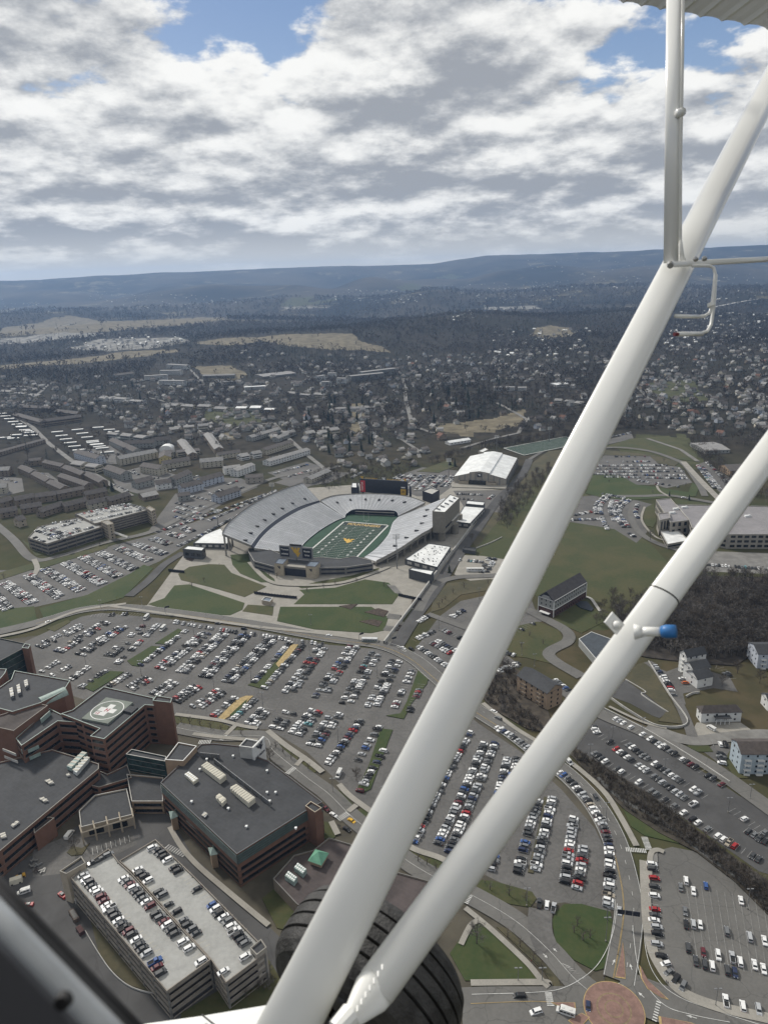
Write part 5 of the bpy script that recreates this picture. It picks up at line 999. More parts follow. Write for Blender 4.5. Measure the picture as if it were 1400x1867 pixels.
# ---- parking deck (cars stand on it)
dk = empty('parking_deck', P(280, 1690), 'pale concrete parking deck with two split roof levels at lower left', 'parking deck'); deckm = mat('deck_concrete', (.32, .32, .305), .9, .12, .12, scale2=.6)
def deckvol(nm, px, z, nl, z0=0):
    poly = ccw([Vector((p.x, p.y, 0)) for p in pxp(px, z+1.0)]); core = inset(poly, 1.2)
    co = child(MB().prism(core, z0, z-.4).build(nm+'_core', asph_d), dk); child(MB().prism(inset(poly, .3), z-.4, z).build(nm+'_roof_slab', deckm), dk)  # dark solid core stands in for the shade inside the open levels
    n = len(poly); o1 = poly; o2 = inset(poly, .35)
    for l in range(nl+1):
        zt_ = z+1.0-l*(z-z0)/nl; zb_ = zt_-(1.8 if l else 1.9)
        if l == nl: zt_ = z0+.5; zb_ = z0-.3
        m_ = MB(); m_.add([(p.x, p.y, zb_) for p in o1]+[(p.x, p.y, zb_) for p in o2]+[(p.x, p.y, zt_) for p in o1]+[(p.x, p.y, zt_) for p in o2], [(2*n+i, 2*n+(i+1) % n, 3*n+(i+1) % n, 3*n+i) for i in range(n)]+[(i, (i+1) % n, 2*n+(i+1) % n, 2*n+i) for i in range(n)]+[(n+(i+1) % n, n+i, 3*n+i, 3*n+(i+1) % n) for i in range(n)]+[(n+i, n+(i+1) % n, (i+1) % n, i) for i in range(n)])
        child(m_.build('spandrel', mat('deck_brown_concrete', (.23, .205, .175), .9, .12, .3)), dk)
    for i in range(n):
        a, b = o2[i], o2[(i+1) % n]; L = (b-a).length; k = max(1, int(L/9)); t = b-a
        for j in range(k+1): p_ = a+t*(j/k); child(MB().box((p_.x, p_.y, (z+z0)/2), (.7, .7, z-z0), math.atan2(t.y, t.x)).build('column', conc_d), dk)
deckvol('left_half', [(129, 1601), (156, 1577), (198, 1547), (216, 1571), (238, 1591), (384, 1750), (304, 1808)], ZA, 4)
deckvol('right_half', [(217, 1570), (283.5, 1530.5), (352, 1596), (420, 1665), (476, 1722), (484, 1738), (412, 1792), (386, 1752), (240, 1590)], ZB, 4)
vol(dk, 'stair_block', pxp([(108.6, 1589), (148.5, 1562), (156, 1574), (121, 1594)], ZA+3), 0, ZA+3, beige, dkroof, conc)
vol(dk, 'corner_stair', pxp([(456, 1729), (476, 1713), (486, 1728), (468, 1742)], ZB+3), 0, ZB+3, tan_c, dkroof, conc, dict(kind='grid', floors=4, hh=1.2, w=1.4, pitch=3))
# lines and arrows painted on the deck
dm = MB()
for a, b, zz, n_ in (((152, 1598), (300, 1758), ZA, 26), ((236, 1592), (374, 1756), ZA, 26), ((240, 1586), (372, 1728), ZB, 22), ((282, 1540), (440, 1700), ZB, 28)):
    A_, B_ = P(*a, zz), P(*b, zz); t = (B_-A_).normalized(); d_ = P(150, 1600, zz)-P(165, 1593, zz); ang = math.atan2(d_.y, d_.x)
    for i in range(n_+1):
        p_ = A_.lerp(B_, i/n_); dm.box((p_.x, p_.y, zz+.02), (5, .14, .02), ang)
o = child(dm.build('bay_lines', mat('cream_paint', (.45, .42, .33), .8, .1, .6)), dk)
child(MB().box((*(P(384, 1590+80, ZA)).xy, 0), (.1, .1, .1)).build('drain', steel), dk)
# ---- west garage
gr_ = empty('parking_garage', P(170, 970), 'long multi storey concrete parking garage full of roof cars, left of the stadium', 'parking garage')
_dk = dk; dk = gr_
deckvol('west_half', [(51, 980), (85.5, 991), (186, 960), (141, 943), (69, 960)], ZG-2, 3, 0)
deckvol('east_half', [(136.5, 936), (172.5, 954), (186, 951), (270, 929), (234, 918.6), (216, 921)], ZG, 5, 0)
for L in ([(184, 950), (196, 957), (207, 954), (196, 947)], [(266, 925), (276, 932), (283, 928), (272, 922)]): vol(gr_, 'stair_tower', pxp(L, ZG+3.5), 0, ZG+3.5, beige, conc, None, dict(kind='grid', floors=5, hh=1.6, w=1.2, pitch=2.6))
a, b = P(206, 970, 7), P(234, 980, 7); child(MB().tube([a, b], 1.6, 4).build('footbridge', conc_l), gr_)
dk = _dk
# ---- right hand buildings
gbw = dict(kind='grid', hh=1.5, w=1.1, pitch=3.4, m=glass)
r, base, (ud, vd, lu, lv) = gabled('dental_office', 'grey sided gabled building with white trim over a dark brick ground floor', 'building', (1008.6, 1126), (977, 1118), (1068, 1090), 14.0, 6.5, greywall, mat('shingle_grey', (.075, .070, .072), .9, .12, .4), dict(kind='grid', floors=4, hh=1.5, w=.9, pitch=3.3, m=glass), lower=(6.2, mat('dark_brick', (.075, .040, .036), .9, .12, .4)), trim=trimw)
e0 = base[0]; e1 = base[1]
for zz in (6.4, 14): 
    for a, b in ((base[0], base[1]), (base[0], base[3])): 
        m_ = MB(); c = (a+b)/2; t = b-a; ok, nn, tt = faces_cam(a, b, 0); nn = nn if ok else -nn; m_.box((c.x+nn.x*.15, c.y+nn.y*.15, zz), (t.length, .35, .45), math.atan2(t.y, t.x)); child(m_.build('trim_band', trimw), r)
mid = (base[0]+base[1])/2; ok, nn, tt = faces_cam(base[0], base[1], 0); nn = nn if ok else -nn; L_ = (base[1]-base[0]).length; td = (base[0]-base[1]).normalized(); td = td if td.cross(Vector((0, 0, 1))).dot(nn) > 0 else -td
g_ = [mid-td*(L_*.46)+nn*.1, mid+td*(L_*.46)+nn*.1]
child(MB().add([(g_[0].x, g_[0].y, 14.3), (g_[1].x, g_[1].y, 14.3), (mid.x+nn.x*.1, mid.y+nn.y*.1, 20.0)], [(0, 1, 2)]).build('gable_sign', navy), r)
for i, w_ in enumerate((5.5, 7.5, 9)): child(MB().box((mid.x+nn.x*.16, mid.y+nn.y*.16, 16.6-i*.85), (w_, .05, .34), math.atan2(td.y, td.x)).build('sign_line', trimw), r)
pc = mid+nn*1.5; child(MB().box((pc.x, pc.y, 2.6), (9, 3, .5), math.atan2(td.y, td.x)).build('porch_roof', trimw), r)
sheet('patio_pond', [(1050, 1103), (1058, 1098), (1070, 1098), (1082, 1112), (1078, 1116), (1058, 1110)], mat('navy_cover', (.02, .026, .035), .6, .2, .4), z=.3)
road('patio_walk', [(1066, 1089), (1078, 1094), (1088, 1108), (1094, 1116)], 2.6, conc_l, z=.16)
def balconies(r, base, edge, floors, h, n, m=trimw):
    a, b = base[edge[0]], base[edge[1]]; ok, nn, t = faces_cam(a, b, 0); nn = nn if ok else -nn; L = (b-a).length; d = (b-a).normalized(); ang = math.atan2(d.y, d.x)
    for k in range(n):
        for f in range(floors):
            c = a+d*(L*(k+.5)/n)+nn*.9; z_ = f*h/floors+.3
            bo = child(MB().box((c.x, c.y, z_), (3.2, 1.8, .2), ang).box((c.x+nn.x*.85, c.y+nn.y*.85, z_+.6), (3.2, .08, .9), ang).build('balcony', m), r)
            for s in (-1, 1): q = c+d*1.5*s+nn*.8; child(MB().box((q.x, q.y, z_+h/floors/2), (.16, .16, h/floors)).build('post', m), r) if f < floors-1 else None
r, base, _ = gabled('apartment_block', 'tan brick flats with a dark gabled roof between the two struts', 'apartment block', (996, 1296), (1020, 1280), (942, 1262), 12.5, 3.6, brick_t, dkroof, dict(kind='grid', floors=4, hh=1.3, w=1.1, pitch=4.2)); balconies(r, base, (0, 3), 4, 12, 2, brownwall)
building('low_office', 'low office with a large blue grey hipped roof left of the clamp', 'office', [(1055, 1165), (1078, 1152), (1122, 1168), (1092, 1208)], 6, greywall, mat('slate_blue_roof', (.045, .055, .066), .8, .12, .3), trimw, par=.1)
r, base, _ = gabled('apartment_block', 'white flats with dark roof and balconies at the wood edge, upper block', 'apartment block', (1249, 1229), (1222, 1222), (1284, 1222), 13, 3.2, whitewall, dkroof, dict(kind='grid', floors=4, hh=1.3, w=1.0, pitch=4)); balconies(r, base, (0, 1), 4, 12, 1, trimw)
gabled('apartment_block', 'smaller white gabled flats in front of the upper white block', 'apartment block', (1270, 1256), (1252, 1240), (1298, 1250), 7, 3, whitewall, dkroof, dict(kind='grid', floors=2, hh=1.2, w=.9, pitch=5))
gabled('apartment_block', 'middle stepped section of the white flats at the wood', 'apartment block', (1262, 1246), (1246, 1232), (1292, 1240), 10, 3, whitewall, dkroof, dict(kind='grid', floors=3, hh=1.2, w=.9, pitch=5))
r, base, _ = gabled('white_house', 'long white house with a hipped grey roof and columned porch', 'house', (1277, 1318), (1268, 1306), (1350, 1316), 7, 2.6, whitewall, mat('brown_shingle', (.070, .060, .056), .9, .15, .4), dict(kind='grid', floors=2, hh=1.2, w=1.1, pitch=5), hip=.7)
a, b = base[0], base[3]; ok, nn, t = faces_cam(a, b, 0); nn = nn if ok else -nn; c = (a+b)/2; d = (b-a).normalized()
for s in (-1.5, -.5, .5, 1.5): q = c+d*s*2.6+nn*2.6; child(MB().tube([(q.x, q.y, 0), (q.x, q.y, 4.4)], .22, 8).build('porch_column', trimw), r)
q = c+nn*1.5; child(MB().box((q.x, q.y, 4.6), (9.4, 3.4, .4), math.atan2(d.y, d.x)).build('porch_roof', dkroof), r)
r, base, _ = gabled('apartment_block', 'pale blue flats with stacked white balconies at the right picture edge', 'apartment block', (1347, 1412), (1329, 1384), (1440, 1412), 13, 3, bluewall, mat('brown_shingle2', (.072, .060, .055), .9, .15, .4), dict(kind='grid', floors=4, hh=1.2, w=1.0, pitch=4.6)); balconies(r, base, (0, 3), 4, 12, 4, trimw)
r, base, _ = gabled('apartment_block', 'pale blue grey flats with white balconies above the wooded bank, far right', 'apartment block', (1379, 1219), (1362, 1197), (1440, 1219), 11, 3, paleblue, dkroof, dict(kind='grid', floors=3, hh=1.2, w=1.0, pitch=4)); balconies(r, base, (0, 3), 3, 10, 3, trimw)
gabled('house', 'white house end cut by the right picture edge below the wood', 'house', (1399, 1297), (1389, 1282), (1440, 1296), 7, 2.5, whitewall, dkroof, dict(kind='grid', floors=2, hh=1.2, w=1, pitch=4))
# engineering school
sc = empty('school_building', P(1300, 960), 'huge flat roofed pale stone building behind the second strut', 'school building'); scw = mat('school_stone', (.27, .25, .215), .9, .08, .2); scr = mat('school_roof', (.22, .21, .215), .9, .16, .05, scale2=.3)
vol(sc, 'front_wing', pxp([(1196, 911), (1222, 908), (1257, 948), (1222, 952)], 15), 0, 15, scw, scr, conc_l, dict(kind='grid', floors=2, hh=4, w=3, pitch=5.5))
vol(sc, 'main_hall', pxp([(1233, 920), (1300, 921), (1460, 924), (1460, 974), (1329, 974), (1262, 962), (1256, 947)], 15), 0, 15, scw, scr, conc_l, dict(kind='grid', floors=3, hh=2.4, w=4.2, pitch=6))
vol(sc, 'porch', pxp([(1199, 936), (1219, 934), (1222, 944), (1203, 948)], 17), 0, 17, scw, scr, conc_l, dict(kind='grid', floors=1, hh=9, w=1.6, pitch=3.4))
vol(sc, 'low_annex', pxp([(1204, 968), (1236, 966), (1256, 985), (1217, 992)], 5), 0, 5, scw, whroof, conc_l, dict(kind='ribbon', floors=1, hh=1.6))
for i, (x, y) in enumerate(((1363, 941), (1248, 925), (1226, 935), (1310, 950), (1345, 930), (1232, 928))): c = P(x, y, 15); dat(MB().box((c.x, c.y, 15), (6, 3, 2)).box((c.x+1.6, c.y, 16.3), (1.6, 1.6, .6)).build('rooftop_unit', whroof), 'small pale air unit on the flat school roof', 'air unit', 'air units on the school roof')
# indoor practice facility
A0, B0 = P(828, 881), P(922, 886); ex_ = (B0-A0).normalized(); wA = (B0-A0).length; far = P(949, 835, 10); dpt = (far-Vector((B0.x, B0.y, 10))); ey_ = Vector((-ex_.y, ex_.x, 0)); dl = dpt.dot(ey_)*1.0
fc = empty('indoor_practice_hall', (A0+B0)/2+ey_*dl/2, 'big tan practice hall with a bright white stepped gable roof', 'sports hall')
prof = [(0, 9.5), (.30, 14.6), (.30, 16), (.5, 18), (.69, 16), (.69, 14.6), (1, 9.5)]
V_ = [A0+ex_*(wA*u)+Vector((0, 0, z)) for u, z in prof]; mb = MB()
fr_ = [A0, B0]+V_[::-1]; bk = [p+ey_*dl for p in fr_]; n = len(fr_)
mb.add([tuple(p) for p in fr_+bk], [tuple(range(n)), tuple(range(2*n-1, n-1, -1)), (1, 2, n+2, n+1), (0, n, 2*n-1, n-1)]); child(mb.build('walls', tan_c), fc)
mb = MB(); o_ = [p-ey_*.8+Vector((0, 0, .15)) for p in V_]; q_ = [p+ey_*(dl+1.6) for p in o_]; m_ = len(V_); mb.add([tuple(p) for p in o_+q_], [(i, i+1, m_+i+1, m_+i) for i in range(m_-1)]); child(mb.build('roof', whroof), fc)
for i, u in enumerate((.10, .21, .32, .42, .54, .66, .77, .88)):
    c = A0+ex_*(wA*u)-ey_*.1; hgt = np.interp(u, [0, .3, .5, .69, 1], [9.5, 15, 18, 15, 9.5])-1.2; child(MB().box((c.x, c.y, hgt/2), (1.8, .5, hgt), math.atan2(ex_.y, ex_.x)).build('pilaster', mat('pilaster_grey', (.22, .215, .205), .9, .05, 1)), fc)
for i in range(11):
    c = B0+ey_*(dl*(i+.5)/11)+ex_*1.0; child(MB().box((c.x, c.y, 4.6), (2.2, 1.2, 9.2), math.atan2(ex_.y, ex_.x)).build('buttress', mat('buttress_grey', (.20, .195, .185), .9, .05, 1)), fc)
c = A0+ex_*(wA*.49)-ey_*.5; ang = math.atan2(ex_.y, ex_.x); child(MB().box((c.x, c.y, 12.8), (5.2, .5, 5), ang).build('logo_board', navy), fc); logo('wall_logo', Vector((c.x, c.y, 12.8))-ey_*.3, ex_, (0, 0, 1), 3.8, 3.4, trimw, fc)
c = A0+ex_*(wA*.46)-ey_*2; child(MB().box((c.x, c.y, 2.8), (22, 4, 5.6), ang).build('entrance', glass), fc)
for s in (-1, 1): q = c+ex_*(s*18); child(MB().box((q.x, q.y, 2.6), (13, 3.6, 5.2), ang).build('stone_wing', beige), fc); child(MB().box((q.x, q.y-1.9, 5.3), (11, .2, .8), ang).build('lettering_band', navy), fc)
building('hall_annex', 'small white roofed annex behind the practice hall', 'annex', [(872, 822), (884, 816), (890, 819), (880, 824)], 6, tan_c, whroof)
sheet('hall_forecourt', [(822, 884), (824, 879), (925, 885), (922, 892), (824, 889)], conc, z=.2)
def field(nm, px, lab, world=None, logo_m=gold, rows=12):
    q = [P(*p) for p in px]; ZL[0] += .01; r = empty(nm, sum(q, Vector())/4, lab, 'football field'); z_ = ZL[0]+.3
    child(MB().prism([Vector((p.x, p.y, 0)) for p in q], 0, z_).build('turf', turf), r); m = MB(); a, b, c, d = q
    for i in range(4): p1, p2 = q[i], q[(i+1) % 4]; strip(m, [Vector((p1.x, p1.y, 0)), Vector((p2.x, p2.y, 0))], 1.6, z_+.03+.004*i)
    for i in range(1, rows): p1, p2 = a.lerp(d, i/rows), b.lerp(c, i/rows); strip(m, [Vector((p1.x, p1.y, 0)), Vector((p2.x, p2.y, 0))], .3, z_+.05)
    child(m.build('line_marking', paintw), r); return r, q, z_
field('practice_field', [(955, 831), (1066, 808), (1030, 797), (918, 818)], 'striped green practice field with white border beside the white roofed hall')
# ---------------------------------------------------------------- stadium
st = empty('stadium', P(650, 985), 'large open football stadium with silver bench stands', 'stadium')
def resample(pts, n):
    pts = spline(pts, 8); seg = [(b-a).length for a, b in zip(pts, pts[1:])]; tot = sum(seg); out = []
    for i in range(n+1):
        d = tot*i/n; acc = 0; j = 0
        while j < len(seg)-1 and acc+seg[j] < d: acc += seg[j]; j += 1
        out.append(pts[j].lerp(pts[j+1], min(1, (d-acc)/max(seg[j], 1e-6))))
    return out
def PZ(L): return [P(x, y, z) for x, y, z in L]
def stand(nm, inner, outer, rows, n=72, aisles=10, wall=True, under=None, ring=None):
    I = resample(inner, n); O = resample(outer, n); mb = MB(); vs = []
    for k in range(rows+1):
        f = k/rows
        zz = lambda i, f: I[i].z+(O[i].z-I[i].z)*f
        for i in range(n+1):
            p = I[i].lerp(O[i], f); vs.append((p.x, p.y, zz(i, (k-1)/rows) if k else zz(i, 0)-0)); vs.append((p.x, p.y, zz(i, f)))
    W_ = 2*(n+1)
    for k in range(rows+1):
        for i in range(n):
            a = k*W_+2*i
            mb.f.append((a, a+2, a+3, a+1)); mb.m.append(1)
            if k < rows: mb.f.append((a+1, a+3, a+W_+2, a+W_)); mb.m.append(0)
    mb.v = vs; so = child(mb.build(nm, [alu, riser]), st)
    am = MB()
    for j in range(1, aisles):
        i = round(j*n/aisles); p, q = I[i].lerp(O[i], .02), I[i].lerp(O[i], .985); t = (q-p); d = Vector((-t.y, t.x, 0)).normalized()*.45
        am.add([tuple(v+Vector((0, 0, .35))) for v in (p-d, p+d, q+d, q-d)], [(0, 1, 2, 3)])
    a_ = am.build('aisles', mat('aisle_concrete', (.34, .35, .365), .8, .08, .3)); a_.parent = so
    if wall:
        w = MB(); w.add([tuple(p) for p in O]+[(p.x, p.y, (under if under is not None else p.z-2.4)) for p in O]+[tuple(p+Vector((0, 0, 1.1))) for p in O], [(i, i+1, n+2+i, n+1+i) for i in range(n)]+[(i+1, i, 2*n+2+i, 2*n+3+i) for i in range(n)])
        o_ = w.build('rear_parapet', conc); o_.parent = so
    w = MB(); w.add([(p.x, p.y, p.z) for p in I]+[(p.x, p.y, 0 if ring is None else p.z-ring) for p in I], [(i, i+1, n+2+i, n+1+i) for i in range(n)]); o_ = w.build('front_wall', navy); o_.parent = so
    for e in (0, n):
        w = MB(); w.add([tuple(I[e]), tuple(O[e]), (O[e].x, O[e].y, O[e].z-2.5), (I[e].x, I[e].y, max(0, I[e].z-2.5))], [(0, 1, 2, 3)]); o_ = w.build('end_wall', conc); o_.parent = so
    return so, I, O
s1 = stand('west_lower_stand', PZ([(545, 1010, 1.5), (554, 991, 1.5), (581, 968, 1.5), (611, 950, 1.5), (629, 943, 1.5)]), PZ([(463, 999, 11), (480, 976, 11), (507, 953, 11), (546, 930, 11), (584, 915, 11)]), 26, aisles=34, wall=False)
s2 = stand('west_upper_stand', PZ([(458, 994, 13), (476, 971, 13), (503, 948, 13), (542, 925, 13), (582, 912, 13)]), PZ([(405, 972.5, 24), (419, 952, 25), (457, 922, 26), (503, 898, 26), (552, 880.5, 26)]), 26, aisles=38, ring=3.0)
nb1, nb2 = P(648, 938), P(719, 941); nb1.z = nb2.z = 6.5
s3 = stand('north_stand', PZ([(629, 943, 1.5), (632, 936, 3)])+[nb1, nb1.lerp(nb2, .5), nb2]+PZ([(726, 940, 3)]), PZ([(584, 913, 11), (606, 905, 12), (640, 901.5, 12), (690, 901, 12), (740, 905, 12), (775, 916, 12)]), 22, aisles=24)
s4 = stand('east_stand', PZ([(664, 1016, 1.5), (688, 998, 1.5), (708, 974, 1.5), (716, 953, 1.5), (728, 941, 2)]), PZ([(686, 1024, 5), (727, 1002, 11), (766, 976, 13), (790, 961, 14), (806, 934, 14), (812, 907, 14)]), 30, aisles=26)
# dark band between the west decks
m_ = MB(); I2 = s2[1]; L2 = s1[2]; n = len(I2)-1; m_.add([tuple(p-Vector((0, 0, .3))) for p in I2]+[tuple(p) for p in L2], [(i, i+1, n+2+i, n+1+i) for i in range(n)]); child(m_.build('suite_band', navy), st)
# vomitories: dark portals in the stands
def portals(I, O, f, ks, m=black):
    n = len(I)-1
    for k in ks:
        i = round(k*n); p = I[i].lerp(O[i], f); t = (O[i]-I[i]); t.z = 0; t.normalize(); d = Vector((-t.y, t.x, 0))
        child(MB().box((p.x, p.y, p.z+.5), (4.4, 2.0, 1.2), math.atan2(t.y, t.x)).build('portal', m), st)
portals(s2[1], s2[2], .24, [x/8+.03 for x in range(8)]); portals(s3[1], s3[2], .62, [.12, .27, .42, .56, .7, .84]); portals(s4[1], s4[2], .66, [.2, .33, .46, .6, .73, .86])
# columns below the rims
for (I_, O_), nm, cnt, zlo in (((s2[1], s2[2]), 'deck_column', 14, 0), ((s4[1], s4[2]), 'deck_column', 16, 0)):
    n = len(O_)-1
    for k in range(cnt):
        i = round(k*n/(cnt-1)); p = O_[i].lerp(I_[i], .06); q = O_[i].lerp(I_[i], .35); t = O_[i]-I_[i]
        child(MB().box((p.x, p.y, (p.z-1)/2), (1.6, 1.0, p.z-1), math.atan2(t.y, t.x)).build(nm, conc), st)
        child(MB().tube([(p.x, p.y, max(1, p.z-1.6)), (q.x, q.y, max(.8, q.z-1.6))], .8, 4).build('raker_beam', conc_d), st)
n = len(s4[2])-1; O_ = [p.lerp(q, .10) for p, q in zip(s4[2], s4[1])]; m_ = MB(); m_.add([(p.x, p.y, max(2.0, p.z-6.2)) for p in O_]+[(p.x, p.y, max(2.5, p.z-5.0)) for p in O_], [(i, i+1, n+2+i, n+1+i) for i in range(n)]); child(m_.build('concourse_beam', conc), st)
I5 = [p.lerp(q, .35) for p, q in zip(s4[2], s4[1])]; m_ = MB(); m_.add([(p.x, p.y, 0) for p in I5]+[(p.x, p.y, p.z-2) for p in I5], [(i, i+1, n+2+i, n+1+i) for i in range(n)]); child(m_.build('concourse_wall', conc_d), st)
# club box under the north stand
m_ = MB()
for z_, mm in ((1.5, 0),): pass
p0, p1 = nb1.copy(), nb2.copy(); t = p1-p0; ang = math.atan2(t.y, t.x); c = (p0+p1)/2
for z_ in (1.2, 4.2): child(MB().box((c.x, c.y-1.2, z_), (t.length, 2.0, .5), ang).build('club_ledge', conc_d), st)
# press box tower
pb_ = [P(788, 932, 33), P(811, 933.5, 33), P(838, 907, 33), P(820, 901, 33)]
wo = vol(st, 'press_box', pb_, 10, 33, mat('press_box_stone', (.20, .185, .155), .9, .08, .4), whroof, None, None)
po = ccw([Vector((p.x, p.y, 0)) for p in pb_])
for i in range(4):
    a, b = po[i], po[(i+1) % 4]; ok, nn, t = faces_cam(a, b, 10)
    if ok and (b-a).length > 25:
        c = (a+b)/2+nn*.04; put_window(wo, (c.x, c.y, 15.5), math.atan2(t.y, t.x), (b-a).length-4, 2.4, glass, 'window_band')
    if ok and (b-a).length < 25:
        for k in range(4): c = a.lerp(b, (k+.5)/4)+nn*.02; put_window(wo, (c.x, c.y, 21), math.atan2(t.y, t.x), .12, 21, conc_d, 'joint', .1)
for x, y, rr in ((805, 975, 4.0), (829, 962, 4.2), (838, 945, 3)):
    c = P(x, y+10); child(MB().tube([(c.x, c.y, 0), (c.x, c.y, 11)], rr, 12).build('pier', MATS['press_box_stone']), st)
for k in range(14):
    c = P(796+k*2.6, 927-k*1.6+(k % 3)*2.5, 33); child(MB().box((c.x, c.y, 33), (1.5, 1.2, 1.3)).build('rooftop_vent', steel), st)
# front building (curved, dark roof), gate towers
fr1 = PZ([(452.5, 1000, 8), (484, 998, 8), (511, 1010, 8), (540, 1018, 8), (584, 1016, 8), (619, 1019, 8), (646, 1014, 8), (678, 1022, 8), (680, 1027, 8), (630, 1034, 8), (583, 1035, 8), (553, 1034, 8), (500, 1033, 8), (463, 1023, 8), (453, 1006, 8)])
vol(st, 'south_building', fr1, 0, 8, conc_d, dkroof, conc_l, dict(kind='ribbon', floors=2, hh=1.5, m=navy), par=.4)
tm_ = mat('gate_stone', (.38, .33, .25), .9, .08, .4); blue_roof = mat('blue_metal_roof', (.13, .16, .20), .4, .1, .4)
for nm, L in (('west_gate_tower', [(500, 1027), (507, 1018), (525, 1019), (516, 1029)]), ('east_gate_tower', [(557, 1032), (565, 1023), (584, 1024.5), (575, 1034)])):
    tv = vol(st, nm, pxp(L, 12), 0, 12, tm_, blue_roof, navy, None, par=.3, copw=.8)
    q_ = ccw([Vector((p.x, p.y, 0)) for p in pxp(L, 12)])
    best = max(range(4), key=lambda i: faces_cam(q_[i], q_[(i+1) % 4], 6)[1].dot(Vector((0, -1, 0)))); a, b = q_[best], q_[(best+1) % 4]; _, nn, t = faces_cam(a, b, 6); c = (a+b)/2
    lo_ = logo('wall_logo', Vector((c.x, c.y, 8.2))+nn*.05, t, (0, 0, 1), 3.2, 3.0, navy); lo_.parent = tv
g0, g1 = P(516, 1034, 8), P(559, 1038, 8); g0.z = g1.z = 0; t = (g1-g0); ang = math.atan2(t.y, t.x); c = (g0+g1)/2
child(MB().box((c.x, c.y+2, 3.6), (t.length, 4, 7.2), ang).build('gate_glass', navy), st); child(MB().box((c.x, c.y+2.2, 8.4), (t.length, 4.6, 2.0), ang).build('gate_lintel', conc), st)
td = t.normalized(); nn = Vector((td.y, -td.x, 0)); nn = nn if nn.y < 0 else -nn
lettering('gate_lettering', 'MILAN PUSKAR STADIUM', Vector((c.x, c.y+2.2, 8.4))+nn*2.4, td, (0, 0, 1), t.length*.86, 1.1, conc_d, st, .05)
# south scoreboard
p0, p1 = P(511, 1015.5, 9), P(571, 1021, 9); t = (p1-p0); ang = math.atan2(t.y, t.x); c = (p0+p1)/2; td = t.normalized(); nn = Vector((td.y, -td.x, 0)); Ls = t.length
sb = empty('video_board', (c.x, c.y, 7.6), 'grey scoreboard back with gold emblem and two navy panels over the front gate', 'scoreboard')
child(MB().box((c.x, c.y, 15.2), (Ls, 1.4, 12.4), ang).build('frame', mat('board_grey', (.20, .20, .20), .7, .05, .5)), sb)
for s in (-.4, 0, .4): q = c+td*Ls*s; child(MB().box((q.x, q.y, 8.4), (.7, .7, 2.2), ang).build('post', steel), sb)
f0 = Vector((c.x, c.y, 15.4))+nn*.72
for s, w_ in ((-.335, .27), (.335, .27)): q = f0+td*Ls*s; child(MB().box((q.x, q.y, 15.2), (Ls*w_, .1, 9.6), ang).build('advert_panel', navy), sb)
logo('emblem', f0, td, (0, 0, 1), Ls*.27, 10, gold, sb, .02)
for s, zz, tx, w_ in ((-.335, 17.6, 'Thomson', .23), (-.335, 13.2, 'evismo', .20), (.335, 17.4, 'Mountain', .18), (.335, 13.4, 'Field House', .14)): lettering('panel_lettering', tx, Vector((f0.x, f0.y, zz))+td*Ls*s+nn*.06, td, (0, 0, 1), Ls*w_, 1.8, trimw, sb, .02)
q = c+td*Ls*.0+Vector((0, .8, 0)); child(MB().box((q.x, q.y, 22.2), (Ls*.36, 1.2, 1.6), ang).build('speaker_rack', black), sb)
# big north board
p0, p1 = P(657.6, 897, 8), P(743.7, 903, 8); t = (p1-p0); ang = math.atan2(t.y, t.x); c = (p0+p1)/2; td = t.normalized(); nn = Vector((td.y, -td.x, 0)); Ls = t.length; hb = 17.5
nb = empty('video_board', (c.x, c.y, 0), 'huge dark video board with red and yellow adverts behind the north stand', 'scoreboard')
child(MB().box((c.x, c.y, 8+hb/2), (Ls, 2, hb), ang).build('screen', mat('dark_screen', (.018, .022, .032), .4, .1, .3)), nb)
for s in (-.45, -.2, .2, .45): q = c+td*Ls*s; child(MB().box((q.x, q.y, 4), (1.6, 1.4, 8), ang).build('post', navy), nb)
q = c-td*Ls*.44+nn*1.05; child(MB().box((q.x, q.y, 8+hb*.46), (Ls*.10, .2, hb*.84), ang).build('red_advert', redp), nb)
lettering('advert_lettering', 'Coca-Cola', Vector((q.x, q.y, 8+hb*.46))-td*Ls*.02+nn*.12, (0, 0, 1), -td, hb*.62, 2.6, trimw, nb, .03)
q2 = c+td*Ls*.41+nn*1.05; child(MB().box((q2.x, q2.y, 8+hb*.22), (Ls*.11, .2, hb*.42), ang).build('yellow_advert', gold), nb); lettering('advert_lettering', 'UHC', Vector((q2.x, q2.y, 8+hb*.25))+nn*.12, td, (0, 0, 1), Ls*.07, 2.6, navy, nb, .03)
child(MB().box((q2.x, q2.y, 8+hb*.55), (Ls*.08, .2, 1.4), ang).build('white_advert', trimw), nb)
lettering('board_title', 'MOUNTAINEERS', Vector((c.x, c.y, 8+hb+.9))-td*Ls*.26, td, (0, 0, 1), Ls*.26, 1.5, gold, nb); lettering('board_title', 'MOUNTAINEERS', Vector((c.x, c.y, 8+hb+.9))+td*Ls*.22, td, (0, 0, 1), Ls*.30, 1.5, gold, nb)
for s, mm in ((-.46, gold), (0, trimw), (.44, gold)): logo('emblem', Vector((c.x, c.y, 8+hb+1.0))+td*Ls*s, td, (0, 0, 1), 4.4, 4.0, mm, nb)
for s in (-.56, .545): q = c+td*Ls*s; child(MB().tube([(q.x, q.y-8, 0), (q.x, q.y-8, 22)], [1.8, 1.0], 4).build('speaker_tower', navy), nb)
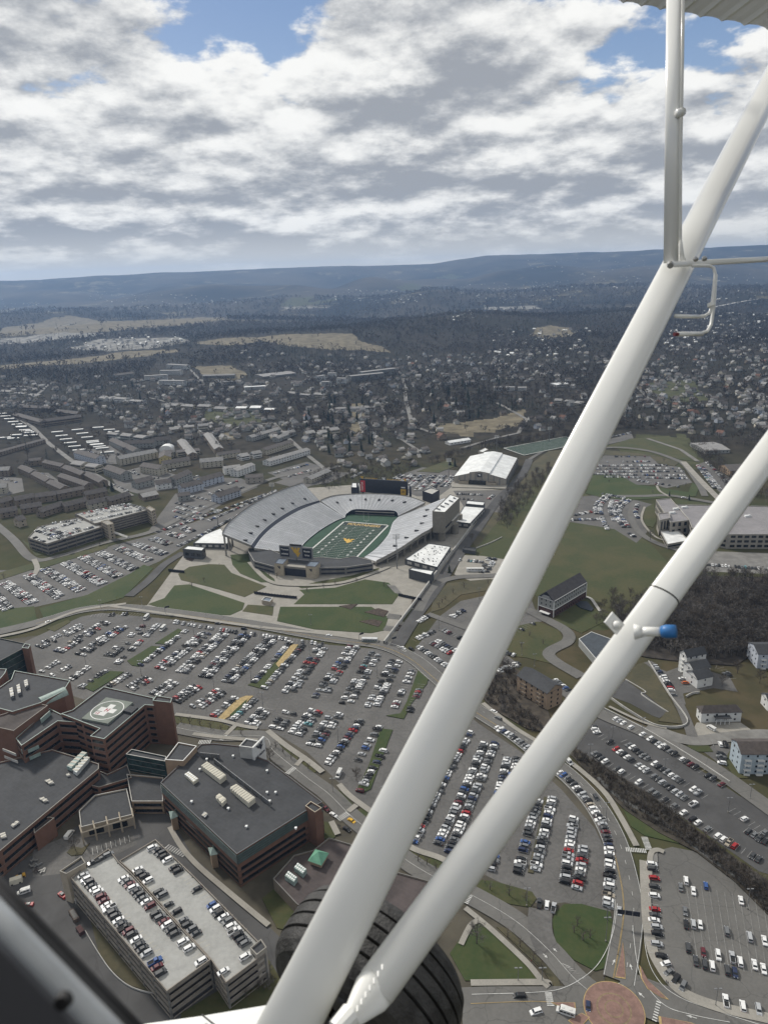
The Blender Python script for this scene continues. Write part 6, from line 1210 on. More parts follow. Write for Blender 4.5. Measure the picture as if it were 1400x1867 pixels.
# playing field
fl = [P(627.6, 951.6), P(708, 958.4)]; sd = (P(646, 1015.5)-P(708, 958.4)).normalized(); cr = (fl[1]-fl[0]); Wf = cr.length; crd = cr.normalized(); sd = Vector((crd.y, -crd.x, 0)); sd = sd if sd.y < 0 else -sd; Lf = 113
zf = .5
fo = empty('football_field', fl[0]+cr/2+sd*Lf/2, 'green stadium football field with gold end zone lettering', 'football field')
apron = [(545, 1011), (554, 991), (581, 968), (611, 950), (629, 943), (632, 936), (648, 938), (719, 941), (728, 940), (716, 953), (711, 972), (688, 998), (664, 1017)]
child(MB().prism([P(x, y) for x, y in apron], 0, zf).build('sideline_turf', mat('sideline_turf', (.022, .062, .036), .9, .12, .1)), fo)
A_ = fl[0]; q = [A_, A_+cr, A_+cr+sd*Lf, A_+sd*Lf]
child(MB().prism([Vector((p.x, p.y, 0)) for p in q], 0, zf+.06).build('turf', turf), fo); m = MB()
for i in range(4): a, b = q[i], q[(i+1) % 4]; strip(m, [Vector((a.x, a.y, 0))+(b-a).normalized()*.9, Vector((b.x, b.y, 0))-(b-a).normalized()*.9], 1.8, zf+.08)
y0 = 1.8; yd = .9144
for i in range(21): a = A_+sd*(y0+(10+5*i)*yd); strip(m, [Vector((a.x, a.y, 0))+crd*2, Vector((a.x, a.y, 0))+crd*(Wf-2)], .22, zf+.09)
for u in (.36, .64): a = A_+crd*(Wf*u); dashes(m, [Vector((a.x, a.y, 0))+sd*(y0+10*yd), Vector((a.x, a.y, 0))+sd*(y0+110*yd)], .5, zf+.1, 2, 2.5)
child(m.build('line_marking', paintw), fo)
child(MB().prism([Vector((p.x, p.y, 0)) for p in (A_+crd*2+sd*2, A_+crd*(Wf-2)+sd*2, A_+crd*(Wf-2)+sd*(y0+9.9*yd), A_+crd*2+sd*(y0+9.9*yd))], zf, zf+.075).build('end_zone', mat('end_zone_turf', (.012, .022, .024), .9, .1, .1)), fo)
e_ = A_+crd*Wf/2+sd*(y0+5*yd); lettering('end_zone_lettering', 'MOUNTAINEERS', Vector((e_.x, e_.y, zf+.1)), crd, -sd, 38, 6.6, mat('end_zone_gold', (.50, .36, .14), .8, .05, 1), fo, .05)
e_ = A_+crd*Wf/2+sd*(y0+60*yd); lo_ = logo('centre_logo', Vector((e_.x, e_.y, zf+.12)), crd, -sd, 12.5, 12.5, gold, fo, .05)
for i, nmb in enumerate((10, 20, 30, 40, 50, 40, 30, 20, 10)):
    for u, s in ((.20, -1), (.80, 1)):
        e_ = A_+crd*(Wf*u)+sd*(y0+(10+10*(i+1))*yd); lettering('yard_number', str(nmb), Vector((e_.x, e_.y, zf+.1)), sd*s*-1, crd*s*-1 if False else crd*-s*-1*(-1), 3.6, 2.2, trimw, fo, .03)
def goal(p, label):
    r = empty('goal_post', p, label, 'goal post', 'goal posts'); z0_ = zf
    child(MB().tube([(p.x, p.y, 0), (p.x, p.y, 3.2)], .16, 6).build('base_post', trimw), r); a, b = p-crd*2.9, p+crd*2.9
    child(MB().tube([(a.x, a.y, 3.2), (b.x, b.y, 3.2)], .12, 6).build('crossbar', trimw), r)
    for q_ in (a, b): child(MB().tube([(q_.x, q_.y, 3.2), (q_.x, q_.y, 13)], .10, 6).build('upright', trimw), r)
goal(A_+crd*Wf/2-sd*1, 'white goal post at the far lettered end of the field'); goal(A_+crd*Wf/2+sd*(Lf+1), 'white goal post at the near end, half behind the front building')
# stadium ground buildings
dgrey = mat('charcoal_cladding', (.07, .075, .08), .7, .08, .3)
building('concession_building', 'white flat roofed concession hall dotted with vents, right of the east stand', 'building', [(738, 1019), (781, 990), (822, 996), (797, 1034)], 6, dgrey, whroof, None, dict(kind='grid', floors=1, hh=2.6, w=5, pitch=7, m=conc_l))
r = building('ticket_building', 'charcoal ticket building with mural front below the concession hall', 'building', [(745, 1038), (750, 1034.5), (791, 1040), (786, 1048)], 9, dgrey, whroof, None)
building('concession_building', 'long white flat roofed building beyond the press box, larger one', 'building', [(829, 951), (846, 922), (884, 925), (857, 954)], 6, dgrey, whroof, None, dict(kind='grid', floors=1, hh=2.6, w=5, pitch=7, m=conc_l))
building('concession_building', 'small white flat roofed box at the end of the long white roof', 'building', [(849, 918), (851, 912), (884, 915), (881, 921)], 8, dgrey, whroof, None)
building('concession_building', 'white roofed wedge building tucked against the west upper stand', 'building', [(352, 990), (372, 974), (402, 962), (418, 984), (414, 991)], 6, dgrey, whroof, None, dict(kind='grid', floors=1, hh=2.4, w=4, pitch=6, m=conc_l))
building('ticket_building', 'charcoal gate building with white roof at the west stair walk', 'building', [(333, 1000.5), (342, 994.5), (374, 997.5), (368, 1003.5)], 10, dgrey, whroof, None, dict(kind='grid', floors=1, hh=3, w=4, pitch=6))
building('service_building', 'dark box building with pale roof right of the big video board', 'building', [(770, 895), (785, 889), (801, 893), (788, 901)], 12, navy, conc_l, None)
building('service_building', 'dark box building with white roof left of the big video board', 'building', [(640, 888), (642, 879.5), (655, 880), (654, 889)], 11, navy, whroof, None)
building('garden_kiosk', 'small square kiosk with pale roof on the stadium front walk', 'kiosk', [(477, 1094), (483, 1088), (497, 1090), (492, 1097)], 4, beige, blue_roof, trimw)
building('garden_kiosk', 'dark block shed at the top of the pale yard', 'kiosk', [(843, 1001), (846, 996), (868, 999), (866, 1005)], 4, dgrey, dkroof, None)
for i in range(46):
    x, y = random.choice([(738+random.random()*50, 0), (0, 0)]) if False else (745+random.random()*70, 0); u, v = random.random(), random.random()
    a = P(742, 1018, 6).lerp(P(783, 992, 6), u); b = P(794, 1031, 6).lerp(P(818, 997, 6), u); c = a.lerp(b, .06+v*.88)
    dat(MB().box((c.x, c.y, 5.7), (.5+random.random()*.7, .6, .6), random.random()).build('roof_vent', steel), 'small dark vent on the white concession roof', 'vent', 'vents on the white concession roof')
# fences and gates
def fence(label, px, h, m, name='gate_fence', posts=14, cap=None):
    pts = [P(x, y) for x, y in px]; r = empty(name, pts[0], label, 'fence'); mb = MB()
    for a, b in zip(pts, pts[1:]): t = b-a; c = (a+b)/2; mb.box((c.x, c.y, h/2+.1), (t.length, .12, h), math.atan2(t.y, t.x))
    child(mb.build('panel', m), r); tot = resample(pts, posts) if len(pts) > 1 else pts
    for q_ in tot: child(MB().box((q_.x, q_.y, h*.6), (.5, .5, h*1.2)).build('post', m), r)
    return r
fence('dark turnstile fence across the middle front walk', [(464, 1083), (500, 1088), (541, 1092)], 2.4, navy); fence('dark turnstile fence below the right stair flight', [(727, 1087), (745, 1091), (768, 1096)], 2.4, navy); fence('dark turnstile fence at the left stair walk', [(308, 1042), (336, 1045)], 2.4, navy)
def wallthing(label, px, h, m, w=.5, name='retaining_wall'):
    pts = spline([P(x, y) for x, y in px], 6); mb = MB(); a = offset(pts, -w/2); b = offset(pts, w/2); n = len(pts)
    mb.add([(p.x, p.y, -.2) for p in a]+[(p.x, p.y, -.2) for p in b]+[(p.x, p.y, h) for p in a]+[(p.x, p.y, h) for p in b], [(2*n+i, 3*n+i, 3*n+i+1, 2*n+i+1) for i in range(n-1)]+[(i, i+1, 2*n+i+1, 2*n+i) for i in range(n-1)]+[(n+i+1, n+i, 3*n+i, 3*n+i+1) for i in range(n-1)])
    return dat(mb.build(name, m), label, 'wall')
wallthing('pale wall between the creek lot and the valley road', [(1100, 1293), (1180, 1334), (1260, 1382), (1330, 1428)], 1.2, conc_l); wallthing('pale block wall around the sloping terrace lawn', [(1182, 1208), (1220, 1268), (1253, 1320), (1200, 1326), (1150, 1300), (1112, 1274)], 1.6, conc_l)
wallthing('white curving seat wall on the hill above the pale yard', [(868, 1000), (890, 992), (905, 985), (915, 980)], 1.0, conc_l); wallthing('long white wall beside the stadium road', [(700, 1175), (768, 1085), (800, 1040), (850, 975), (872, 940)], 3.0, conc_l, 1.0)
wallthing('low wall curving beside the house drive', [(1250, 1272), (1262, 1266), (1275, 1264)], 1.4, conc_l); wallthing('white zigzag wall on the terrace parking', [(1140, 1240), (1176, 1262), (1170, 1268), (1218, 1300)], .8, conc_l)
# ---------------------------------------------------------------- apartment rows and houses of the town
def centre_gable(x0, y0, x1, y1, wd, h, rise, wall, roof, label, win=None, group=None, name='townhouse_row', z=None):
    a, b = G(x0, y0), G(x1, y1); zz = min(a.z, b.z); t = Vector((b.x-a.x, b.y-a.y, 0)).normalized(); q = Vector((-t.y, t.x, 0)); q = q if q.y < 0 else -q
    c0 = Vector((a.x, a.y, 0)); c0 = c0+q*0; c1 = c0-q*wd; c2 = Vector((b.x, b.y, 0))
    return gabled(name, label, 'townhouses' if 'row' in name else 'apartment block', c0, c1, c2, h, rise, wall, roof, win, group, world=True, z=zz)
dkshingle = mat('dark_shingle', (.095, .086, .082), .9, .15, .3); lshingle = mat('pale_shingle', (.24, .235, .23), .9, .12, .3); redsh = mat('rust_roof', (.14, .075, .055), .9, .12, .3)
wgt = lambda f: dict(kind='grid', floors=f, hh=1.5, w=1.4, pitch=5.5)
ROWS = [  # x0 y0 x1 y1 (front eave foot line), width, height, rise, wall, roof, floors, look
 (4, 928, 26, 922, 13, 8, 4, brownwall, dkshingle, 2, 'brown gabled townhouse at the left edge above the lot'), (30, 924, 66, 917, 13, 8, 4, brownwall, dkshingle, 2, 'brown gabled townhouses, second from the left edge'), (67, 918, 104, 913, 13, 8, 4, brownwall, dkshingle, 2, 'brown gabled townhouses in the middle of the court front'),
 (2, 946, 34, 940, 12, 7, 4, brownwall, dkshingle, 2, 'brown townhouses below the left court row'), (40, 938, 78, 932, 12, 7, 4, brownwall, dkshingle, 2, 'brown townhouses above the garage hedge'), (78, 944, 120, 930, 12, 7, 4, brownwall, dkshingle, 2, 'brown townhouses touching the west garage'), (120, 934, 162, 923, 12, 7, 4, brownwall, dkshingle, 2, 'brown townhouses behind the garage deck'), (158, 914, 197, 906, 12, 8, 4, brownwall, dkshingle, 2, 'brown gabled townhouses behind the garage middle'), (164, 930, 204, 921, 12, 7, 4, cream, dkshingle, 2, 'dull cream townhouses behind the garage'), (202, 924, 240, 912, 12, 7, 4, brownwall, dkshingle, 2, 'brown townhouses by the garage stair tower'),
 (36, 962, 50, 958, 13, 8, 4, beige, dkshingle, 2, 'beige gabled house at the street left of the garage'), (-30, 905, 14, 900, 14, 9, 4, cream, lshingle, 3, 'cream flats at the far left edge'), (-20, 870, 18, 868, 14, 9, 4, brownwall, lshingle, 3, 'brown flats at the left edge by the yard'),
 (34, 862, 56, 872, 12, 8, 3, brownwall, dkshingle, 2, 'dark townhouses, upper left of the court'), (58, 874, 84, 888, 12, 8, 3, brownwall, dkshingle, 2, 'dark townhouses, left side of the court'), (86, 890, 112, 902, 12, 8, 3, brownwall, dkshingle, 2, 'dark townhouses, lower left of the court'), (54, 850, 76, 848, 12, 8, 3, brownwall, dkshingle, 2, 'dark gabled townhouses at the court top'), (78, 852, 112, 860, 12, 8, 3, brownwall, dkshingle, 2, 'dark townhouses at the court top right'), (114, 862, 148, 876, 12, 8, 3, brownwall, dkshingle, 2, 'dark townhouses, upper right of the court'), (106, 878, 156, 896, 12, 8, 3, brownwall, dkshingle, 2, 'dark townhouses, lower right of the court'), (152, 874, 182, 890, 12, 8, 3, brownwall, dkshingle, 2, 'dark townhouses between the court and the pine'), (106, 912, 156, 902, 12, 8, 3, brownwall, dkshingle, 2, 'dark slate block closing the court'),
 (190, 866, 222, 878, 16, 10, 4, greywall, dkshingle, 3, 'grey gabled flats above the pine'), (250, 892, 282, 884, 14, 8, 4, greywall, dkshingle, 2, 'grey townhouses left of the white fronted one'), (286, 894, 314, 890, 14, 8, 4, whitewall, dkshingle, 2, 'brown roofed block with a bright white end wall'), (322, 888, 352, 874, 14, 10, 4, greywall, dkshingle, 3, 'grey stepped flats above the pale blue ones'), (334, 902, 372, 893, 14, 9, 4, paleblue, dkshingle, 3, 'pale blue flats in the front row, left one'), (371, 889, 409, 878, 14, 9, 4, paleblue, dkshingle, 3, 'pale blue flats in the front row, middle one'), (400, 918, 440, 904, 14, 8, 4, paleblue, dkshingle, 3, 'pale blue flats nearest the stadium stand'), (326, 915, 348, 912, 12, 7, 3, greywall, dkshingle, 2, 'grey brick hall by the garage yard'), (262, 914, 290, 908, 18, 5, 3, brownwall, lshingle, 1, 'low brown hall behind the garage yard'),
 (136, 836, 176, 848, 16, 10, 4, paleblue, dkshingle, 3, 'long pale blue flats with a dark saw roof'), (220, 849, 289, 835, 15, 10, 4, cream, lshingle, 4, 'long cream four storey flats beside the dome house'), (200, 812, 244, 832, 14, 8, 4, greywall, dkshingle, 2, 'grey saw roofed rows behind the cream flats'), (228, 818, 282, 816, 12, 8, 5, greywall, dkshingle, 2, 'row of gabled grey town villas, left part'), (284, 812, 312, 810, 12, 8, 5, greywall, dkshingle, 2, 'row of gabled grey town villas, right part'), (256, 862, 290, 868, 16, 10, 4, cream, dkshingle, 3, 'cream flats right of the car court'), (300, 856, 348, 848, 14, 8, 4, cream, dkshingle, 2, 'cream flats behind the yellow gable'), (366, 854, 408, 850, 14, 9, 4, cream, lshingle, 3, 'cream flats below the brown dig'), (410, 866, 440, 862, 14, 9, 2, whitewall, lshingle, 3, 'white flats with pale flat roof, left twin'), (434, 870, 466, 858, 14, 9, 2, whitewall, lshingle, 3, 'white flats with pale flat roof, right twin'), (448, 882, 480, 880, 14, 8, 3, tan_c, dkshingle, 2, 'tan block with garages beside the main street'),
 (24, 762, 74, 778, 14, 9, 4, brownwall, dkshingle, 2, 'long brown saw roofed row on the left slope'), (76, 778, 150, 768, 14, 9, 4, brownwall, dkshingle, 2, 'brown gabled row on the left slope, right part'), (40, 748, 90, 752, 14, 8, 4, brownwall, dkshingle, 2, 'upper brown row on the left slope'), (100, 756, 140, 762, 14, 8, 4, brownwall, dkshingle, 2, 'upper brown row right of the slope gap'), (0, 832, 84, 808, 12, 6, 2, brownwall, dkshingle, 2, 'very long low brown row above the dark yard'),
 (324, 812, 344, 838, 14, 8, 3, brownwall, lshingle, 2, 'narrow brown row running downhill, left one'), (372, 800, 392, 828, 14, 8, 3, brownwall, lshingle, 2, 'narrow brown row running downhill, right one'), (398, 838, 440, 832, 12, 7, 3, cream, dkshingle, 2, 'cream row below the tree belt'),
 (492, 850, 566, 828, 15, 7, 2.5, whitewall, lshingle, 2, 'very long cream motel block with garage doors'), (486, 830, 536, 814, 14, 8, 3, cream, dkshingle, 2, 'cream flats above the long motel block'), (568, 882, 604, 866, 13, 6, 3, cream, lshingle, 2, 'cream two storey block behind the stadium corner'), (460, 805, 512, 790, 14, 7, 3, greywall, lshingle, 2, 'grey warehouse rows right of the dig'), (508, 806, 540, 792, 12, 6, 3, greywall, lshingle, 1, 'grey row of duplexes downhill of the dig'),
 (264, 694, 306, 692, 18, 13, 1, whitewall, lshingle, 4, 'long white student block, lower left of the cluster'), (290, 702, 334, 704, 18, 13, 1, whitewall, lshingle, 4, 'long white student block, lowest of the cluster'), (292, 684, 330, 684, 18, 13, 1, whitewall, lshingle, 4, 'long white student block in the cluster middle'), (304, 672, 340, 674, 18, 13, 1, whitewall, lshingle, 4, 'white student block, topmost of the cluster'), (212, 694, 246, 690, 20, 14, 4, greywall, dkshingle, 4, 'grey gabled block left of the white cluster'), (370, 690, 428, 690, 14, 9, 3, greywall, lshingle, 3, 'grey row beside the tan clearing'), (395, 702, 440, 700, 12, 7, 3, greywall, lshingle, 2, 'grey row below the tan clearing'), (446, 712, 484, 710, 14, 8, 1, whitewall, whroof, 3, 'pale roofed rows right of the tan clearing'), (480, 690, 540, 684, 60, 6, 2, greywall, lshingle, 2, 'wide pale terraced housing yard on the slope'),
 (580, 696, 594, 694, 14, 14, 1, whitewall, lshingle, 4, 'small white tower block, left of four'), (598, 690, 612, 690, 14, 14, 1, whitewall, lshingle, 4, 'small white tower block, upper of four'), (614, 700, 630, 700, 14, 14, 1, whitewall, lshingle, 4, 'small white tower block, right of four'), (586, 705, 600, 705, 14, 12, 1, whitewall, lshingle, 4, 'small white tower block, lower of four'), (640, 696, 700, 690, 20, 14, 1, greywall, lshingle, 5, 'long dark grey slab block on the ridge, left'), (660, 690, 722, 682, 20, 16, 1, greywall, lshingle, 5, 'long dark grey slab block on the ridge, right'),
 (1286, 828, 1330, 826, 50, 5, 2, greywall, lshingle, 1, 'low flat school with stepped roofs in the bare trees'), (1330, 868, 1372, 866, 30, 7, 4, brick_t, dkshingle, 2, 'brick hall with dark roof beside the upper lots'), (1014, 706, 1038, 704, 30, 5, 1, whitewall, whroof, 1, 'low white roofed store on the green slope'), (820, 812, 858, 806, 14, 4, 2, whitewall, whroof, 1, 'long low white roofed shed left of the hall'),
]
for t in ROWS:
    x0, y0, x1, y1, wd, h, ri, wl, rf, fl_, lab = t
    centre_gable(x0, y0, x1, y1, wd, h, ri, wl, rf, lab, wgt(fl_) if y0 > 780 else dict(kind='ribbon', floors=fl_, hh=1.4), 'townhouses and flats of the town', 'townhouse_row' if ('row' in lab or 'town' in lab) else 'apartment_block')
rr = random.Random(3)
for k, (x0, y0, dx, dy, n_, wl_, rf_) in enumerate([(196, 800, 24, 3, 3, greywall, lshingle), (310, 790, 26, -2, 3, cream, lshingle), (130, 856, 26, 4, 2, cream, lshingle), (300, 836, 24, -3, 3, cream, dkshingle), (440, 840, 22, -4, 2, whitewall, lshingle), (560, 800, 22, -3, 3, cream, lshingle), (612, 752, 26, -1, 3, whitewall, lshingle), (300, 744, 30, 2, 4, cream, lshingle), (180, 730, 28, 3, 3, whitewall, lshingle), (430, 752, 26, 0, 3, greywall, whroof), (0, 720, 26, 2, 3, cream, lshingle), (520, 722, 26, 2, 3, cream, lshingle), (900, 712, 22, 0, 3, whitewall, lshingle), (1010, 736, 18, 2, 3, cream, lshingle)]):
    for j in range(n_):
        x, y = x0+j*dx, y0+j*dy; centre_gable(x, y, x+dx*.72, y+dy*.72, rr.choice([12, 15, 18]), rr.choice([6, 7, 9]), rr.choice([2, 3]), wl_, rf_, '%s block number %s along the %s street of the town' % ({'cream_siding': 'cream', 'grey_siding': 'grey', 'white_wall': 'white'}[wl_.name], ['one', 'two', 'three', 'four'][j], ordn(k+1)) if False else '%s walled block, %s in the %s short street row from the stadium side' % ({'cream_siding': 'cream', 'grey_siding': 'grey', 'white_wall': 'white'}[wl_.name], ordn(j+1), ordn(k+1)), dict(kind='ribbon', floors=2, hh=1.3), 'short street rows of the town')
gabled('gable_house', 'yellow fronted house with a white barrel dome above it', 'house', G(291, 846), G(313, 846), G(292, 836), 9, 4, mat('yellow_wall', (.50, .42, .20), .8, .05, .5), dkshingle, dict(kind='grid', floors=2, hh=1.6, w=1.2, pitch=4), world=True)
a = G(303, 828); mb = MB(); vs = []
for k in (0, 1):
    for i in range(13): w_ = math.pi*i/12; vs.append((a.x+10*math.cos(w_), a.y+k*16, 8+6*math.sin(w_)))
mb.add(vs, [(i, i+1, 14+i, 13+i) for i in range(12)]+[tuple(range(13)), tuple(range(25, 12, -1))]).box((a.x, a.y+8, 4), (20, 16, 8)); dat(mb.build('dome_hall', whroof), 'white barrel vaulted hall behind the yellow house', 'hall')
# mobile homes: white roofed trailers in slanting rows
mh = MB().box((0, 0, 1.7), (20, 5, 2.6)); mhm = mesh_of(mh, 'walls', greywall); mr = MB().add([(-10.2, -2.7, 3), (10.2, -2.7, 3), (10.2, 2.7, 3), (-10.2, 2.7, 3), (-10.2, 0, 3.7), (10.2, 0, 3.7)], [(0, 1, 5, 4), (2, 3, 4, 5), (1, 2, 5), (3, 0, 4)]); mrm = mesh_of(mr, 'roof', whroof)
MHP = [(106+8.2*i+(0 if j == 0 else 42+j*2), 822-0+i*7-j*0) for j in range(2) for i in range(6)]
MH = [(105+i*8, 790+i*6.6) for i in range(8)]+[(142+i*9, 786+i*6.8) for i in range(7)]+[(170+i*6, 809+i*4) for i in range(3)]+[(4+i*7, 756+i*5) for i in range(9)]+[(40, 780), (30, 795), (50, 788), (208, 790), (215, 796), (222, 801), (180, 782), (10, 800), (25, 802), (55, 796), (200, 786)]
for i, (x, y) in enumerate(MH):
    p = G(x, y); r = empty('mobile_home', p, 'white roofed mobile home, '+('%s down the left trailer column' % ordn(i+1) if i < 8 else '%s down the middle trailer column' % ordn(i-7) if i < 15 else '%s beside the middle column foot' % ordn(i-14) if i < 18 else '%s down the far left trailer rows' % ordn(i-17) if i < 27 else 'one of the scattered ones round the trailer park'), 'mobile home', 'mobile homes of the trailer park', .28 if i < 18 else .1)
    for n_, me in (('walls', mhm), ('roof', mrm)): o = bpy.data.objects.new(n_, me); COL.objects.link(o); o.parent = r
# suburban houses
HZ = [([(1080, 640), (1400, 625), (1400, 700), (1100, 690)], 70), ([(1090, 690), (1400, 690), (1400, 790), (1330, 800), (1240, 790), (1110, 750)], 78), ([(900, 690), (1020, 680), (1080, 720), (1000, 790), (905, 760)], 20), ([(700, 650), (960, 640), (980, 690), (760, 710), (690, 690)], 44), ([(560, 700), (780, 700), (860, 740), (760, 860), (640, 870), (540, 790)], 46), ([(90, 700), (290, 720), (540, 740), (540, 790), (430, 790), (220, 780), (120, 745)], 44), ([(0, 690), (90, 690), (90, 740), (0, 750)], 10), ([(1290, 790), (1400, 790), (1400, 850)], 8)]
hw = [('white', mat('far_house_wall', (.40, .40, .38), .85, .1, .05)), ('grey', greywall), ('cream', cream), ('brown', brownwall), ('blue grey', paleblue)]; hr = [('dark', dkshingle), ('grey', lshingle), ('rust', redsh)]
HM = {}
for wn, wm in hw:
    m = MB().box((0, 0, 2.6), (11, 8, 5.4)); m.add([(-5.5, -4, 5.3), (-5.5, 4, 5.3), (-5.5, 0, 8.2), (5.5, -4, 5.3), (5.5, 4, 5.3), (5.5, 0, 8.2)], [(0, 1, 2), (3, 5, 4)]).box((2.5, -5, 1.6), (5, 3, 3.4)); HM[wn] = mesh_of(m, 'walls', wm)
for rn, rm_ in hr:
    m = MB().add([(-6, -4.7, 5), (6, -4.7, 5), (6, 4.7, 5), (-6, 4.7, 5), (-6, 0, 8.5), (6, 0, 8.5)], [(0, 1, 5, 4), (2, 3, 4, 5)]).add([(-.3, -6.8, 3.2), (5.3, -6.8, 3.2), (5.3, -3.6, 4.4), (-.3, -3.6, 4.4)], [(0, 1, 2, 3)]).box((3, 1.2, 8.6), (.9, .9, 1.6)); HM['r'+rn] = mesh_of(m, 'roof', rm_)
HM['w'] = [mesh_of(MB().box((x, y, z_), (1.3, .15, 1.4)), 'window', glass) for x, y, z_ in ((-3.4, -4, 3.9), (.2, -4, 3.9), (-3.4, -4, 1.5), (-3.2, 4, 3.9), (3.2, 4, 3.9))]
ZN = ['on the far right hillside', 'in the right hand suburb', 'between the two right slopes', 'on the middle ridge', 'in the hollow behind the stadium', 'on the left hand slope', 'at the far left road', 'behind the upper school lots']
HOUSES = []
for zi, (poly, cnt) in enumerate(HZ):
    xs = [p[0] for p in poly]; ys = [p[1] for p in poly]; got = 0; tries = 0
    while got < cnt and tries < 4000:
        tries += 1; x = random.uniform(min(xs), max(xs)); y = random.uniform(min(ys), max(ys))
        if not inpoly(np.array([x]), np.array([y]), poly)[0]: continue
        p = G(x, y)
        if any((p.x-q.x)**2+(p.y-q.y)**2 < 17**2 for q in HOUSES): continue
        HOUSES.append(p); got += 1; wn = random.choices(['white', 'grey', 'cream', 'brown', 'blue grey'], [45, 18, 14, 12, 11])[0]; rn = random.choices(['dark', 'grey', 'rust'], [60, 30, 10])[0]; sz = random.choice([.85, 1, 1.0, 1.25])
        if len(HOUSES) <= 300:
            lab = '%s%s gabled house with %s roof %s' % ('small ' if sz < 1 else 'large ' if sz > 1 else '', wn, rn, ZN[zi]); r = empty('house', p, lab, 'house', 'houses of the suburbs', random.choice([.2, .5, 1.8, 2.1, 3.4, -1.2, -.8])+random.gauss(0, .12)); r.scale = (sz, sz, sz)
            for n_, me in (('walls', HM[wn]), ('roof', HM['r'+rn]))+tuple(('window', q_) for q_ in HM['w']): o = bpy.data.objects.new(n_, me); COL.objects.link(o); o.parent = r
# far settlement: tiny roofs in the valleys
hv = tmpl([(HM['white'], 0), (HM['rdark'], 1)]); hv2 = tmpl([(HM['cream'], 2), (HM['rgrey'], 3)]); ins = []
for poly, cnt in [([(620, 528), (760, 530), (780, 552), (700, 556), (600, 546)], 150), ([(800, 520), (1040, 512), (1060, 540), (960, 556), (860, 548)], 190), ([(880, 556), (950, 562), (900, 578), (800, 590)], 40), ([(150, 530), (300, 535), (440, 545), (430, 566), (180, 560)], 110), ([(1260, 500), (1390, 500), (1390, 560), (1260, 560)], 70), ([(1040, 500), (1180, 500), (1170, 530), (1040, 530)], 50), ([(0, 545), (90, 550), (100, 570), (0, 570)], 40), ([(130, 612), (345, 610), (345, 630), (140, 636)], 90), ([(1240, 560), (1400, 570), (1400, 622), (1200, 640)], 230), ([(900, 600), (1090, 600), (1060, 650), (900, 650)], 90), ([(950, 460+10), (1190, 474), (1180, 495), (980, 500)], 60)]:
    xs = [p[0] for p in poly]; ys = [p[1] for p in poly]; k = 0
    while k < cnt:
        x = random.uniform(min(xs), max(xs)); y = random.uniform(min(ys), max(ys))
        if not inpoly(np.array([x]), np.array([y]), poly)[0]: continue
        k += 1; p = G(x, y); s = random.uniform(.6, 1.15); ins.append((random.choice([hv, hv, hv2]), p.x, p.y, p.z, random.uniform(0, 6.28), (s, s*.9, s*.9)))
o = replicate('distant_houses', ins, [mat('far_house_wall', (.40, .40, .38), .85, .1, .05), dkshingle, cream, whroof]); dat(o, 'pale specks of far houses in the hazy valleys', 'houses', kind='stuff')
ins = []
for poly, cnt in [(HZ[0][0], 90), (HZ[1][0], 120), (HZ[3][0], 80), (HZ[4][0], 110), (HZ[5][0], 120), ([(160, 690), (560, 700), (620, 720), (540, 740), (300, 730)], 110), ([(0, 690), (160, 690), (120, 745), (0, 750)], 50), ([(230, 790), (300, 800), (420, 810), (540, 800), (520, 780), (300, 770)], 60), ([(430, 640), (700, 650), (760, 690), (560, 700), (430, 680)], 60), ([(900, 640), (1090, 630), (1060, 700), (900, 700)], 60)]:
    xs = [p[0] for p in poly]; ys = [p[1] for p in poly]; k = 0
    while k < cnt:
        x = random.uniform(min(xs), max(xs)); y = random.uniform(min(ys), max(ys))
        if not inpoly(np.array([x]), np.array([y]), poly)[0]: continue
        k += 1; p = G(x, y)
        if any((p.x-q.x)**2+(p.y-q.y)**2 < 15**2 for q in HOUSES): continue
        HOUSES.append(p); s = random.uniform(.8, 1.3); ins.append((random.choice([hv, hv, hv2]), p.x, p.y, p.z, random.uniform(0, 6.28), (s, s*.9, s*.9)))
o = replicate('town_houses', ins, [MATS['far_house_wall'], dkshingle, cream, lshingle]); dat(o, 'further small houses of the town between the trees', 'houses', kind='stuff')
# roads of the town
for nm, px, w in [('town_road', [(0, 738), (40, 735), (75, 715), (90, 700), (60, 706), (0, 704)], 8), ('town_road', [(30, 762), (60, 780), (90, 810), (130, 840), (180, 870), (215, 892), (240, 905)], 8), ('town_road', [(420, 800), (400, 790), (440, 778), (500, 772), (515, 790), (560, 830), (600, 862)], 7), ('town_road', [(735, 690), (740, 730), (752, 778), (790, 790)], 8), ('town_road', [(695, 730), (702, 770)], 6), ('town_road', [(905, 735), (930, 748), (960, 765), (945, 790), (900, 800), (840, 818)], 7), ('town_road', [(345, 672), (362, 690), (372, 702)], 7), ('town_road', [(450, 730), (470, 715), (490, 700)], 6), ('town_road', [(540, 665), (565, 690)], 7), ('town_road', [(730, 800), (760, 820), (765, 835)], 6), ('town_road', [(1155, 700), (1180, 725), (1200, 735)], 7), ('town_road', [(1180, 800), (1240, 820), (1272, 842)], 6), ('town_road', [(270, 725), (310, 735), (380, 742), (440, 745)], 6), ('town_road', [(660, 740), (655, 770), (662, 790)], 5), ('town_road', [(1300, 560), (1340, 552), (1385, 545)], 22), ('town_road', [(130, 590), (100, 598), (160, 600)], 9)]:
    pts = [G(x, y)+Vector((0, 0, .8)) for x, y in px]; dense = []
    for a, b in zip(pts, pts[1:]):
        k = max(2, int((b-a).length/25)); dense += [a.lerp(b, i/k) for i in range(k)]
    dense.append(pts[-1]); 
    for p in dense: p.z = max(p.z, float(terrain(p.x, p.y))+.8)
    mb = MB(); strip(mb, dense, w, 0); o = mb.build(nm, conc_d if w < 20 else conc_l); o['kind'] = 'structure'
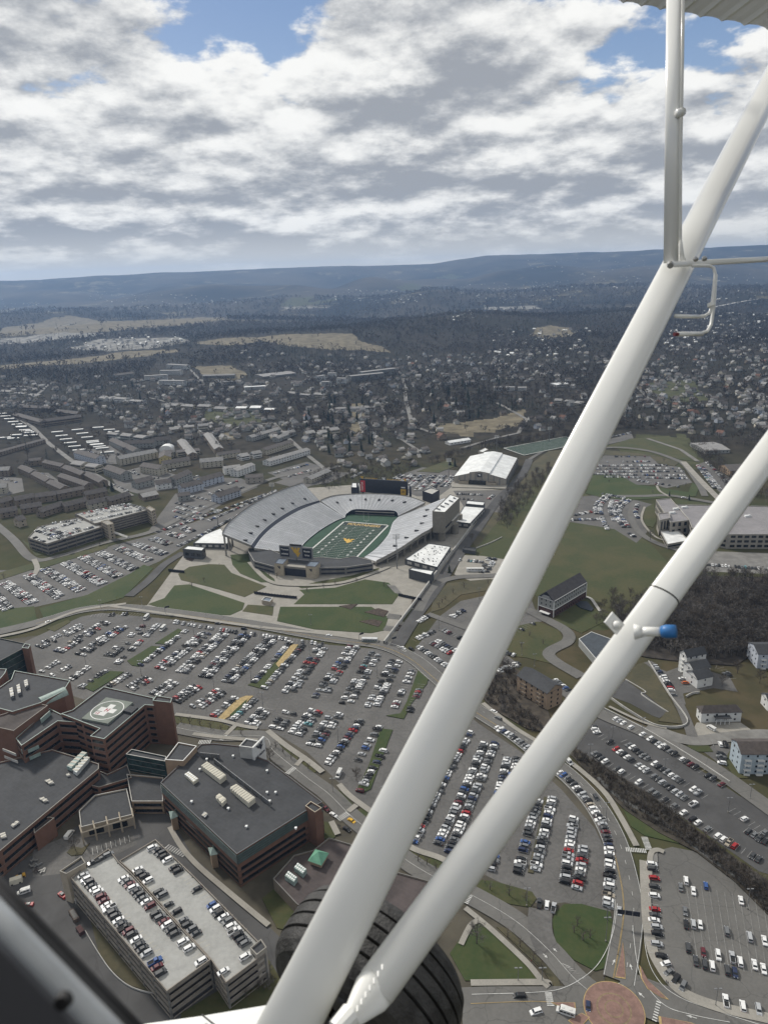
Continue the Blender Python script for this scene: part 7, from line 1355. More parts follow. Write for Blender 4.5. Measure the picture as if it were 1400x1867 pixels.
# ---------------------------------------------------------------- trees
bark = mat('bark', (.10, .085, .07), .95, .2, 1); tw = [mat('twigs_'+n, c, .95, .2, .05) for n, c in (('brown', (.080, .066, .053)), ('grey', (.125, .114, .104)), ('dark', (.050, .040, .032)))]; pine = mat('pine_needles', (.022, .034, .020), .9, .25, .3); pine2 = mat('pine_needles_dark', (.014, .022, .015), .9, .2, .3)
def bare(n, seed, h=11.0, limbs=9, wd=.55):
    """trunk mesh and crown of fine twigs"""
    r = np.random.default_rng(seed); t = MB(); t.tube([(0, 0, -.3), (.1, 0, h*.3), (0, .1, h*.62), (.05, 0, h*.85)], [.26, .2, .11, .04], 6, cap=False); tips = []
    for i in range(limbs):
        a = i*2.4+r.random(); z0 = h*(.22+.5*i/limbs); L = h*(.42-.22*i/limbs); e = Vector((math.cos(a)*L*.8, math.sin(a)*L*.8, z0+L*.75)); m = Vector((math.cos(a)*L*.4, math.sin(a)*L*.4, z0+L*.28)); t.tube([(0, 0, z0), m, e], [.11, .07, .03], 4, cap=False); tips += [(m, L*.5), (e, L*.45), ((m+e)/2, L*.5)]
    V = []; T = []
    for k in range(n):
        c, L = tips[r.integers(len(tips))]; d = r.normal(size=3); d[2] = abs(d[2])*.9+.2; d /= np.linalg.norm(d); s = np.array(c)+r.normal(size=3)*L*.22; e = s+d*L*(.4+r.random()*.8); q = np.cross(d, r.normal(size=3)); q /= np.linalg.norm(q)+1e-6; w = wd*(.05+.1*r.random())
        k0 = len(V); V += [s-q*w, s+q*w, e]; T.append((k0, k0+1, k0+2))
    c = MB(); c.add([tuple(v) for v in V], T); return t, c
def conifer(n, seed, h=13.0, rad=2.9):
    r = np.random.default_rng(seed); t = MB().tube([(0, 0, -.3), (0, 0, h*.9)], [.25, .05], 5, cap=False); V = []; T = []
    for k in range(n):
        u = r.random()**.8; z = h*(.08+.9*u); R_ = rad*(1-u)**.8*(.55+.6*r.random()); a = r.random()*6.28; s = np.array([math.cos(a)*R_*.25, math.sin(a)*R_*.25, z+.5]); e = np.array([math.cos(a)*R_, math.sin(a)*R_, z-.3*R_]); q = np.array([-math.sin(a), math.cos(a), 0])*(.35+.4*r.random())*(1.2-u)
        k0 = len(V); V += [s, e-q, e+q]; T.append((k0, k0+1, k0+2))
    c = MB(); c.add([tuple(v) for v in V], T); return t, c
def tree_meshes(fn, args, cm):
    t, c = fn(*args); return mesh_of(t, 'trunk', bark), mesh_of(c, 'crown', cm)
TB = [tree_meshes(bare, (520, s, 11, 9), tw[s % 3]) for s in range(6)]; TS = [tree_meshes(bare, (130, 20+s, 6, 6, .4), tw[s % 2]) for s in range(3)]; TC = [tree_meshes(conifer, (420, 40+s, 13, 2.9), pine if s % 2 else pine2) for s in range(4)]
NT_ = [0]
def tree(kind, p, s, label, group):
    if NT_[0] >= 300: return
    NT_[0] += 1
    tm_ = random.choice({'b': TB, 's': TS, 'c': TC}[kind]); r = empty({'b': 'bare_tree', 's': 'young_tree', 'c': 'conifer'}[kind], p, label, 'tree', group, random.random()*6.28); r.scale = (s, s, s*random.uniform(.85, 1.15))
    for n_, me in (('trunk', tm_[0]), ('crown', tm_[1])): o = bpy.data.objects.new(n_, me); COL.objects.link(o); o.parent = r
for x, y, s, k, l in [(869, 1722, 1.15, 'b', 'tall bare tree alone on the lawn right of the tyre'), (493, 1388, 1.0, 'b', 'bare tree against the white sign wall'), (650, 1424, .9, 'b', 'bare tree on the long grass island of the main lot'), (138, 1552, .8, 'b', 'bare tree in the mulch bed before the hospital'), (1185, 986, 1.1, 'b', 'spreading bare tree at the school drive bend'), (1316, 1252, .9, 'b', 'bare tree in the drive behind the white flats'), (1344, 1228, 1, 'b', 'left bare tree between the flats and the right bank'), (1385, 1246, 1, 'b', 'right bare tree between the flats and the right bank'), (1282, 1052, 1.2, 'b', 'bare tree below the school, leftmost of its line'), (1334, 1056, 1.1, 'b', 'bare tree below the school, second of its line'), (1358, 1058, 1.3, 'b', 'bare tree below the school, third of its line'), (1385, 1052, 1.2, 'b', 'bare tree below the school, last at the picture edge'), (917, 930, 1, 'b', 'bare tree on the bank right of the stadium road'), (860, 985, .8, 'b', 'bare tree at the stadium road kerb'), (430, 1795, .9, 'b', 'bare tree at the near corner of the parking deck'), (400, 1030, .4, 's', 'tiny young tree at the west front lawn')]: tree(k, P(x, y), s, l, None)
for x, y, s in [(819, 1045, .75), (829, 850, 1.0), (820, 848, .95), (1220, 905, .5), (1256, 912, .6)]: tree('c', P(x, y), s, 'dark conifer '+{819: 'on the pale yard kerb by the stadium road', 829: 'left of the practice hall, right one of two', 820: 'left of the practice hall, left one of two', 1220: 'small one at the school front', 1256: 'small one at the school road junction'}[x], None)
YG = {'young trees on the verge below the east lot': [(762, 1572), (778, 1578), (795, 1586), (815, 1594)], 'young trees on the small verge by the hatched bay': [(893, 1624), (928, 1634), (958, 1644)], 'young trees on the round lawn': [(1046, 1702), (1062, 1716), (1075, 1712), (1052, 1690)], 'young trees between path and inner drive': [(925, 1710), (948, 1728), (972, 1752), (988, 1770)], 'young trees beside the hospital drive': [(331, 1318), (346, 1321), (365, 1323), (384, 1328), (403, 1332), (440, 1340)], 'young trees on the block lawn': [(503, 1364), (517, 1376), (531, 1386), (562, 1404)], 'young trees along the garage road': [(182, 994), (140, 1002), (100, 1012), (7, 1055)], 'young trees on the front stadium lawns': [(560, 1078), (611, 1066), (650, 1062), (490, 1052), (505, 1054), (480, 1046), (590, 1072), (700, 1070), (350, 1070), (372, 1060)], 'young trees on the slope above the gate lot': [(800, 1108), (812, 1094), (826, 1082), (846, 1072), (806, 1100), (890, 1066)], 'young trees on the lot lawn': [(965, 1160), (990, 1175), (950, 1180)], 'young trees in the upper school lawns': [(1110, 880), (1145, 876), (1190, 900), (1210, 843), (1250, 886)]}
for g, L in YG.items():
    for x, y in L: tree('s', P(x, y), random.uniform(.8, 1.15), 'bare '+g.replace('young trees', 'young tree'), g)
def scatter(poly, cnt, kind, label, group, smin=.8, smax=1.2, mind=5):
    xs = [p[0] for p in poly]; ys = [p[1] for p in poly]; got = []; tr_ = 0
    while len(got) < cnt and tr_ < 6000:
        tr_ += 1; x = random.uniform(min(xs), max(xs)); y = random.uniform(min(ys), max(ys))
        if not inpoly(np.array([x]), np.array([y]), poly)[0]: continue
        p = G(x, y)
        if any((p-q).length < mind for q in got): continue
        got.append(p); tree(kind, p, random.uniform(smin, smax), label, group)
scatter([(1040, 1380), (1060, 1378), (1130, 1425), (1200, 1470), (1300, 1545), (1400, 1620), (1400, 1660), (1290, 1570), (1150, 1475)], 46, 's', 'scraggly bare sapling on the brushy creek bank', 'saplings along the creek', 1.0, 1.5, 3)
scatter([(1290, 1545), (1400, 1630), (1400, 1665), (1300, 1580)], 8, 'b', 'bare tree at the creek near the right picture edge', 'bare trees at the creek end', .6, .9, 5)
scatter([(855, 1238), (905, 1202), (935, 1210), (950, 1290), (1000, 1340), (960, 1330), (900, 1290)], 22, 'b', 'bare tree in the thicket left of the tan flats', 'bare trees in the thicket by the tan flats', .5, .85, 4)
scatter([(1180, 1180), (1260, 1180), (1380, 1190), (1385, 1160), (1190, 1150)], 34, 'b', 'bare hillside tree at the lower edge of the dark wood', 'bare trees at the lower edge of the dark wood', .9, 1.3, 4)
scatter([(1060, 1130), (1110, 1090), (1160, 1080), (1130, 1120), (1090, 1145)], 14, 'b', 'bare tree at the foot of the green hill', 'bare trees at the foot of the green hill', .7, 1.0, 4)
scatter([(560, 720), (680, 740), (700, 830), (600, 830), (550, 780)], 34, 'c', 'dark conifer in the hollow behind the stadium', 'conifers in the hollow behind the stadium', 1.1, 1.7, 12)
scatter([(760, 700), (960, 690), (900, 760), (770, 780)], 24, 'c', 'dark conifer on the slope above the practice hall', 'conifers on the slope above the practice hall', 1.1, 1.8, 14)
scatter([(60, 690), (260, 690), (330, 760), (200, 770)], 14, 'c', 'dark conifer on the left hand slope', 'conifers on the left hand slope', 1.1, 1.6, 14)
tree('c', P(205, 895), 1.2, 'large dark conifer above the garage, left one', None); tree('c', P(193, 898), 1.0, 'dark conifer above the garage, right beside the large one', None)
print('TREES', NT_[0])
# woods as one mass
def tpl(fn, args, ci):
    t, c = fn(*args); a = mesh_of(t, 'x', bark); b = mesh_of(c, 'y', bark); r = tmpl([(a, ci), (b, ci)]); bpy.data.meshes.remove(a); bpy.data.meshes.remove(b); return r
mid = [tpl(bare, (110, 100+s, 11+s*.6, 4+s % 3, 3.2), s % 3) for s in range(6)]; lowt = [tpl(bare, (30, 200+s, 10+s*.6, 2, 8), s % 3) for s in range(6)]; cmid = [tpl(conifer, (60, 300+s, 14, 3.4), 3) for s in range(3)]; clow = [tpl(conifer, (22, 310+s, 14, 3.6), 3) for s in range(3)]
CLEAR = [[(-100, 780), (120, 760), (560, 800), (640, 870), (420, 960), (-100, 1100)], [(290, 655), (345, 655), (345, 710), (250, 710)], [(440, 690), (550, 680), (560, 720), (440, 730)]]
def woods():
    ins = []; rg = np.random.default_rng(5)
    for (R0, R1, cnt, tb, tcn, sc) in ((1150, 1700, 7000, mid, cmid, 1.0), (1700, 2600, 14000, lowt, clow, 1.1), (2600, 4300, 20000, lowt, clow, 1.55), (4300, 7000, 13000, lowt, clow, 2.5)):
        R = np.sqrt(rg.uniform(R0**2, R1**2, cnt)); A = np.radians(rg.uniform(-31, 31, cnt)); X = R*np.sin(A); Y = R*np.cos(A); Z = terrain(X, Y); px, py, zz = proj(X, Y, Z)
        keep = (px > -40) & (px < 1440)
        for k, pl in FIELDS: keep &= ~inpoly(px, py, pl) | (rg.random(cnt) < .04)
        dens = np.where(_ns(X, Y, 150, 3) > -.15, 1.0, .45)
        for pl, c_ in HZ: dens = np.where(inpoly(px, py, pl), np.minimum(dens, .5), dens)
        for pl in CLEAR: dens = np.where(inpoly(px, py, pl), .10, dens)
        keep &= rg.random(cnt) < dens
        keep &= ~((R < FLAT+60) & inpoly(px, py, [(800, 790), (1300, 780), (1300, 900), (800, 900)]))
        con = (_ns(X, Y, 260, 9) > .35) & (rg.random(cnt) < .5) | (rg.random(cnt) < .05)
        cn = _ns(X, Y, 330, 12)+rg.normal(size=cnt)*.25; cidx = np.where(cn > .25, 1, np.where(cn < -.3, 2, 0))
        hp_ = np.array([(q.x, q.y) for q in HOUSES])
        for i in np.nonzero(keep)[0]:
            if R[i] < 2600 and len(hp_) and np.min((hp_[:, 0]-X[i])**2+(hp_[:, 1]-Y[i])**2) < 81: continue
            s = sc*rg.choice([.55, .8, 1.0, 1.35])*rg.uniform(.85, 1.15); ins.append((tcn[rg.integers(3)] if con[i] else tb[int(cidx[i])+3*rg.integers(2)], X[i], Y[i], Z[i], rg.uniform(0, 6.28), (s, s, s)))
    print('WOODS', len(ins)); o = replicate('woodland', ins, [tw[0], tw[1], tw[2], pine2]); dat(o, 'grey brown leafless woods covering the slopes beyond the town', 'woods', kind='stuff')
woods()
def thicket(name, poly, cnt, tpls, s0, s1, mats, label):
    xs = [p[0] for p in poly]; ys = [p[1] for p in poly]; ins = []; n = 0
    while n < cnt:
        x = random.uniform(min(xs), max(xs)); y = random.uniform(min(ys), max(ys))
        if not inpoly(np.array([x]), np.array([y]), poly)[0]: continue
        n += 1; p = P(x, y); s = random.uniform(s0, s1); ins.append((random.choice(tpls), p.x, p.y, 0.1, random.uniform(0, 6.28), (s, s, s)))
    dat(replicate(name, ins, mats), label, 'woods', kind='stuff')
dense = [tpl(bare, (170, 400+s, 11, 7, .8), s % 3) for s in range(5)]; bush = [tpl(bare, (90, 420+s, 3, 5, .4), s % 3) for s in range(4)]
thicket('hillside_wood', [(1120, 1120), (1180, 1095), (1240, 1052), (1430, 1062), (1430, 1172), (1385, 1186), (1340, 1205), (1290, 1208), (1215, 1198), (1150, 1180)], 760, dense, .9, 1.3, tw, 'dense dark leafless wood on the hillside below the school')
thicket('bank_wood', [(915, 905), (960, 870), (1000, 850), (1010, 870), (970, 910), (930, 965), (905, 960)], 200, dense, .6, .95, tw, 'dark leafless strip of trees on the bank behind the main strut')
thicket('deck_corner_trees', [(424, 1812), (440, 1780), (490, 1762), (505, 1800), (450, 1830)], 26, dense, .35, .6, tw, 'bare bushes at the foot of the deck corner stair')
thicket('creek_brush', [(1035, 1368), (1050, 1368), (1120, 1414), (1180, 1450), (1260, 1510), (1330, 1562), (1410, 1625), (1410, 1680), (1340, 1606), (1270, 1550), (1200, 1512), (1140, 1474), (1090, 1430)], 700, bush, .7, 1.2, tw, 'tangled brown brush on both banks of the creek')
thicket('roadside_brush', [(852, 1240), (905, 1202), (935, 1212), (955, 1295), (1008, 1342), (965, 1334), (900, 1292)], 240, bush, .8, 1.6, tw, 'brown brush between the campus road and the tan flats')
thicket('stadium_wood', [(560, 872), (600, 850), (700, 845), (760, 850), (740, 866), (700, 880), (640, 880), (600, 896)], 260, dense, .5, .8, tw, 'bare grey thicket behind the north stand')
thicket('north_wood', [(760, 850), (860, 820), (900, 808), (1010, 795), (1080, 790), (1100, 800), (1040, 797), (918, 815), (870, 818), (820, 838)], 220, dense, .8, 1.2, tw, 'bare wood strip beyond the practice field')
thicket('school_wood', [(1240, 800), (1290, 800), (1330, 860), (1400, 900), (1400, 915), (1330, 900), (1290, 850)], 200, dense, .7, 1.1, tw, 'bare trees beside the far school lot')
# bed planting
thicket('bed_shrubs', [(618, 1106), (640, 1102), (708, 1114), (697, 1134), (690, 1144), (655, 1134), (664, 1117)], 40, bush, .2, .4, [mat('ochre_shrub', (.16, .12, .04), .9, .2, 1)]*3, 'ochre dwarf shrubs in the zigzag stair beds')
# ---------------------------------------------------------------- light poles, gantry, people
def pole(x, y, h, label, heads=2, group='light poles of the parking lots'):
    p = P(x, y); r = empty('light_pole', p, label, 'light pole', group)
    child(MB().tube([(p.x, p.y, 0), (p.x, p.y, h)], [.16, .09], 6).build('pole', steel), r); child(MB().tube([(p.x, p.y, 0), (p.x, p.y, .9)], .35, 8).build('footing', conc), r)
    for k in range(heads): s = (-1)**k; child(MB().box((p.x+s*.9, p.y, h), (1.1, .5, .22)).box((p.x+s*.3, p.y, h), (.8, .1, .1)).build('lamp_head', steel), r)
for x, y, h, l in [(1362, 1658, 11, 'light pole on the paved island of the roundabout lot'), (1304, 1836, 9, 'light pole at the kerb below the roundabout lot'), (1104, 1500, 12, 'tall light pole at the bend of the campus road'), (1104, 1718, 13, 'light pole at the right edge of the round lawn'), (960, 1653, 10, 'light pole on the small verge beside the three cars'), (1116, 1350, 9, 'upper light pole in the creek lot'), (1211, 1410, 9, 'lower light pole in the creek lot'), (1170, 1338, 11, 'light pole standing at the creek lot wall'), (1327, 1482, 9, 'light pole at the new black lot corner'), (1367, 1457, 9, 'light pole at the hatched entry'), (944, 1790, 7, 'small white headed lamp on the triangular lawn'), (988, 1790, 7, 'lamp at the path end by the crossing'), (617, 1358, 12, 'light pole in the lower middle lot'), (480, 1292, 12, 'light pole left of the inner aisle'), (391, 1260, 12, 'light pole by the blue car rows'), (258, 1232, 12, 'light pole at the cross aisle'), (158, 1218, 12, 'light pole near the left aisle'), (354, 1158, 12, 'light pole at the head of the upper rows'), (264, 1150, 12, 'light pole beside the shuttle bus'), (565, 1195, 12, 'light pole at the entry of the main lot'), (688, 1236, 12, 'light pole in the upper right rows'), (458, 1240, 12, 'light pole at the foot of the straw island'), (478, 1168, 12, 'light pole below the perimeter row'), (567, 1140, 9, 'light pole on the lower front lawn'), (800, 1150, 11, 'tall light pole at the triangle island'), (951, 1195, 10, 'light pole on the lot lawn'), (974, 1216, 10, 'light pole beside the lot lawn road'), (874, 1092, 10, 'light pole on the slope above the gate lot'), (82, 1068, 9, 'light pole in the west lot rows'), (196, 1032, 9, 'light pole in the upper west lot'), (184, 1110, 8, 'light pole on the bank lawn'), (259, 1104, 8, 'light pole at the left stair walk'), (700, 1460, 9, 'light pole at the right end of the lower lot'), (607, 1445, 9, 'light pole at the street corner by the shuttle'), (485, 1370, 8, 'light pole beside the white sign wall'), (1075, 1385, 10, 'light pole at the creek lot tip')]: pole(x, y, h, l)
def flood(x, y, h, l):
    p = P(x, y); r = empty('floodlight_mast', p, l, 'floodlight', 'stadium floodlight masts'); child(MB().tube([(p.x, p.y, 0), (p.x, p.y, h)], [.55, .3], 8).build('mast', steel), r)
    m = MB()
    for k in range(4): m.box((p.x, p.y, h-k*1.3), (7-k*.6, .3, .25))
    child(m.build('crossarms', steel), r); m = MB()
    for k in range(4):
        for j in range(7): m.box((p.x-3+j, p.y-.3, h-k*1.3+.35), (.55, .35, .6))
    child(m.build('lamps', whroof), r)
flood(724, 1037, 34, 'tall floodlight mast at the front right of the stadium'); flood(498, 912, 22, 'floodlight mast by the road behind the west upper stand'); flood(818, 868, 24, 'floodlight mast at the practice lot'); flood(1001, 806, 24, 'floodlight mast at the practice field, right'); flood(905, 822, 24, 'floodlight mast behind the practice hall'); flood(398, 960, 20, 'floodlight mast beside the wedge roof')
g = P(1106, 1680); r = empty('sign_gantry', g, 'cantilever road sign gantry with three dark blue panels seen from behind', 'road sign')
s0, s1 = P(1125, 1662, 6.5), P(1167, 1668, 6.5); hb_ = P(1108, 1657, 6.5); child(MB().tube([(hb_.x, hb_.y, 0), (hb_.x, hb_.y, 7)], .22, 8).build('mast', steel), r); child(MB().tube([hb_, s1], .14, 6).build('arm', steel), r); t = s1-s0
for k in range(3): c = s0.lerp(s1, (k+.5)/3); child(MB().box((c.x, c.y-.2, 6.6), (t.length/3*.93, .12, 2.4), math.atan2(t.y, t.x)).build('sign_panel', navy), r)
for x, y, l in ((302, 1112, 'dark overhead sign on an arm above the road, left lot'), (655, 1162, 'dark overhead sign on an arm by the city bus'), (714, 1170, 'dark overhead sign at the crossing')):
    p = P(x, y+8); r = empty('road_sign', p, l, 'road sign', 'road signs above the campus road'); child(MB().tube([(p.x, p.y, 0), (p.x, p.y, 6.5)], .16, 6).build('mast', steel), r); child(MB().box((p.x+2, p.y, 6.6), (3.6, .15, 1.5), .5).build('sign_panel', navy), r)
skin = mat('skin', (.35, .2, .14), .6, .05, 4)
def person(x, y, top, leg, label, step=.25, ang=0.0):
    """one continuous skinned body, clothes and hair as children"""
    p = P(x, y); p.z = ZL[0]+.13 if False else .28
    J = [(0, 0, .95), (0, 0, 1.2), (0, 0, 1.42), (0, 0, 1.52), (0, .02, 1.66), (.09, 0, .9), (.10, -step, .5), (.10, -step*.9, .06), (.10, -step-.12, .03), (-.09, 0, .9), (-.10, step, .5), (-.10, step*1.3, .08), (-.10, step*1.3-.12, .03), (.19, 0, 1.40), (.24, step*.5, 1.12), (.24, step*.3-.05, .86), (.24, step*.3-.1, .78), (-.19, 0, 1.40), (-.24, -step*.5, 1.12), (-.24, -step*.6-.1, .88), (-.24, -step*.6-.16, .80)]
    E = [(0, 1), (1, 2), (2, 3), (3, 4), (0, 5), (5, 6), (6, 7), (7, 8), (0, 9), (9, 10), (10, 11), (11, 12), (2, 13), (13, 14), (14, 15), (15, 16), (2, 17), (17, 18), (18, 19), (19, 20)]
    Rr_ = [.15, .145, .15, .06, .105, .095, .065, .045, .045, .095, .065, .045, .045, .065, .048, .036, .03, .065, .048, .036, .03]
    me = bpy.data.meshes.new('person'); me.from_pydata(J, E, []); o = bpy.data.objects.new('person', me); COL.objects.link(o)
    md = o.modifiers.new('skin', 'SKIN'); sv = me.skin_vertices[0].data if me.skin_vertices else None
    if sv is None:
        bm = bmesh.new(); bm.from_mesh(me); bm.verts.layers.skin.verify(); bm.to_mesh(me); bm.free(); sv = me.skin_vertices[0].data
    for i, q in enumerate(Rr_): sv[i].radius = (q, q*.8); sv[i].use_root = (i == 0)
    o.modifiers.new('sub', 'SUBSURF').levels = 1; dg = bpy.context.evaluated_depsgraph_get(); me2 = bpy.data.meshes.new_from_object(o.evaluated_get(dg)); o.modifiers.clear(); o.data = me2; me2.name = 'person'
    for m_ in (skin, top, leg, black): me2.materials.append(m_)
    for f in me2.polygons: z = f.center.z; ax = abs(f.center.x); f.use_smooth = True; f.material_index = 3 if z < .1 else (2 if z < .93 and ax < .2 else (1 if .82 < z < 1.46 else 0))
    o.location = p; o.rotation_euler = (0, 0, ang); dat(o, label, 'person', 'people walking on the campus paths')
    h = MB().box((0, .02, 1.75), (.19, .21, .12), taper=.7).build('hair', black, o)
pd = [mat('cloth_dark', (.03, .03, .035), .9, .1, 5), mat('cloth_red', (.22, .03, .03), .9, .1, 5), mat('cloth_jeans', (.04, .06, .10), .9, .1, 5), mat('cloth_grey', (.15, .15, .16), .9, .1, 5)]
person(968, 1757, pd[1], pd[0], 'person in a dark red top walking down the long lawn path', ang=.6); person(1101, 1786, pd[0], pd[0], 'person in black crossing at the roundabout entry', ang=2.4); person(884, 1612, pd[0], pd[2], 'person in a dark jacket at the edge of the small verge', ang=1.2); person(617, 1509, pd[0], pd[2], 'left one of two people on the path by the brick tower', ang=3); person(620, 1510, pd[3], pd[0], 'right one of two people on the path by the brick tower', ang=3); person(916, 1380, pd[0], pd[0], 'person in black alone on the asphalt between two long rows', ang=.2); person(1214, 1795, pd[3], pd[2], 'left one of two people on the pavement bend', ang=2.2); person(1217, 1797, pd[0], pd[2], 'right one of two people on the pavement bend', ang=2.2); person(665, 1248, pd[0], pd[2], 'left one of two people in the middle of the main lot', ang=1); person(668, 1249, pd[3], pd[2], 'right one of two people in the middle of the main lot', ang=1); person(1126, 1744, pd[0], pd[0], 'person in dark clothes on the verge under the sign gantry', ang=1)
# construction clutter at lower left
def clutter(x, y, sz, rz, m, name, label, cat, top=None):
    p = P(x, y); r = empty(name, p, label, cat); child(MB().box((p.x, p.y, sz[2]/2+.1), sz, rz, taper=.92).build('body', m), r)
    if top: child(MB().box((p.x, p.y, sz[2]+top[1]/2), (sz[0]*top[0], sz[1]*.8, top[1]), rz, taper=.8).build('cab', top[2]), r)
    for s in (-.3, .3):
        for q in (-.5, .5): v = Vector((sz[0]*s, sz[1]*q, 0)); v.rotate(Quaternion((0, 0, 1), rz)); child(MB().box((p.x+v.x, p.y+v.y, .4), (.8, .3, .8), rz).build('wheel', tyre), r)
    return r
clutter(30, 1610, (5.5, 2.6, 2.6), .4, hvac, 'site_trailer', 'cream site trailer beside the yellow loader', 'trailer'); clutter(38, 1600, (4.2, 1.9, 1.2), .5, mat('machine_yellow', (.50, .28, .03), .6, .1, 1), 'loader', 'yellow loader behind the cream site trailer', 'machine', (.4, 1.2, cglass)); clutter(114, 1635, (4.8, 2, 1.1), -.6, PM['red'], 'pickup_truck', 'red pickup in the shade of the deck stair block', 'pickup', (.4, .7, cglass)); clutter(52, 1652, (4.6, 1.9, .9), .1, PM['red'], 'sports_car', 'red car near the aircraft door frame', 'car', (.45, .45, cglass)); clutter(138, 1638, (7.5, 2.4, 2.7), -.85, conc_l, 'box_truck', 'pale box truck parked against the deck wall', 'truck', (.3, .4, hvac)); clutter(136, 1673, (7.5, 2.5, 1.8), -.85, mat('rust_skip', (.10, .075, .06), .9, .2, 1), 'dump_truck', 'dump truck with rubble in its open body', 'truck', (.8, .25, conc_d)); clutter(147, 1700, (4.6, 2.2, 1.7), -.8, mat('maroon_skip', (.07, .035, .035), .9, .2, 1), 'waste_skip', 'dark maroon skip behind the dump truck', 'skip')
for i, (x, y) in enumerate(((62, 1572), (70, 1580), (78, 1590), (66, 1590), (58, 1582))): c = P(x, y); o = MB().box((c.x, c.y, .8), (3.5, .5, .4), i*.7).box((c.x+.6, c.y+.5, .4), (2.6, 1, .8), i*.9).box((c.x-.5, c.y, 1.1), (.5, 2.6, .3), i).build('scrap_heap', [conc_d, steel, conc_l, brroof][i % 4]); dat(o, 'jumbled heap of building scrap at the hospital foot', 'scrap', 'scrap heaps at the hospital foot')
wallthing('pair of pale guard rails curving round the planted bank', [(156, 1700), (180, 1740), (205, 1775), (235, 1800), (270, 1812), (290, 1812)], .9, conc_l, .25, 'guard_rail')
# ---------------------------------------------------------------- aircraft the picture is taken from
ac = empty('light_aircraft', D(700, 1700, 1.3), 'white high wing light aircraft with lift struts and a black tyre, seen from its cabin', 'aircraft')
wp = mat('aircraft_white', (.82, .82, .79), .22, .03, 1.5, coat=.7); wps = mat('aircraft_strut_white', (.80, .80, .77), .28, .02, 1.5, coat=.4)
def section(c, t, n=28):
    out = []
    for i in range(n):
        a = 2*math.pi*i/n; x = math.cos(a); y = math.sin(a); out.append((x*c/2, y*t/2*(1 - .28*x)))
    return out
def strut(name, A, B, c, t, m, roll=0.0, caps=True, parent=ac, stations=None):
    d = (B-A).normalized(); mid_ = (A+B)/2; view = (mid_-Vector((0, 0, H))).normalized(); u = d.cross(view).normalized(); v = d.cross(u).normalized()
    if roll: q = Quaternion(d, roll); u.rotate(q); v.rotate(q)
    st_ = stations or [(0, 1), (1, 1)]; mb = MB(); n = 28; sc_ = section(c, t, n); vs = []
    for f, s in st_:
        o = A.lerp(B, f)
        for x, y in sc_: vs.append(o+u*x*s+v*y*max(s, .5))
    mb.add([tuple(p) for p in vs], [(k*n+i, k*n+(i+1) % n, (k+1)*n+(i+1) % n, (k+1)*n+i) for k in range(len(st_)-1) for i in range(n)]+[tuple(range(n)), tuple(range(len(vs)-1, len(vs)-n-1, -1))])
    return child(mb.build(name, m, smooth=True), parent)
c0, c1 = D(532, 1862, 1.10), D(1330, 300, 2.42); dv = (c1-c0)
strut('lift_strut', c0-dv*.25, c1+dv*.6, .091, .042, wps)
r0, r1 = D(760, 1700, 1.17), D(1405, 820, 1.72); dv2 = r1-r0
strut('lift_strut', r0-dv2*.075, r1+dv2*.8, .0655, .034, wps)
# tapered lower fitting of the second strut
b0 = r0-dv2*.075; b1 = D(622, 1880, 1.06); strut('strut_fitting', b0+(b1-b0)*-.1, b1, .0655, .036, wps, stations=[(0, .98), (.25, .95), (.55, .66), (.8, .42), (1, .34)])
child(MB().tube([D(612, 1880, 1.05), D(640, 1850, 1.07)], [.014, .017], 12).build('strut_bolt', wps), ac)
for i in range(7):
    q = D(652+i*7.5, 1836-i*12.5, 1.075); child(MB().tube([q, q-Vector(FW)*.012], [.0022, .0014], 8).build('rivet', wps), ac)
for (x, y, d) in ((1160, 585, 2.05), ): pass
# clamp with bolt, seam and capped tube on the second strut
q = D(1122, 1138, 1.42); dd = dv2.normalized(); vw = Vector(FW); uu = dd.cross(vw).normalized()
child(MB().add([tuple(q+dd*a+uu*b+vw*c) for c in (-.004, .004) for a, b in ((-.016, -.014), (.014, -.014), (.014, .02), (-.016, .02))], [(0, 1, 2, 3), (7, 6, 5, 4), (0, 4, 5, 1), (1, 5, 6, 2), (2, 6, 7, 3), (3, 7, 4, 0)]).build('clamp_plate', wps), ac)
child(MB().tube([q-vw*.004, q-vw*.012, q-vw*.017], [.0085, .008, .004], 14).build('clamp_bolt', wp, smooth=True), ac)
def band(f, w, m, s=1.03, nm='band'):
    A = r0.lerp(r1, f); return strut(nm, A-dd*w/2, A+dd*w/2, .0655*s, .034*s, m)
band(.612, .004, black, 1.012, 'seam')
tA = D(1160, 1152, 1.385); tB = D(1206, 1152, 1.36); tC = D(1232, 1151, 1.345); child(MB().tube([tA, tB], [.0098, .0088], 16).build('drain_tube', wps, smooth=True), ac); child(MB().tube([tB, tB.lerp(tC, .35), tC], [.0112, .0130, .0122], 16).build('tube_cap', mat('blue_plastic', (.03, .16, .42), .45, .05, 3), smooth=True), ac)
child(MB().tube([tA-vw*.0+Vector((-.004, 0, 0)), tA+(tB-tA)*.25], [.016, .0105], 14).build('tube_boss', wps, smooth=True), ac)
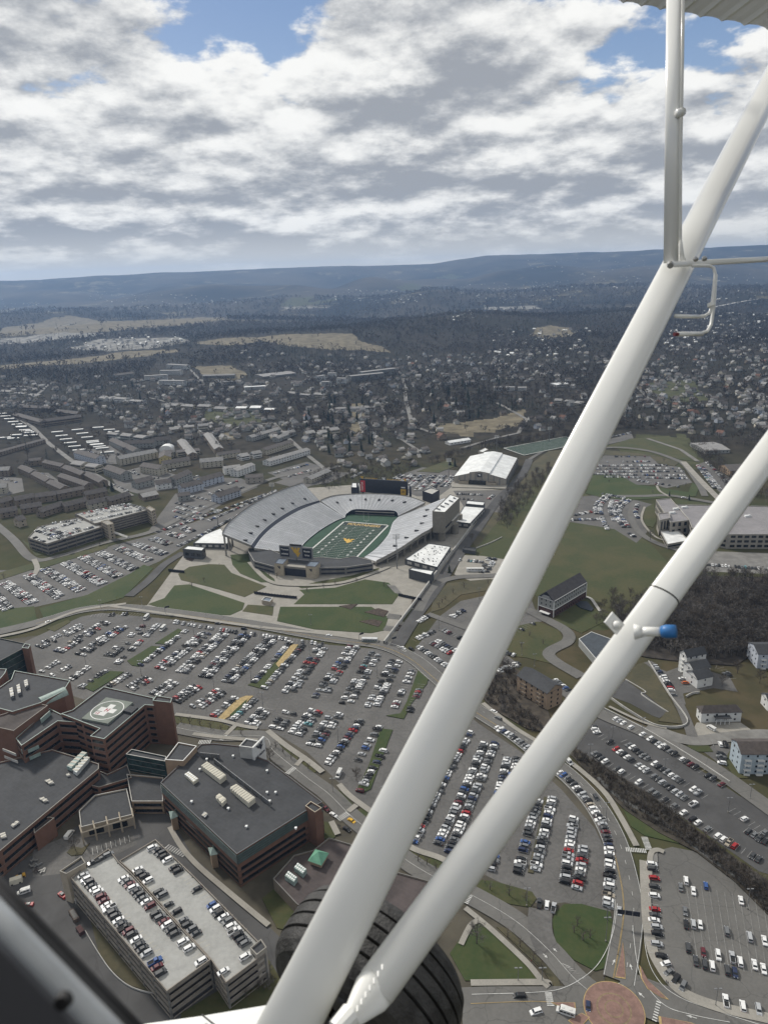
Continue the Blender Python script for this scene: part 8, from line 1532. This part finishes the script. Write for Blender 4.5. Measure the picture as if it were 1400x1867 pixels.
# jury struts, pitot tubes
J0 = D(1223, 478, 2.05); J1 = D(1229, -60, 2.0); strut('jury_strut', J0, J1, .040, .022, wps); 
child(MB().tube([D(1248, 474, 2.08), D(1240, 462, 2.07), D(1240, 300, 2.05), D(1243, 140, 2.03), D(1246, -60, 2.0)], .0052, 10).build('air_line', wps, smooth=True), ac)
child(MB().tube([D(1245, 478, 2.07), D(1239, 440, 2.06)], .007, 10).build('air_line_end', wps, smooth=True), ac)
child(MB().tube([D(1236, 206, 2.0), D(1244, 203, 2.01)], .012, 10).build('line_clip', wps, smooth=True), ac)
strut('jury_strut', D(1218, 482, 2.03), D(1470, 468, 2.25), .0165, .011, wps)
child(MB().tube([D(1222, 482, 2.0), D(1222, 484, 1.985)], [.010, .008], 10).build('jury_bolt', mat('dull_steel', (.35, .35, .34), .4, .05, 5, metal=.6)), ac)
for x, y in ((1268, 474), (1284, 473)): child(MB().tube([D(x, y-2, 2.03), D(x, y-4, 2.02)], [.008, .004], 8).build('rivet', mat('dull_steel', (.35, .35, .34), .4, .05, 5, metal=.6)), ac)
child(MB().tube([D(1262, 484, 2.06), D(1292, 484, 2.08), D(1301, 488, 2.08), D(1304, 500, 2.08), D(1298, 555, 2.08), D(1294, 570, 2.08), D(1284, 576, 2.08), D(1268, 577, 2.06)], .0048, 10).build('pitot_line', wps, smooth=True), ac)
child(MB().tube([D(1305, 500, 2.09), D(1301, 560, 2.09), D(1296, 592, 2.09), D(1289, 604, 2.08), D(1274, 608, 2.06)], .0048, 10).build('static_line', wps, smooth=True), ac)
chrome = mat('polished_tube', (.75, .75, .74), .12, .02, 3, metal=1)
child(MB().tube([D(1275, 577, 2.06), D(1231, 576, 2.02)], .0054, 12).build('pitot_tube', wp, smooth=True), ac); child(MB().tube([D(1280, 608, 2.06), D(1234, 609, 2.02)], .0064, 12).build('static_tube', wp, smooth=True), ac); child(MB().tube([D(1236, 609, 2.02), D(1229, 609, 2.015)], .0055, 12).build('tube_tip', mat('dark_red_tip', (.14, .02, .03), .5, .1, 5)), ac)
child(MB().tube([D(1296, 552, 2.075), D(1297, 558, 2.075)], .011, 10).build('line_clip', wps), ac)
# wing: corrugated trailing edge skin overhead
wa, wb_ = D(1060, -14, 3.0), D(1520, 70, 2.3); wb_ = wa+(wb_-wa)*3; back = Vector((.3, -2.3, .2)); mb = MB(); nseg = 360; vs = []
for k, (f, dz) in enumerate(((0, 0), (.35, .012), (1.0, .03), (1.0, .22), (.3, .12))):
    for i in range(nseg+1):
        p = wa.lerp(wb_, i/nseg)+back*f; ph = (i % 10)/10; rib = .006*max(0, 1-abs(ph-.5)*6) if k < 3 else 0; sc_e = .010*(1-abs(ph-.5)*2) if k == 0 else 0
        vs.append((p.x, p.y+sc_e, p.z+dz-rib))
N_ = nseg+1; mb.add(vs, [(k*N_+i, k*N_+i+1, ((k+1) % 5)*N_+i+1, ((k+1) % 5)*N_+i) for k in range(5) for i in range(nseg)]+[tuple(k*N_ for k in range(5)), tuple(k*N_+nseg for k in range(5))[::-1]])
child(mb.build('wing', wp), ac)
# unseen box in place of the cabin, added to block light from behind
cb = MB(); cb.box((.1, -2.2, H-.1), (2.6, 1.0, 1.5)); child(cb.build('cabin_light_block', mat('light_block_grey', (.30, .30, .29), .9, .1, 5)), ac)
# wheel
def wheel():
    cx = D(636, 1846, 1.62); ax = (Vector(RT)*.52+Vector(UP)*.46+Vector(FW)*.72).normalized(); u = ax.cross(Vector((0, 0, 1))).normalized(); v = ax.cross(u)
    prof = [(-.012, .075), (-.008, .10), (-.018, .13), (-.022, .165), (-.012, .192), (.006, .207)]
    tread = [(.012, .210), (.030, .214), (.0310, .205), (.0360, .205), (.0370, .216), (.062, .218), (.0630, .208), (.068, .208), (.069, .218), (.094, .218), (.0950, .208), (.100, .208), (.101, .218), (.126, .215), (.1270, .205), (.132, .205), (.133, .212), (.150, .207)]
    post = [(.168, .192), (.178, .165), (.174, .13), (.165, .10)]
    pr = prof+tread+post; n = 128; mb = MB(); vs = []
    for a, r_ in pr:
        for i in range(n): w_ = 2*math.pi*i/n; vs.append(cx+ax*(a-.0)+(u*math.cos(w_)+v*math.sin(w_))*r_*1.05)
    fs = []; mi = []
    for k in range(len(pr)-1):
        g_ = len(prof) <= k < len(prof)+len(tread)-1 and pr[k][1] < .2085 and pr[k+1][1] < .2085 and abs(pr[k][1]-pr[k+1][1]) < .001
        for i in range(n): fs.append((k*n+i, k*n+(i+1) % n, (k+1)*n+(i+1) % n, (k+1)*n+i)); mi.append(1 if g_ else 0)
    mb.v = [tuple(p) for p in vs]; mb.f = fs; mb.m = mi
    rub = mat('tyre_rubber', (.047, .046, .045), .66, .35, 14, bump=.3, spec=.4); grv = mat('tyre_groove', (.006, .006, .006), .95, .1, 5)
    o = child(mb.build('tyre', [rub, grv]), ac)
    for f in o.data.polygons: f.use_smooth = False
    hb = MB(); pr2 = [(-.004, 0), (-.006, .03), (-.004, .05), (.010, .06), (.012, .10)]; vs = []
    for a, r_ in pr2:
        for i in range(32): w_ = 2*math.pi*i/32; vs.append(tuple(cx+ax*a+(u*math.cos(w_)+v*math.sin(w_))*max(r_, .001)))
    hb.add(vs, [(k*32+i, k*32+(i+1) % 32, (k+1)*32+(i+1) % 32, (k+1)*32+i) for k in range(4) for i in range(32)]); child(hb.build('wheel_hub', mat('hub_dark', (.05, .05, .052), .5, .1, 3), smooth=True), ac)
    child(MB().tube([cx-ax*.02, cx-ax*.30], [.028, .028], 14).build('axle', mat('axle_grey', (.16, .16, .16), .5, .1, 3), smooth=True), ac)
wheel()
# fuselage step fairing in white, its seam
fp = [D(170, 1895, 1.30), D(262, 1868, 1.30), D(370, 1853, 1.31), D(496, 1832, 1.33), D(560, 1990, 1.15), D(150, 1990, 1.15)]; th = Vector((0, 0, -.03)); mb = MB(); n = 6; mb.add([tuple(p) for p in fp]+[tuple(p+th) for p in fp], [tuple(range(6)), tuple(range(11, 5, -1))]+[(i, (i+1) % 6, 6+(i+1) % 6, 6+i) for i in range(6)]); child(mb.build('step_fairing', wp), ac)
child(MB().tube([D(368, 1851, 1.295), D(404, 1880, 1.24)], .0016, 6).build('panel_seam', black), ac)
# door sill and window seal of the cabin (out of focus, close)
seal = mat('rubber_seal', (.020, .020, .022), .7, .1, 8); sill = mat('cabin_grey_paint', (.36, .38, .40), .30, .08, 10, coat=.5)
def beam(name, a, b, r, m, flat=1.0):
    return child(MB().tube([a, a.lerp(b, .33), a.lerp(b, .66), b], r, 18).build(name, m, smooth=True), ac)
beam('window_seal', D(-90, 1535, .43), D(330, 1974, .43), .0062, seal); beam('window_seal', D(-90, 1562, .415), D(330, 2002, .415), .0068, seal)
beam('door_sill', D(-120, 1568, .39), D(330, 2034, .37), .0092, sill)
beam('door_trim', D(-120, 1632, .36), D(300, 2080, .345), .0070, mat('door_trim_dark', (.030, .032, .038), .5, .1, 8))
dp = [D(-260, 1500, .36), D(-60, 1670, .345), D(260, 2010, .33), D(60, 2300, .26), D(-400, 1900, .26)]; mb = MB(); mb.add([tuple(p) for p in dp]+[tuple(p+Vector((0, 0, -.03))) for p in dp], [tuple(range(5)), tuple(range(9, 4, -1))]+[(i, (i+1) % 5, 5+(i+1) % 5, 5+i) for i in range(5)]); child(mb.build('door_panel', mat('cabin_black', (.006, .007, .011), .8, .2, 5)), ac)
q = D(118, 1822, .352); child(MB().tube([q, q-vw*.004], [.0045, .0035], 12).build('sill_screw', seal), ac)
# ---------------------------------------------------------------- haze
mb = MB().box((0, 6200, 245), (36000, 20800, 690)); hz = mb.build('haze', []); hz['kind'] = 'stuff'; hz['label'] = 'thin blue grey haze over the hills'; hz['category'] = 'haze'
hm = bpy.data.materials.new('haze'); hm.use_nodes = True; nt = NT(hm.node_tree); nt.n.clear(); out = nt.node('ShaderNodeOutputMaterial'); pv = nt.node('ShaderNodeVolumePrincipled'); pv.inputs['Color'].default_value = (.40, .62, 1.0, 1); pv.inputs['Density'].default_value = 5.5e-5; pv.inputs['Anisotropy'].default_value = .3
nt.l.new(pv.outputs[0], out.inputs['Volume']); hz.data.materials.append(hm)

# labels that repeat get their place from the left
tops = [o for o in COL.objects if o.parent is None and 'label' in o.keys() and o.get('kind') is None]; by = {}
for o in tops: by.setdefault(o['label'], []).append(o)
for lab, L in by.items():
    if len(L) < 2: continue
    def key(o):
        c = o.matrix_basis.translation if o.type == 'EMPTY' else (o.data.vertices[0].co if len(o.data.vertices) else o.location)
        x, y, z_ = proj(np.array([c[0]]), np.array([c[1]]), np.array([c[2]])); return float(x[0])
    L.sort(key=key); short = ' '.join(lab.split()[:11]) if len(lab.split()) > 12 else lab
    for i, o in enumerate(L): o['label'] = '%s, %s from the left' % (short, ordn(i+1)); o['group'] = o.get('group') or lab
